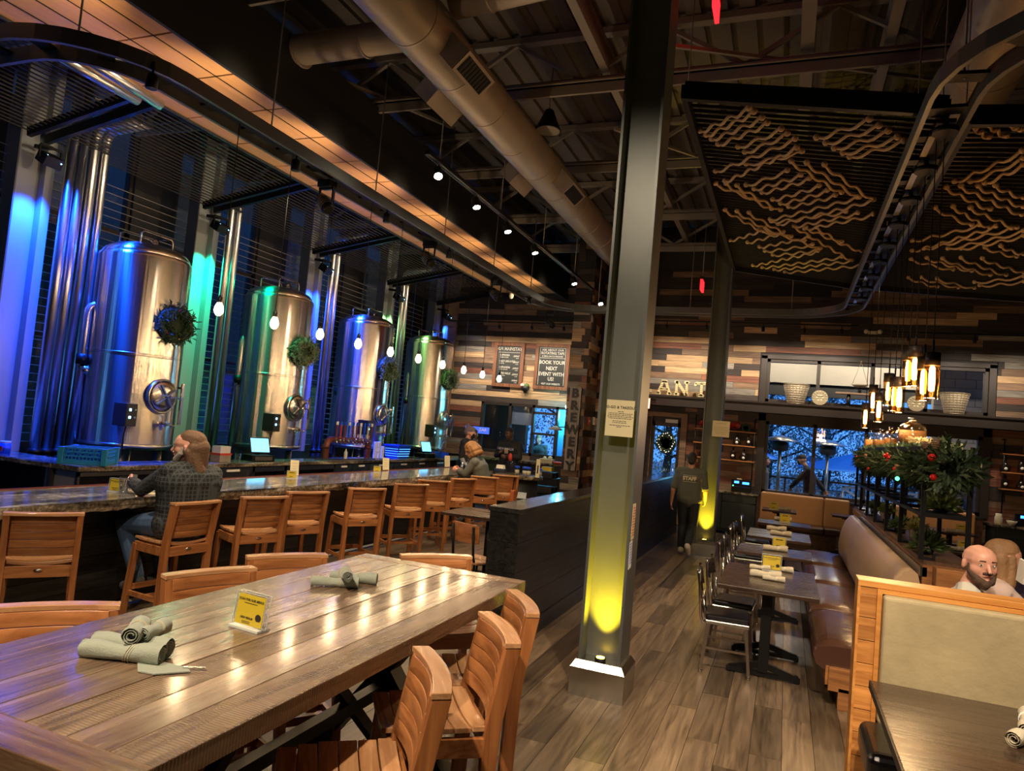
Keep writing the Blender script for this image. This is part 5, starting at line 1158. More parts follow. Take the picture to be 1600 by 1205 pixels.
# ---- window bench
t=thing('window_bench','tan leather bench running under the back windows, left section','bench',(0,0,0))
def wbench(t,x0,x1,yf,yb,ps):
    for a,c in zip(ps,ps[1:]): B().bb(a+.004,c-.004,yb-.14,yb,.42,1.0).build('back_panel','tan',t,bevel=.035,segs=4); B().bb(a+.003,c-.003,yf,yb-.13,.32,.45).build('seat_cushion','brownleather',t,bevel=.03,segs=3)
    B().bb(x0,x1,yf+.06,yb,.0,.32).build('plinth','deskwood',t)
wbench(t,-.43,1.0,15.05,15.75,[-.43,.78,1.25]); 
t=thing('window_bench','tan leather bench under the back windows, section right of the rack','bench',(0,0,0)); wbench(t,1.6,3.45,15.35,16.05,[1.6,3.45])
t=thing('window_ledge','low timber ledge wall behind the tan window bench','ledge',(0,0,0)); B().bb(-.6,3.6,16.06,16.38,0,.9).build('core','deskwood',t); B().bb(-.62,3.62,16.05,16.4,.9,.93).build('ledge_top','blackledge',t)
# bench on the right side of the divider
t=thing('long_bench','beige leather bench backing onto the divider on the right side','bench',(0,0,0))
secs=[]
for i in range(15):
    y=6.2+i*.38; prof=[(1.36,.43),(1.36,.95),(1.40,1.02),(1.45,1.04),(1.5,1.0),(1.53,.9),(1.54,.43)]; e=.86 if i==0 else 1
    secs.append([(x,y,.43+(z-.43)*e) for x,z in prof])
B().sweep(secs,True).build('backrest','beigeleather',t); B().bb(1.5,2.0,6.2,11.5,.3,.46).build('seat_cushion','brownleather',t,bevel=.03,segs=3); B().bb(1.4,1.95,6.2,11.5,0,.3).build('plinth','benchwood',t)
for k,(x,y,w_,l) in enumerate(((2.2,7.6,.7,'beside the bald man'),(2.25,9.4,.7,'behind the bald man'),(2.3,11.2,.75,'two behind the bald man'),(2.7,14.2,.7,'before the tan bench right of the rack'))):
    make_dtable(w_,.72,1,'dark dining table on the right side, %s'%l,x,y)
for (x,y,l,s) in ((2.3,11.15,'on the right table two behind the bald man',1.4),(2.85,14.1,'on the right table before the tan bench',1.4)):
    menustand('yellow menu card in clear stand '+l,(x,y,.762),.1,s,False); dup(wr,(x-.12,y-.12,.762),.2,'cream napkin roll '+l,G,1)
dup(wr,(2.08,9.5,.762),.5,'cream napkin roll on the right table behind the bald man',G,1)

# ---- near booth: end wall, post, table, seat
t=thing('booth_wall','honey timber booth wall with padded tan panel at lower right','booth wall',(0,0,0))
YBO=4.55; bx0=.43; bx1=3.6
B().bb(bx0,bx1,YBO,YBO+.17,1.165,1.2).build('cap_board','honey',t,bevel=.003)
B().bb(bx0+.01,bx1,YBO+.03,YBO+.16,0,1.165).build('core','benchwood',t)
for i in range(9):
    z=1.12-.128*(i+1); B().bb(bx0+.012,bx0+.1,YBO+.005,YBO+.03,z+.002,z+.126).build('end_block','honeyv',t,bevel=.0015)
B().bb(bx0+.012,bx0+.1,YBO+.005,YBO+.03,1.12,1.165).build('end_block','honeyv',t)
B().bb(bx0+.1,bx0+.125,YBO-.01,YBO+.03,0,1.14).bb(bx0+.1,bx1,YBO-.01,YBO+.03,1.14,1.163).bb(bx0+.0,bx0+.014,YBO+.0,YBO+.17,0,1.165).build('inner_trim','honey',t)
B().bb(bx0+.127,bx1,YBO-.07,YBO+.02,.44,1.138).build('padded_panel','concrete',t,bevel=.02,segs=3)
t=thing('vinyl_bench','black vinyl booth seat at lower right under the brown table','bench',(0,0,0)); B().bb(bx0+.03,bx1,3.95,4.46,.3,.47).build('seat_cushion','blackleather',t,bevel=.05,segs=4); B().bb(bx0+.08,bx1,4.0,4.46,0,.3).build('plinth','benchwood',t)
t=thing('booth_table','large dark brown wood booth table in the lower right corner','table',(0,0,0))
B().bb(.475,2.1,2.9,4.15,.725,.762).build('tabletop','dktable',t,bevel=.003); B().bb(.475,2.1,2.895,2.9,.72,.762).bb(.468,.476,2.9,4.15,.722,.760).build('metal_edge','dkframe',t); B().cyl((1.3,3.5,.02),(1.3,3.5,.725),.05).cyl((1.3,3.5,0),(1.3,3.5,.03),.3).build('pedestal','black',t)
p=at(1602,1158,z=.762); dup(wr,p,1.0,'pale napkin roll at the right frame edge on the booth table',G,1.05)
p=at(1604,1140,z=.79); dup(wr,p,1.3,'pale napkin roll on top of another at the right frame edge',G,1.0)

# ---- host cabinet, wall shelves
t=thing('host_cabinet','dark green-black cabinet with speckled granite top under the growler shelf','cabinet',(0,0,0))
B().bb(-1.95,-.52,16.06,16.44,.04,.86).build('carcass','cabinet',t); B().bb(-1.98,-.48,16.02,16.45,.86,.9).build('granite_top','granite',t)
for i in range(2):
    x0=-1.93+i*.71; d=B().bb(x0,x0+.69,16.035,16.06,.1,.66).build('door','cabinet',t,bevel=.003); d=B().bb(x0,x0+.69,16.035,16.06,.68,.84).build('drawer','cabinet',t,bevel=.003); B().bar((x0+.28,16.02,.78),(x0+.42,16.02,.78),.012).build('handle','black',d)
t=thing('till','black till with blue number display on the host cabinet','register',at(1158,765,y=16.25)); t.location.z=.9
B().bb(-.2,.2,-.15,.15,0,.12).box((0,0,.2),(.42,.1,.14)).build('body','black',t,bevel=.005); b=B().box((-.1,-.052,.21),(.1,.004,.05)).box((.09,-.052,.2),(.14,.004,.05)); b.build('display','bluelcd',t); B().box((-.17,-.052,.16-.03),(.02,.004,.02)).build('green_lamp','green',t); B().bb(-.1,.0,-.02,.04,.27,.29).build('scanner','card',t)
def growler(c,label,kind,group):
    t=thing('growler',label,'bottle',c,0,group)
    pr=[(.058,0),(.062,.01),(.062,.15),(.03,.2),(.02,.22),(.02,.25),(.024,.25),(.024,.275),(.001,.275)] if kind==0 else [(.08,0),(.085,.01),(.085,.09),(.05,.15),(.02,.2),(.018,.26),(.022,.28),(.001,.28)]
    B().lathe(pr,n=20).build('body','blackglass',t); B().lathe([(.001,0),(.03,0),(.03,.002),(.001,.002)],(0,-.063 if kind==0 else -.086,.09 if kind==0 else .06),16,axis=(0,-1,0)).build('round_label','white',t)
    return t
def wshelf(name,label,x0,x1,zs,ztop,y=16.38,pole0=True):
    t=thing(name,label,'shelf',(0,0,0))
    for z in zs: B().bb(x0-.03,x1+.03,y-.1,y+.1,z-.012,z+.012).build('shelf_board','teak',t)
    for x in (x0,x1):
        B().cyl((x,y-.08,zs[-1]-.7),(x,y-.08,ztop),.012,n=8).cyl((x,y-.08,ztop-.02),(x,YB-.02,ztop-.02),.012,n=8).build('pipe_upright','black',t)
    return t
wshelf('pipe_shelf','black pipe wall shelf with growlers behind the farther column',-1.92,-.66,[2.21,1.9,1.57],2.52)
k=0
for (px,zi,kd) in ((1101,1.9,0),(1151,1.9,1),(1169,1.9,0),(1099,1.57,1),(1146,1.57,0),(1163,1.57,1)):
    x=at(px,700,y=16.36).x; growler((x,16.36,zi+.012),'dark growler bottle with white label behind the farther column, %s of six'%ORD[k],kd,'growlers on the left wall shelf'); k+=1
for i,(px) in enumerate((1101,1148)):
    x=at(px,663,y=16.36).x; t=thing('poinsettia','red poinsettia on the top pipe shelf, %s one'%('left','right')[i],'flower',(x,16.36,2.222)); b=B()
    for j in range(14):
        a=j*2.4; d=V((math.cos(a)*.14,-.04+math.sin(a)*.03,.12+math.sin(a)*.1)); s=V((-math.sin(a)*.03,0,math.cos(a)*.03)); o_=V((0,0,.12)); b.add([o_,o_+d*.5+s-V((0,0,.06)),o_+V((d.x,d.y,d.z-.12)),o_+d*.5-s-V((0,0,.06))],[(0,1,2,3),(3,2,1,0)])
    b.build('petals','red',t); B().lathe([(.05,0),(.06,.08),(.001,.08)],n=12).build('pot','blackpot',t)
x=at(1166,668,y=16.36).x; wreath('pine_wreath','small dark wreath lying on the top pipe shelf right of the poinsettia',(x,16.34,2.3),.08,.04,(0,-1,0),dens=90,berries=0)
c=at(1102,728,y=16.44); t=thing('paper_notice','white paper notice pinned under the left wall shelf','notice',c); B().box((0,0,0),(.16,.004,.22)).build('sheet','paper2',t); b=B(); [b.box((0,-.003,.07-i*.025),(.11,.001,.006)) for i in range(6)]; b.build('printed_line','charcoal',t,'stuff')
t=thing('order_screen','small blue tablet on the host cabinet left of the farther column','tablet',(-1.62,16.2,.9)); B().box((0,0,.13),(.16,.02,.22),(-.2,0,0)).build('body','black',t); B().box((0,-.011,.13),(.14,.002,.2),(-.2,0,0)).build('screen','screen',t)
# right side
wshelf('pipe_shelf','black pipe wall shelf with growlers at the right edge',3.95,5.1,[2.2,1.84,1.515],2.5)
k=0
for (px,zi,kd) in ((1569,1.84,1),(1595,1.84,0),(1570,1.515,0),(1596,1.515,1)):
    x=at(px,750,y=16.36).x; growler((x,16.36,zi+.012),'dark growler bottle with white label at the right edge, %s of four'%ORD[k],kd,'growlers on the right wall shelf'); k+=1
t=thing('host_cabinet','dark cabinet with granite top at the right edge of the dining room','cabinet',(0,0,0)); B().bb(3.7,6,15.7,16.3,.03,.82).build('carcass','cabinet',t); B().bb(3.66,6.05,15.66,16.32,.82,.86).build('granite_top','granite',t)
for i in range(3): d=B().bb(3.75+i*.74,4.46+i*.74,15.68,15.7,.1,.6).build('door','cabinet',t,bevel=.003); B().bb(3.75+i*.74,4.46+i*.74,15.68,15.7,.62,.8).build('drawer','cabinet',t,bevel=.003)
t=thing('till','black till with blue number display on the right cabinet','register',(4.35,16.0,.86)); B().bb(-.3,.3,-.15,.15,0,.1).build('body','black',t); B().box((0,-.1,.17),(.55,.1,.12)).build('display_box','black',t); b=B().box((-.14,-.152,.18),(.13,.004,.05)).box((.05,-.152,.17),(.16,.004,.06)).box((.17,-.152,.16),(.05,.004,.04)).build('display','bluelcd',t)
t=thing('ceramic_bowl','cream bowl on the right cabinet before the till','bowl',(4.0,15.8,.86)); B().lathe([(.04,0),(.09,.09),(.085,.09),(.03,.01),(.001,.01)],n=20).build('bowl_wall','card',t)
t=thing('jar','cream jar at the left end of the right cabinet','jar',(3.8,15.85,.86)); B().lathe([(.06,0),(.065,.02),(.065,.13),(.05,.15),(.05,.2),(.001,.2)],n=20).build('body','card',t)

# ---- wall decor of the dining wall
SZ=2.902
def letter(ch,x,label):
    t=thing('marquee_letter',label,'letter',(x,16.2,SZ)); h=.36; w=.27; s=.055
    P={'A':[((-.5,0),(-.08,1)),((.5,0),(.08,1)),((-.3,.38),(.3,.38)),((-.62,0.04),(-.28,0.04)),((.28,0.04),(.62,0.04)),((-.25,.96),(.25,.96))],'N':[((-.42,0),(-.42,1)),((.42,0),(.42,1)),((-.42,1),(.42,0)),((-.6,.04),(-.2,.04)),((-.62,.96),(-.3,.96)),((.2,.96),(.62,.96))],'T':[((0,0),(0,1)),((-.5,.95),(.5,.95)),((-.22,.04),(.22,.04)),((-.5,.95),(-.5,.74)),((.5,.95),(.5,.74))],'L':[((-.3,0),(-.3,1)),((-.45,.05),(.5,.05)),((.5,.05),(.5,.28)),((-.5,.96),(-.1,.96))]}[ch]
    b=B(); f=B()
    for (a,c) in P: b.bar((a[0]*w,0,a[1]*h),(c[0]*w,0,c[1]*h),.07,s,up=(0,1,0)) if 0 else b.bar((a[0]*w,.0,a[1]*(h-s)+s/2),(c[0]*w,.0,c[1]*(h-s)+s/2),s,.09,up=(0,1,0))
    b.build('letter_body','marquee',t)
    for (a,c) in P[:3]:
        n=7
        for i in range(n+1):
            x_=(a[0]+(c[0]-a[0])*i/n)*w; z_=(a[1]+(c[1]-a[1])*i/n)*(h-s)+s/2; f.bb(x_-s*.42,x_+s*.42,-.05,-.043,z_-.006,z_+.006)
    f.build('corrugation','corrug',t,'stuff')
    B().bb(-.1,.1,-.02,.04,0,.006).build('base_plate','marquee',t)
for i,(c_,px) in enumerate((('L',1007),('A',1037.5),('N',1065),('T',1096),('A',1118))):
    x=at(px,612,y=16.2).x; letter(c_,x,'metal marquee letter %s on the beam ledge, %s visible from the left'%(c_,ORD[i]))
t=thing('football','brown football leaning behind the letter T on the ledge','ball',at(1105,618,y=16.35)); t.location.z=SZ+.09; B().sph((0,0,0),.09,16,(1.5,1,1)).build('leather_skin','brownleather',t)

# ================================================================== PENDANTS
def bulb_pendant(i):
    y=4.967+.756*i; t=thing('bulb_pendant','bare glowing bulb on a thin cord over the bar, %s from the left'%ORD[i],'pendant lamp',(XL_,y,2.735),0,'bare bulb pendants over the bar')
    B().lathe([(.001,-.065),(.02,-.06),(.038,-.035),(.042,-.01),(.036,.02),(.022,.05),(.018,.06)],n=18).build('bulb','bulb',t); B().cyl((0,0,.055),(0,0,.11),.022,n=14).cyl((0,0,.11),(0,0,.125),.012,n=10).build('socket','black',t); B().cyl((0,0,.12),(0,0,ZT-2.735),.004,n=6).build('cord','black',t)
    l=light('POINT','bulb_glow_light',(XL_,y,2.62),BULBE,(1,.68,.36),.05)
BULBE=5
for i in range(10): bulb_pendant(i)
def cyl_pendant(px,py,x,i,s=1):
    c=at(px,py,x=x); t=thing('glass_cylinder_pendant','lit filament bulb in an amber glass cylinder over the rack, %s from the near end'%ORD[i],'pendant lamp',c,0,'glass cylinder pendants over the rack')
    B().lathe([(.05,.11),(.05,-.15),(.046,-.152),(.046,.11)],n=20).build('glass_cylinder','amberglass',t)
    B().cyl((0,0,.1),(0,0,.2),.053,n=20).build('cap','dkframe',t); B().cyl((0,0,.2),(0,0,.3),.008,n=8).cyl((0,0,.2),(0,0,max(.3,ZT-c.z)),.004,n=6).build('cord','black',t)
    b=B()
    for k in range(5): a=k*2*PI/5; b.cyl((math.cos(a)*.014,math.sin(a)*.014,-.08),(math.cos(a)*.01,math.sin(a)*.01,.07),.003,n=5)
    b.build('filament','filament',t,'stuff'); B().lathe([(.001,-.1),(.02,-.09),(.024,0),(.02,.08),(.01,.1)],n=14).build('bulb_envelope','glowbulb',t)
    light('POINT','pendant_glow_light',c+V((0,0,-.19)),4.5,(1,.64,.3),.04)
for i,(px,py,x) in enumerate(((1456,592,1.0),(1443,597,.98),(1429,577,1.0),(1419,580,1.02),(1405,621,1.0),(1397,620,1.02),(1388,612,1.0),(1373,640,1.0),(1364,626,.98),(1352,652,1.0))): cyl_pendant(px,py,x,i)

# ================================================================== SIGNS AND WALL DECOR
RX=(PI/2,0,0)
def board(label,x0,x1,z0,z1):
    y=YL-.06; t=thing('menu_board',label,'sign',((x0+x1)/2,y,(z0+z1)/2)); w=(x1-x0)/2; h=(z1-z0)/2; f=.09
    B().bb(-w+.04,w-.04,0,.02,-h+.04,h-.04).build('chalkboard','chalk',t)
    for a in ((-w,w,h-f,h),(-w,w,-h,-h+f)): B().bb(a[0],a[1],-.03,.03,a[2],a[3]).build('frame_rail','signwood',t,bevel=.004)
    for a in ((-w,-w+f),(w-f,w)): B().bb(a[0],a[1],-.028,.03,-h+f,h-f).build('frame_stile','signwood',t,bevel=.004)
    return t,w,h
def T(t,s,z,size,x=0,al='CENTER',bold=.002,sx=1,m='chalktext'): return text(s,size,m,t,(x,-.002,z),RX,align=al,bold=bold*.35,sx=sx,extrude=.0008)
t,w,h=board('framed chalkboard beer menu headed OUR MAINSTAYS, left of two on the plank wall',-7.53,-6.66,2.93,4.13)
T(t,'OUR MAINSTAYS',h-.17,.125,bold=.004,sx=.85); B().bb(-w+.13,w-.13,-.003,0,h-.265,h-.26).build('rule_line','white',t)
for i,(a,b_2) in enumerate((('EUPHONIA','GERMAN PILSNER'),('HAZY LIKE A FOX','HAZY IPA'),('HOPLANDIA','WEST COAST IPA'),('SUPER WELLE','HEFEWEIZEN'),('DUST','PALE ALE'))):
    z=h-.34-i*.165; T(t,a,z,.075,-w+.17,'LEFT',.003,.75); T(t,b_2,z-.06,.035,-w+.17,'LEFT',.001,.9); T(t,'..20/PINT',z-.02,.06,w-.14,'RIGHT',.002,.8); T(t,'15.99',z-.075,.035,w-.16,'RIGHT',.001)
t,w,h=board('framed chalkboard reading BOOK YOUR NEXT EVENT WITH US, right of two on the plank wall',-6.34,-5.39,2.93,4.15)
T(t,'ASK ABOUT OUR',h-.17,.07,bold=.003,sx=1.1); T(t,'ROTATING TAPS',h-.255,.1,bold=.004,sx=.85); T(t,'& SMALL BATCH RELEASES',h-.335,.05,bold=.002)
b=B(); b.bb(-w+.12,w-.12,-.003,0,h-.385,h-.38).bb(-w+.12,w-.12,-.003,0,h-.115,h-.11).bb(-w+.12,-w+.125,-.003,0,-h+.12,h-.11).bb(w-.125,w-.12,-.003,0,-h+.12,h-.11); b.build('rule_line','white',t)
for s_,z in (('BOOK YOUR',h-.5),('NEXT',h-.66),('EVENT WITH',h-.81),('US!',h-.94)): T(t,s_,z,.135,bold=.006,sx=.9)
T(t,'VISIT OUR WEBSITE',-h+.15,.07,bold=.003,sx=.85)
t=thing('brewery_sign','tall vertical ribbed sign reading BREWERY on the plank pilaster','sign',(-4.385,14.93,1.96)); hh=.92
for i in range(9): B().bb(-.13+i*.0289,-.13+i*.0289+.021,-.01,.03,-hh,hh).build('slat','signgrey',t)
B().bb(-.13,.13,.01,.04,-hh,hh).build('backing','plankdark',t)
for i,c_ in enumerate('BREWERY'):
    text(c_,.27,'eyedark',t,(0,-.018,hh-.15-i*.268),RX,name='letter_'+c_.lower(),extrude=.006,bold=.014,sx=1.05)
t=thing('wall_planter','small dark wall planter with a white flower between the two menu boards','planter',at(821,607,y=YL-.1)); B().lathe([(.03,-.12),(.1,-.02),(.11,.05),(.001,.05)],n=14).build('pot','blackpot',t); B().sph((-.1,0,.08),.05,10).build('flower','white',t); B().sph((.03,0,.07),.07,8).build('leaves','leafdark',t)
for i,(px,lb,m_) in enumerate(((919,'red fire alarm pull box on the pilaster side','exitbox'),(927,'white switch plate on the pilaster side beside the red alarm box','white'))):
    p=at(px,658,x=-4.17) if i==0 else at(px,658,x=-4.17); t=thing('wall_box',lb,'wall box',p); B().bb(-.01,.03,-.05,.05,-.09,.09).build('body',m_ if m_!='exitbox' else 'redcloth',t); B().bb(.03,.036,-.03,.03,-.02,.02).build('lever','white' if i==0 else 'card',t)
# wire baskets and plates on the ledge
def basket(px,x,label,r=.26,h=.41):
    t=thing('wire_bucket',label,'basket',(x,16.25,SZ)); B().lathe([(r*.62,0),(r*.64,.01),(r,h),(r*.98,h),(r*.6,.02),(.001,.02)],n=32).build('bucket_wall','basket',t)
    b=B()
    for k in range(9): f=k/9; b.lathe([(r*(.64+.36*f)+.001,h*f-.006),(r*(.64+.36*f)+.007,h*f),(r*(.64+.36*f)+.003,h*f+.006)],n=24)
    for k in range(24): a=k*2*PI/24; b.bar((math.cos(a)*r*.645,math.sin(a)*r*.645,.01),(math.cos(a)*(r+.002),math.sin(a)*(r+.002),h),.008)
    b.build('wire_weave','gal',t,'stuff'); B().lathe([(r,h-.01),(r+.012,h),(r,h+.01),(r-.01,h)],n=32).build('rim','basket',t)
    B().tube([(r*math.cos(a),-r*math.sin(a)*.25-.05,h-.02-.02*math.sin(a)) for a in [PI*k/10 for k in range(11)]],.007,6).build('handle','basket',t)
basket(0,.125,'pale woven wire bucket on the beam ledge, left of the hanging scale'); basket(0,3.06,'pale woven wire bucket on the beam ledge, right of the pendants')
def plate(x,label,r=.165):
    t=thing('patterned_plate',label,'plate',(x,16.3,SZ+r)); B().lathe([(r,.015),(r*.96,.02),(r*.7,-.005),(r*.3,-.01),(.001,-.01),(.001,-.02),(r*.7,-.015),(r,.008)],(0,0,0),28,axis=(0,-1,.15)).build('dish','basket',t)
    b=B()
    for k in range(16): a=k*2*PI/16; b.sph((math.cos(a)*r*.82,-.02,math.sin(a)*r*.82),.011,6,m=4)
    for k in range(6): a=k*2*PI/6; b.sph((math.cos(a)*r*.35,-.018,math.sin(a)*r*.35),.02,6,(1.6,.4,.7),m=4)
    b.build('relief','card',t,'stuff'); b=B().lathe([(r*.7,.004),(r*.55,-.006),(r*.5,.0)],(0,-.005,0),24,axis=(0,-1,.15)); b.build('dark_ring','eyedark',t)
plate(.6,'patterned round metal plate on the ledge left of the scale'); plate(2.4,'patterned round metal plate on the ledge behind the pendants')
t=thing('balance_scale','rustic hanging balance scale with wooden board on the ledge','scale',(1.15,16.25,SZ))
B().cyl((0,0,0),(0,0,.02),.13,n=20).cyl((0,0,0),(0,0,.27),.045,.035,n=14).build('stand','black',t); B().bb(-.26,.55,-.08,.08,.27,.31).build('board','plankmid',t,bevel=.006)
B().lathe([(.001,-.02),(.1,0),(.16,.04),(.155,.045),(.001,.0)],(.2,0,.44),20).build('pan','basket',t)
B().cyl((.2,0,.31),(.2,0,.42),.03).build('beam_post','black',t); b=B(); b.cyl((.2,0,.97),(.05,0,.48),.005,n=6).cyl((.2,0,.97),(.35,0,.48),.005,n=6).sph((.2,0,.97),.02,8); b.build('chain','basket',t)
wreath('door_wreath','dark door wreath with white fairy lights',at(1041,692,y=YB-.1),.19,.075,(0,-1,0),dens=260,berries=0,lights=26)
t=thing('emergency_light','white twin-head emergency light on the planks above the windows','lamp',at(1364,520,y=YB-.06)); B().bb(-.09,.09,-.03,.03,-.03,.03).build('body','card',t); b=B().sph((-.13,-.02,.02),.05,10).sph((.13,-.02,.02),.05,10); b.build('lamp_heads','card',t)
# door side items: bulbs pair
# ================================================================== SERVICE END OF THE BAR, KITCHEN
t=thing('service_counter','low granite service counter curving past the end of the bar','counter',(0,0,0))
B().lathe([(.48,.86),(.5,.87),(.5,.92),(.49,.93),(.001,.93)],(-5.0,13.45,0),28).build('granite_top','granite',t); B().cyl((-5.0,13.45,0),(-5.0,13.45,.86),.4,n=28).build('drum_base','blackpaint',t)
for i,(px,py) in enumerate(((808,735),(820,737),(826,739),(843,741))):
    p=at(px,py,z=1.03); t=thing('lidded_jar','glass condiment jar with blue lid at the bar end, %s of four'%ORD[i],'jar',(p.x*13.4/p.y,13.4,.932)); B().lathe([(.05,0),(.055,.02),(.055,.12),(.045,.14)],n=16).build('body','glassware',t); B().cyl((0,0,.13),(0,0,.17),.05,n=16).build('lid','bluebin',t); B().cyl((0,0,.01),(0,0,.09),.045,n=12).build('contents','card',t)
c=at(840,740,y=13.2); t=thing('tap_sign','narrow upright white sign at the bar end','sign',(c.x,13.2,.93)); B().bb(-.04,.04,-.01,.01,0,.36).build('panel','card',t); B().bb(-.015,.015,-.013,-.01,.08,.24).build('emblem','charcoal',t)
t=thing('napkin_box','steel caddy with white napkins at the bar end','caddy',(-5.35,13.3,.932)); B().bb(-.11,.11,-.08,.08,0,.09).build('tray','steel',t); B().box((0,0,.12),(.14,.1,.08),taper=1.2).build('napkin_pile','white',t)
t=thing('kitchen_counter','dark kitchen counter under the pass window','counter',(0,0,0)); B().bb(-7.8,-4.75,16.6,17.3,0,1.0).build('carcass','charcoal',t); B().bb(-7.85,-4.72,16.55,17.32,1.0,1.05).build('stone_top','granite',t); 
t=thing('shelf_cart','black shelf cart with trays left of the pilaster','cart',(-5.0,15.3,0))
for z in (.12,.45,.78): B().bb(-.35,.3,-.3,.3,z,z+.02).build('shelf','black',t)
for x in (-.34,.29):
    for y in (-.29,.29): B().cyl((x,y,0),(x,y,.95),.012,n=8).build('post','black',t)
for i,(z,m_) in enumerate(((.14,'gal'),(.47,'charcoal'),(.8,'blackpaint'))): B().bb(-.28,.2,-.26,.2,z,z+.13).build('tray',m_,t,bevel=.01)
t=thing('red_tray','orange-red food tray on the counter under the pass window','tray',(-5.15,16.85,1.052)); B().lathe([(.2,0),(.24,.05),(.001,.05)],n=16).build('tray','redcloth',t); t=thing('white_tray','white basket of bread on the kitchen counter','basket',(-5.55,16.85,1.052)); B().bb(-.17,.17,-.1,.1,0,.1).build('box','card',t); B().sph((.08,0,.12),.06,8).sph((-.06,0,.11),.05,8).build('rolls','paper',t)
t=thing('yellow_box','yellow box under the counter edge beside the pilaster','box',(-5.0,15.3,.953)); B().bb(-.12,.12,-.1,.1,-.0,.09).build('carton','yellow',t)
t=thing('heat_lamp','small white heat lamp head before the pass window','lamp',at(868,671,y=16.4)); B().lathe([(.03,.08),(.15,.03),(.17,-.02),(.001,-.02)],n=18).build('head','paper2',t); B().cyl((0,0,.06),(.75,0,.1),.015).build('arm','black',t)
t=thing('flood_lamp','bright cyan-white lamp glowing at the pass window beside the BREWERY sign','lamp',at(886,636,y=17.2)); B().sph((0,0,0),.045,10).build('bulb','cyanled',t); B().cyl((0,0,.03),(0,.4,.08),.012).build('arm','black',t)
light('POINT','cyan_light',at(886,636,y=17.1)+V((0,-.06,-.05)),6,(.3,.8,1),.05)
t=thing('blue_sign','blue-lit horizontal sign behind the bartenders','sign',at(742,671,y=17.53)); B().bb(-.28,.42,-.02,.02,-.1,.08).build('panel','bluelit',t); B().bb(-.28,.42,.02,.06,-.12,.1).build('back','black',t); text('BAR',.12,'white',t,(.25,-.025,0),RX)
# ================================================================== OUTDOORS
tag(B().bb(-14,14,16.9,60,-.2,-.02).build('patio','patio'),'grey patio paving outside the back windows','ground')['kind']='structure'
def tree(x,y,h,r,label,n=2600):
    t=thing('patio_tree',label,'tree',(x,y,0)); b=B(); b.tube([(0,0,0),(.1,0,h*.3),(0,.1,h*.55),(.1,0,h*.8)],[.16,.12,.09,.04],8)
    for k in range(16): a=k*2.4; z=h*(.25+.04*k); b.tube([(0,0,z),(math.cos(a)*r*.5,math.sin(a)*r*.5,z+r*.25),(math.cos(a)*r*.9,math.sin(a)*r*.9,z+r*.4)],[.05,.03,.012],5)
    b.build('trunk','bark',t); l=B()
    for i in range(n*3):
        a=random.random()*2*PI; rr=r*random.random()**.5; z=h*random.uniform(.08,1); c=V((math.cos(a)*rr,math.sin(a)*rr,z)); d=V((random.gauss(0,1),random.gauss(0,1),random.gauss(0,1))).normalized()*random.uniform(.03,.08); s=d.cross(V((.3,.2,.9))).normalized()*.032
        l.add([c-d,c+s,c+d,c-s],[(0,1,2,3)])
    l.build('leaves','treeleaf',t,'stuff')
for i,(x,y,h,r) in enumerate(((-3.6,23,5,1.6),(-.6,25.5,5.5,2.3),(1.3,27,5.5,2.2),(4.2,29,3.2,2.0),(-7.4,24.5,5.5,1.6),(6.3,26,4.5,2.0))):
    tree(x,y,h,r,'bushy tree on the patio outside, %s'%['behind the door','behind the left patio heater','behind the middle mullion','low one at the right of the patio','behind the kitchen window','behind the right wall shelf'][i],3200 if i in(1,2) else 2000)
def heater(x,y,label):
    t=thing('patio_heater',label,'heater',(x,y,0)); B().lathe([(.02,2.28),(.15,2.24),(.48,2.13),(.47,2.12),(.02,2.2)],n=28).build('reflector','heater',t); B().lathe([(.12,1.86),(.2,1.9),(.2,2.08),(.12,2.12)],n=20).build('burner','eyedark',t)
    B().cyl((0,0,.6),(0,0,1.88),.045,n=14).build('pole','heater',t); B().cyl((0,0,0),(0,0,.7),.22,.18,n=20).build('base','heater',t)
a=at(1219,700,y=19.5); heater(a.x,19.5,'steel mushroom patio heater outside, left one'); a=at(1291,700,y=20.5); heater(a.x+.05,20.6,'steel mushroom patio heater outside, right one')
def parasol(x,y,zt,r,drop,label,closed=False):
    t=thing('patio_parasol',label,'parasol',(x,y,0)); n=8; vs=[(0,0,zt)]+[(r*math.cos(2*PI*i/n+.2),r*math.sin(2*PI*i/n+.2),zt-drop) for i in range(n)]
    b=B(); b.add(vs,[(0,1+i,1+(i+1)%n) for i in range(n)]); o=b.build('canopy','parasol',t); md=o.modifiers.new('s','SOLIDIFY'); md.thickness=.01
    B().cyl((0,0,0),(0,0,zt+.05),.025,n=10).build('pole','heater',t); B().cyl((0,0,0),(0,0,.08),.3,n=16).build('base','bark',t)
parasol(2.15,24,2.05,1.9,.62,'open blue patio parasol outside behind the right heater'); parasol(-1.1,22.5,2.0,1.0,.4,'open patio parasol outside at the left window edge'); parasol(.9,26,1.75,.7,.15,'small blue parasol in the distance behind the walker'); parasol(3.9,22.5,2.2,1.3,.5,'open patio parasol outside behind the rack')
def picnic(x,y,rz,label):
    t=thing('picnic_table',label,'table',(x,y,0),rz)
    for i in range(5): B().bb(-.85,.85,-.36+i*.146,-.36+i*.146+.135,.72,.76).build('top_plank','picnic',t)
    for s in(-1,1):
        B().bb(-.85,.85,s*.68-.13,s*.68+.13,.43,.47).build('bench_plank','picnic',t); B().bar((s*.6,-.7,0),(s*.6,.0,.74),.06,.08).bar((s*.6,.7,0),(s*.6,.0,.74),.06,.08).bar((s*.6,-.72,.42),(s*.6,.72,.42),.05,.08).build('trestle','picnic',t)
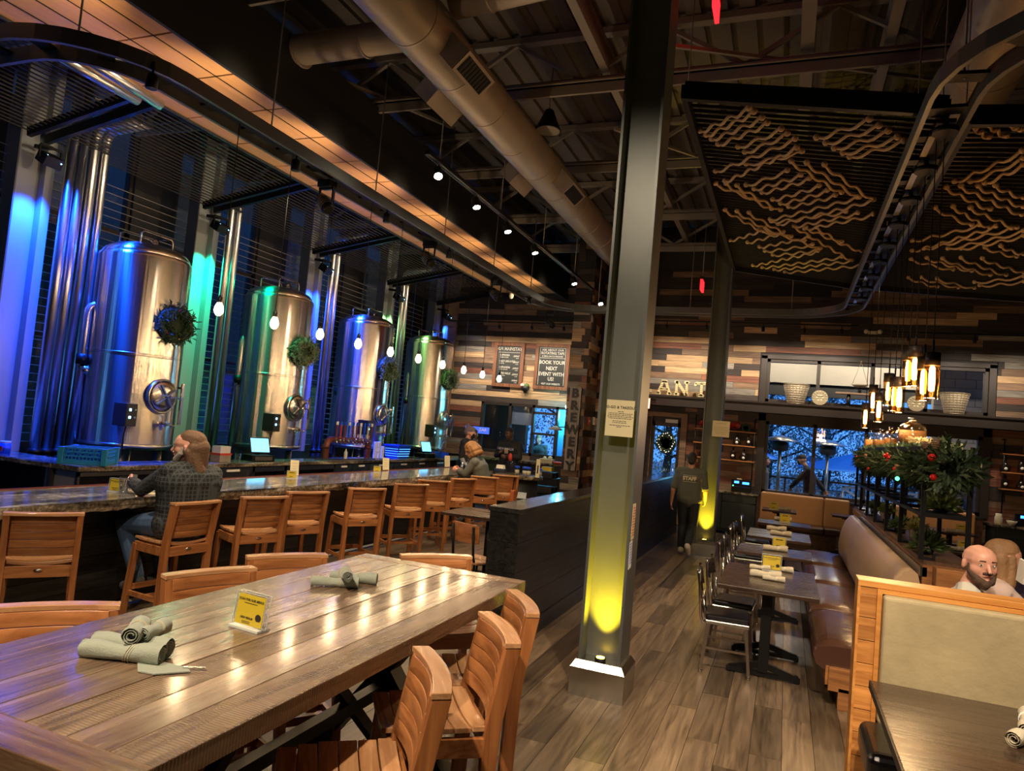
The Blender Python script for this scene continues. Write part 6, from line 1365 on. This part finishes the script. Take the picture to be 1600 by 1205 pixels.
for i,(x,y,r) in enumerate(((1.9,20.2,.1),(3.6,21.3,0),(1.0,24.3,.1),(-.9,20.8,.2))): picnic(x,y,r,'grey picnic table on the patio, %s'%['nearest the window','at the right behind the parasol pole','in the middle distance','behind the left patio heater'][i])
t=thing('patio_railing','dark patio railing with white lattice gate outside','railing',(0,0,0))
for z in (.55,1.08): B().bb(-2,6,21.9,21.95,z,z+.05).build('rail','black',t)
for i in range(9): B().bb(-2+i,-1.95+i,21.9,21.95,0,1.1).build('post','black',t)
t=thing('lattice_fence','white cross-braced fence on the patio','fence',(0,0,0))
for i in range(3):
    x=1.6+i*1.0; B().bar((x,23,.35),(x+1,23,.95),.05).build('brace','picnic',t); B().bar((x,23,.95),(x+1,23,.35),.05).build('brace','picnic',t); B().bb(x,x+.05,22.98,23.02,.3,1.0).build('post','picnic',t)
B().bb(1.6,4.65,22.98,23.02,.93,1.0).build('top_rail','picnic',t)
t=thing('overhang','cream fascia and dark soffit of the building overhang outside the high windows','roof',(0,0,0)); B().bb(-4.5,4.6,20,20.2,3.68,4.25).build('fascia','greywall',t); B().bb(-4.5,4.6,20.1,20.3,3.36,3.68).bb(-4.5,4.6,20,20.3,4.25,5.2).bb(-4.5,4.6,17,20.1,4.9,5.0).build('soffit','blackpaint',t)
for i,x in enumerate((-.3,1.6,3.4)):
    t=thing('soffit_lamp','round lamp under the outside overhang, %s from the left'%ORD[i],'lamp',(x,18.6,4.86)); B().cyl((0,0,0),(0,0,.04),.1,n=16).build('diffuser','bulbsoft',t)
    light('POINT','soffit_light',(x,18.6,4.6),60,(1,.85,.6),.1)
t=thing('block_wall','grey painted block wall outside the right window','wall',(0,0,0))
B().bb(3.0,4.1,18.12,18.3,0,5).build('core','greywall',t)
for r_ in range(23):
    for c_ in range(4):
        x0=3.0+c_*.4-(.2 if r_%2 else 0); a,b2=max(3.0,x0),min(4.1,x0+.4)
        if b2-a>.05: ubox('block',((a+b2)/2,18.1,.1+r_*.2),(b2-a-.01,.05,.19),'greywall',t)
t=thing('no_smoking_sign','small white no smoking sign on the block wall outside','sign',at(1482,755,y=18.04)); B().bb(-.17,.17,-.01,.01,-.13,.13).build('panel','card',t); text('NO\nSMOKING',.075,'charcoal',t,(0,-.012,0),RX)
tag(B().bb(-8.6,-6.75,18.4,18.6,0,4).build('dark_pane_backing','darkwall'),'dark slab added outside the left panes of the pass window to darken them','wall'); B().bb(-6.93,-6.3,17.68,17.7,1.95,2.5).build('blind','blindgrey',[o for o in bpy.data.objects if o.name=='window_9'][0])  # slab put outside only so the left panes look dark
t=thing('lit_post','cyan-lit post outside the pass window behind the sign','post',(-5.75,18.6,0)); B().bb(-.1,.12,-.1,.1,0,4).build('post','parasol',t)
light('POINT','patio_cyan',(-5.5,18.2,2.3),40,(.1,.75,1),.1)

# ================================================================== PEOPLE
def figure(name,label,loc,rz,J,skin='skin',shirt='whitetee',sleeve=1,pants='jeans',shoe='boot',vox=.012,hair=None,hairmat='hairbrown',fat=1.0,yaw=0,pitch=0,beard=None,hands=True,cap=None,top=.018,cuff=.72,hs=1.0,extra=None):
    t=thing(name,label,'person',loc,rz); Vv={k:V(v) for k,v in J.items() if not isinstance(v,(int,float))}
    g=Vv.get
    def bl(nm,caps,mat,v=vox,sm=3,par=t,lbl=None):
        b=B()
        for a,ra,c,rc in caps: b.capsule(a,ra,c,rc,12)
        o=b.build(nm,mat,par); m1=o.modifiers.new('r','REMESH'); m1.mode='VOXEL'; m1.voxel_size=v; m1.use_smooth_shade=True
        m2=o.modifiers.new('s','SMOOTH'); m2.factor=.5; m2.iterations=sm; return o
    HR_=Euler((pitch,0,yaw)).to_matrix(); hc=g('head')
    def h(x,y,z): return hc+HR_@(V((x,y,z))*hs)
    q=hs
    head=[(h(0,-.018,.03),.085*q,h(0,.022,.032),.08*q),(h(0,.035,0),.066*q,h(0,.048,-.06),.046*q),(h(-.03,.042,-.018),.045*q,h(.03,.042,-.018),.045*q),(h(0,.097,.012),.009*q,h(0,.117,-.022),.013*q),
      (h(-.084,-.008,.01),.014*q,h(-.086,-.01,-.02),.011*q),(h(.084,-.008,.01),.014*q,h(.086,-.01,-.02),.011*q),(h(-.036,.086,.028),.011*q,h(.036,.086,.028),.011*q),(h(-.016,.092,-.05),.010*q,h(.016,.092,-.05),.010*q),(h(0,.078,-.082),.02*q,h(0,.07,-.08),.025*q),
      (h(0,-.03,-.05),.052,g('neck'),.058)]
    def torso(e,lo=True):
        c=[]
        P=[('pelvis',.085,.115),('belly',.07,.12),('chest',.10,.115)]
        for (k,w,r) in P: 
            R_=g('shR')-g('shL'); R_.z*=.3; R_.normalize()
            c.append((g(k)-R_*w*fat,(r*fat)+e,g(k)+R_*w*fat,(r*fat)+e))
        for (k,w,r),(k2,w2,r2) in zip(P,P[1:]):
            for s in(-1,0,1): c.append((g(k)+R_*s*w*.9*fat,r*fat+e,g(k2)+R_*s*w2*.9*fat,r2*fat+e))
        for s_ in('L','R'):
            c.append((g('neck')+V((0,0,-.02)),.05+e,g('sh'+s_),.06+e)); c.append((g('chest'),.1*fat+e,g('sh'+s_),.065+e))
        return c
    limbs=[]
    for s_ in('L','R'):
        limbs+=[(g('sh'+s_),.055,g('el'+s_),.042),(g('el'+s_),.042,g('wr'+s_),.027),(g('hip'+s_),.095*min(fat,1.1),g('kn'+s_),.06),(g('kn'+s_),.06,g('an'+s_),.038),(g('an'+s_),.042,g('to'+s_),.03)]
    hand=[]
    for s_ in('L','R'):
        w=g('wr'+s_); d=(g('ha'+s_)-w).normalized(); n=V(J.get('pn'+s_,(0,0,-1))); n=(n-d*n.dot(d)).normalized(); s=d.cross(n).normalized()
        k=-1 if s_=='L' else 1
        for j in(-1,0,1): hand.append((w+s*j*.012,.018,w+d*.075+s*j*.022,.014))
        if hands:
            for j in range(4):
                l=.078*[.82,1,.95,.74][j]; b0=w+d*.08+s*(-.033+.022*j); m_=b0+d*l*.45+n*l*.12; e_=m_+d*l*.25+n*l*.38; hand+=[(b0,.0095,m_,.009),(m_,.009,e_,.0075)]
            sd=1 if J.get('th'+s_,1)>0 else -1; b0=w+d*.025+s*.025*sd; m_=b0+s*.03*sd+d*.03+n*.01; hand+=[(b0,.013,m_,.011),(m_,.011,m_+d*.03+n*.02,.009)]
        else: hand.append((w+d*.08,.022,w+d*.13+n*.02,.014))
    bl('body',head+torso(-.012)+limbs+hand,skin)
    # clothes
    c=torso(top)
    for s_ in('L','R'):
        c.append((g('sh'+s_),.058+top,g('el'+s_).lerp(g('sh'+s_),0 if sleeve>=1 else 1-sleeve),.046+top))
        if sleeve>1: c.append((g('el'+s_),.045+top,g('el'+s_).lerp(g('wr'+s_),min(1,sleeve-1)),.032+top))
    c.append((g('pelvis'),.12*fat+top,g('pelvis')+V((0,0,-.03)),.12*fat+top))
    bl('shirt',c,shirt)
    c=[]
    for s_ in('L','R'):
        c+=[(g('hip'+s_),.1*min(fat,1.15)+.014,g('kn'+s_),.064+.014),(g('kn'+s_),.064+.014,g('an'+s_).lerp(g('kn'+s_),.06),.048+.012)]
    c.append((g('hipL'),.11*fat,g('hipR'),.11*fat)); c.append((g('pelvis')-V((.05,0,.02)),.122*fat,g('pelvis')+V((.05,0,-.02)),.122*fat))
    bl('trousers',c,pants)
    for s_ in('L','R'): bl('shoe',[(g('an'+s_)+V((0,-.02,-.01)),.05,g('to'+s_),.042),(g('an'+s_)+V((0,-.03,-.03)),.045,g('to'+s_)+V((0,0,-.005)),.038)],shoe,.012)
    for s in(-1,1):
        e=B().sph(h(s*.031,.0815,.012),.0132*q,10).build('eye','eyew',t); dd=HR_@V((s*.0,1,0)); B().sph(h(s*.031,.0805,.012)+(HR_@V((J.get('gaze',0),1,0))).normalized()*.0095,.0068,8).build('iris','iris',e)
    if vox<.009:
        bl('lips',[(h(-.017,.099,-.05),.005,h(.017,.099,-.05),.005)],'lip',.004,1)
        bl('eyebrows',[(h(-.045,.092,.036),.0045,h(-.018,.099,.037),.005),(h(.018,.099,.037),.005,h(.045,.092,.036),.0045)],hairmat if beard is None else beard,.004,1)
    if hair: 
        o=bl('hair',[(h(*a),ra*q,h(*b_),rb*q) for a,ra,b_,rb in hair],hairmat,max(.008,vox*.9),2)
    if beard: bl('beard',[(h(*a),ra*q,h(*b_),rb*q) for a,ra,b_,rb in [((-.062,.03,-.04),.022,(-.03,.07,-.085),.026),((.062,.03,-.04),.022,(.03,.07,-.085),.026),((-.03,.07,-.085),.026,(.03,.07,-.085),.026),((0,.08,-.1),.028,(0,.07,-.12),.02),((-.022,.098,-.034),.009,(.022,.098,-.034),.009),((-.066,.02,0),.014,(-.064,.03,-.04),.018),((.066,.02,0),.014,(.064,.03,-.04),.018)]],beard,max(.006,vox*.8),2)
    if cap: cap(bl,h,q)
    if extra: extra(bl,h,g,t)
    return t
SHORT=[((0,-.035,.045),.083,(0,.02,.055),.078),((0,-.05,0),.07,(0,-.045,.03),.07)]
ST_J=dict(head=(0,.03,1.585),neck=(0,-.01,1.43),chest=(0,0,1.29),belly=(0,0,1.08),pelvis=(0,0,.94),shL=(-.19,0,1.38),shR=(.19,0,1.38),elL=(-.25,-.03,1.1),elR=(.25,-.03,1.1),wrL=(-.27,.05,.87),wrR=(.27,.05,.87),haL=(-.27,.08,.75),haR=(.27,.08,.75),pnL=(1,0,0),pnR=(-1,0,0),hipL=(-.09,0,.9),hipR=(.09,0,.9),knL=(-.1,.03,.49),knR=(.1,.03,.49),anL=(-.1,0,.09),anR=(.1,0,.09),toL=(-.11,.13,.04),toR=(.11,.13,.04))
def J(**k): d=dict(ST_J); d.update(k); return d
# staff member walking away
def ex(bl,h,g,t): text('STAFF',.085,'card',t,(0,-.152,1.28),(PI/2,0,0),bold=.003); B().bb(-.11,.11,-.152,-.15,1.33,1.335).bb(-.11,.11,-.152,-.15,1.225,1.23).build('print_rule','card',t)
figure('person','staff member in grey tee reading STAFF walking away down the aisle',(-1.47,12.3,0),.0,J(elL=(-.27,-.04,1.08),wrL=(-.29,-.02,.85),haL=(-.29,0,.73),elR=(.25,0,1.1),wrR=(.25,.12,.93),haR=(.24,.2,.85),knL=(-.09,.08,.49),anL=(-.08,.0,.1),toL=(-.09,.14,.04),hipR=(.09,0,.9),knR=(.08,-.02,.5),anR=(.06,-.28,.2),toR=(.07,-.2,.06)),'skinmid','olive',.85,'darkjeans','shoe',.009,SHORT+[((0,0,.09),.055,(0,-.04,.09),.055),((0,-.07,-.02),.06,(0,-.06,.02),.065)],'hairdark',1.0,extra=ex)
# man in plaid
LONG=[((-.075,-.03,-.03),.035,(-.06,-.05,-.14),.035),((.075,-.03,-.03),.035,(.06,-.05,-.14),.035),((0,-.07,0),.085,(0,-.09,-.12),.06),((-.05,-.06,-.05),.05,(-.04,-.1,-.17),.05),((.05,-.06,-.05),.05,(.03,-.11,-.17),.05),((0,-.08,-.08),.05,(0,-.13,-.2),.04),((0,-.045,.05),.082,(0,-.005,.06),.078),((-.045,-.055,.0),.055,(-.035,-.07,-.1),.045),((.045,-.055,0),.055,(.035,-.07,-.1),.045),((0,-.075,-.02),.06,(0,-.1,-.13),.045),((-.06,-.02,.0),.03,(-.05,-.04,-.08),.03)]
figure('person','man with long brown hair and grey beard in black plaid shirt seated at the bar',(-4.9,4.83,0),PI/2,dict(head=(.0,.05,1.45),neck=(.01,-.04,1.31),chest=(0,-.0,1.15),belly=(0,.0,.95),pelvis=(0,-.0,.79),shL=(-.2,.03,1.25),shR=(.19,-.08,1.22),elL=(-.2,.33,1.06),elR=(.26,.2,1.06),wrL=(-.13,.52,1.1),wrR=(.1,.48,1.06),haL=(-.1,.62,1.13),haR=(.03,.58,1.08),pnL=(1,0,-.3),pnR=(-1,0,-.3),hipL=(-.11,.04,.78),hipR=(.11,.04,.78),knL=(-.17,.52,.74),knR=(.15,.55,.74),anL=(-.14,.32,.27),anR=(.14,.34,.27),toL=(-.15,.46,.2),toR=(.15,.48,.2)),'skinpink','plaid',2,'jeans','boot',.0075,LONG,'hairbrown',1.3,yaw=.45,pitch=-.02,beard='hairgrey',cuff=1,hs=1.2)
# curly woman
random.seed(3)
CURL=[]
for _ in range(110):
    a=random.uniform(PI*.72,PI*2.28); z=random.uniform(-.13,.12); r_=.105+.02*random.random()-(max(0,z-.03))*.6; p_=(math.cos(a)*r_*(1 if z<.05 else .85),-.025+math.sin(a)*r_,z+.01); CURL.append((p_,.02,(p_[0]+random.gauss(0,.01),p_[1]+random.gauss(0,.01),p_[2]+.015),.018))
CUR=CURL+[((math.cos(a)*.07,-.03+math.sin(a)*.06,.05+z),.05,(math.cos(a)*.11,-.05+math.sin(a)*.09,-.06+z),.045) for a in [PI*.9+k*PI*1.2/7 for k in range(8)] for z in(-.04,.03)]+[((0,-.03,.07),.09,(0,0,.075),.08)]
figure('person','woman with curly blond hair in an olive denim jacket leaning on the bar',(-4.8,11.12,0),PI/2+.1,dict(head=(0,.24,1.42),neck=(0,.14,1.3),chest=(0,.06,1.14),belly=(0,0,.94),pelvis=(0,-.03,.79),shL=(-.18,.1,1.22),shR=(.18,.1,1.22),elL=(-.22,.24,1.02),elR=(.22,.24,1.02),wrL=(-.07,.44,1.06),wrR=(.07,.44,1.06),haL=(0,.53,1.09),haR=(.02,.53,1.08),pnL=(1,0,0),pnR=(-1,0,0),hipL=(-.1,.03,.77),hipR=(.1,.03,.77),knL=(-.12,.42,.7),knR=(.12,.42,.7),anL=(-.12,.3,.28),anR=(.12,.3,.28),toL=(-.12,.4,.2),toR=(.12,.4,.2)),'skinpink','jacket',1.75,'darkjeans','boot',.009,CUR,'curly',.95,pitch=-.55)
t=thing('shoulder_bag','small orange-brown leather bag hanging on the last bar stool','bag',(-4.46,11.82,.62)); B().box((0,0,0),(.08,.2,.3)).build('pouch','copperbag',t,bevel=.02); B().tube([(0,-.08,.15),(0,-.02,.4),(0,.08,.15)],.008,6).build('strap','black',t)
# beanie bartender
def beanie(bl,h,q): bl('beanie',[(h(0,-.03,.055),.093,h(0,.02,.06),.088),(h(0,-.05,.12),.05,h(0,-.07,.15),.04),(h(0,-.05,.02),.085,h(0,-.03,.04),.085)],'beanie',.01); bl('face_mask',[(h(0,.06,-.04),.056,h(0,.06,-.07),.045)],'blackcloth',.009)
figure('person','bartender in grey beanie and black mask behind the bar, facing right',(-6.08,13.2,0),-PI/2,J(head=(0,.03,1.68),neck=(0,-.01,1.53),chest=(0,0,1.38),belly=(0,0,1.17),shL=(-.19,0,1.47),shR=(.19,0,1.47),elL=(-.22,0,1.18),elR=(.22,-.02,1.18),wrL=(-.2,.2,1.05),wrR=(.2,.1,.95),haL=(-.2,.3,1.03),haR=(.2,.16,.86)),'skinpink','blackcloth',.95,'darkjeans','boot',.011,[((0,-.06,-.02),.06,(0,-.05,.0),.065)],'brownhair',1.0,cap=beanie,extra=lambda bl,h,g,t:bl('grey_sleeve',[(g('elR').lerp(g('shR'),.35),.062,g('elR'),.052),(g('elR'),.052,g('wrR'),.04)],'greysleeve',.011))
# server
figure('person','bartender in black sweatshirt with white lettering looking down at a phone',(-5.5,14.1,0),PI-.25,J(head=(0,.06,1.72),neck=(0,0,1.57),chest=(0,0,1.42),belly=(0,0,1.2),shL=(-.22,0,1.5),shR=(.22,0,1.5),elL=(-.3,.05,1.24),elR=(.3,.05,1.24),wrL=(-.14,.26,1.25),wrR=(.06,.28,1.3),haL=(-.08,.34,1.25),haR=(-.0,.34,1.34),pnL=(1,0,0),pnR=(-1,0,0)),'skindark','blackcloth',2,'darkjeans','boot',.011,[((0,-.02,.06),.083,(0,.01,.062),.078)],'hairdark',1.15,pitch=-.25,extra=lambda bl,h,g,t:[text('NEW REALM',.075,'greyprint',t,(0,.158,1.40),(PI/2,0,PI),bold=.002)])
t=thing('phone','pale phone in the hands of the bartender in black','phone',at(791,705,y=13.78)); B().box((0,0,0),(.08,.012,.14),(.8,0,.3)).build('phone_body','card',t)
t=thing('towel','red cloth and clear bag held by the bartender in black','cloth',at(797,716,y=13.78)); B().sph((0,0,.02),.06,10,(.8,.5,1.4)).build('cloth','redcloth',t); B().sph((.04,0,-.1),.1,12,(1,.6,.9)).build('bag','glassware',t)
# bald man and blond woman at right
SJ=dict(head=(0,.06,1.2),neck=(0,.0,1.06),chest=(0,0,.9),belly=(0,0,.7),pelvis=(0,-.02,.55),shL=(-.2,.0,.99),shR=(.2,.0,.99),elL=(-.25,.15,.76),elR=(.25,.15,.76),wrL=(-.15,.38,.8),wrR=(.15,.38,.8),haL=(-.1,.48,.82),haR=(.1,.48,.82),pnL=(0,0,-1),pnR=(0,0,-1),hipL=(-.1,.05,.54),hipR=(.1,.05,.54),knL=(-.12,.45,.52),knR=(.12,.45,.52),anL=(-.12,.42,.1),anR=(.12,.42,.1),toL=(-.12,.55,.04),toR=(.12,.55,.04))
figure('person','bald man with brown beard and pale tee at the right, looking toward the camera',(1.13,5.3,.09),-PI/2-.2,dict(SJ,head=(.02,.05,1.2),neck=(0,.0,1.05),shL=(-.2,0,.985),shR=(.2,0,.965),gaze=.5),'skinpink','whitetee',.9,'darkjeans','boot',.007,None,'beardbrown',1.1,yaw=-1.12,pitch=-.04,beard='beardbrown',hs=1.05)
WH=[((0,-.03,.05),.088,(0,.01,.055),.083),((-.06,-.03,.0),.05,(-.07,-.02,-.2),.05),((.06,-.03,.0),.05,(.07,-.02,-.2),.05),((0,-.07,0),.065,(0,-.07,-.2),.06),((.05,.03,.02),.035,(.075,.02,-.15),.04),((-.05,.03,.02),.035,(-.075,.02,-.15),.04)]
figure('person','woman with long blond hair in a pale top beyond the bald man, facing right',(1.36,5.75,.1),-PI/2+.1,dict(SJ,head=(0,.06,1.19),neck=(0,.0,1.04),shL=(-.17,0,.98),shR=(.17,0,.98),elR=(.2,.22,.8),wrR=(.1,.36,.98),haR=(.06,.4,1.04)),'skinpink','pinkcloth',1.5,'darkjeans','boot',.009,WH,'blond',.9,yaw=-.1)
t=thing('phone','pale phone held up by the blond woman at the right edge','phone',at(1597,893,y=5.2)); B().box((0,0,0),(.012,.07,.14),(.2,0,.3)).build('phone_body','white',t)
# outdoors people
def bcap(bl,h,q): bl('baseball_cap',[(h(0,-.01,.07),.09,h(0,.02,.07),.088),(h(0,.1,.055),.03,h(0,.14,.05),.02)],'blackcloth',.012); bl('face_mask',[(h(0,.06,-.04),.055,h(0,.06,-.07),.045)],'blackcloth',.012)
figure('person','man in dark cap and dark top striding left outside the window',(.58,18.6,0),PI/2,J(head=(0,.2,1.68),neck=(0,.1,1.54),chest=(0,.03,1.38),belly=(0,0,1.17),shL=(-.19,.06,1.46),shR=(.19,.06,1.46),elL=(-.24,.28,1.2),wrL=(-.22,.42,1.02),haL=(-.2,.45,.92),elR=(.24,-.18,1.2),wrR=(.26,-.34,1.0),haR=(.26,-.42,.92)),'skinmid','blackcloth',1.9,'darkjeans','boot',.014,None,'hairdark',1.05,cap=bcap)
figure('person','person in grey hooded top at the left edge outside the dining window',(-.5,18.9,0),-PI/2,J(),'skinmid','jacket',1.9,'darkjeans','boot',.014,SHORT,'hairdark',1.05)
figure('person','man in grey tee standing outside the pass window',(-6.35,18.4,0),PI,J(),'skinpink','greytee',.8,'darkjeans','boot',.013,SHORT,'fairhair',1.05)
figure('person','person in dark top seen from behind through the right window',(3.5,17.5,0),.3,J(head=(0,.03,1.1),neck=(0,-.01,.96),chest=(0,0,.83),belly=(0,0,.68),pelvis=(0,0,.55),shL=(-.19,0,.92),shR=(.19,0,.92),elL=(-.23,.1,.7),elR=(.23,.1,.7),wrL=(-.2,.3,.75),wrR=(.2,.3,.75),haL=(-.18,.4,.76),haR=(.18,.4,.76),hipL=(-.09,0,.53),hipR=(.09,0,.53),knL=(-.1,.42,.52),knR=(.1,.42,.52),anL=(-.1,.4,.09),anR=(.1,.4,.09),toL=(-.1,.52,.04),toR=(.1,.52,.04)),'skinmid','blackcloth',1.9,'darkjeans','boot',.014,SHORT,'hairdark',1.0)
figure('person','dim figure in dark clothes behind the beanie bartender',(-6.9,15.2,0),-.6,J(head=(0,.03,1.62)),'skinmid','blackcloth',1.9,'darkjeans','boot',.014,SHORT+[((0,-.07,-.03),.07,(0,-.07,-.12),.06)],'brownhair',1.0)
# ---- last shared tweaks
bpy.context.view_layer.update()
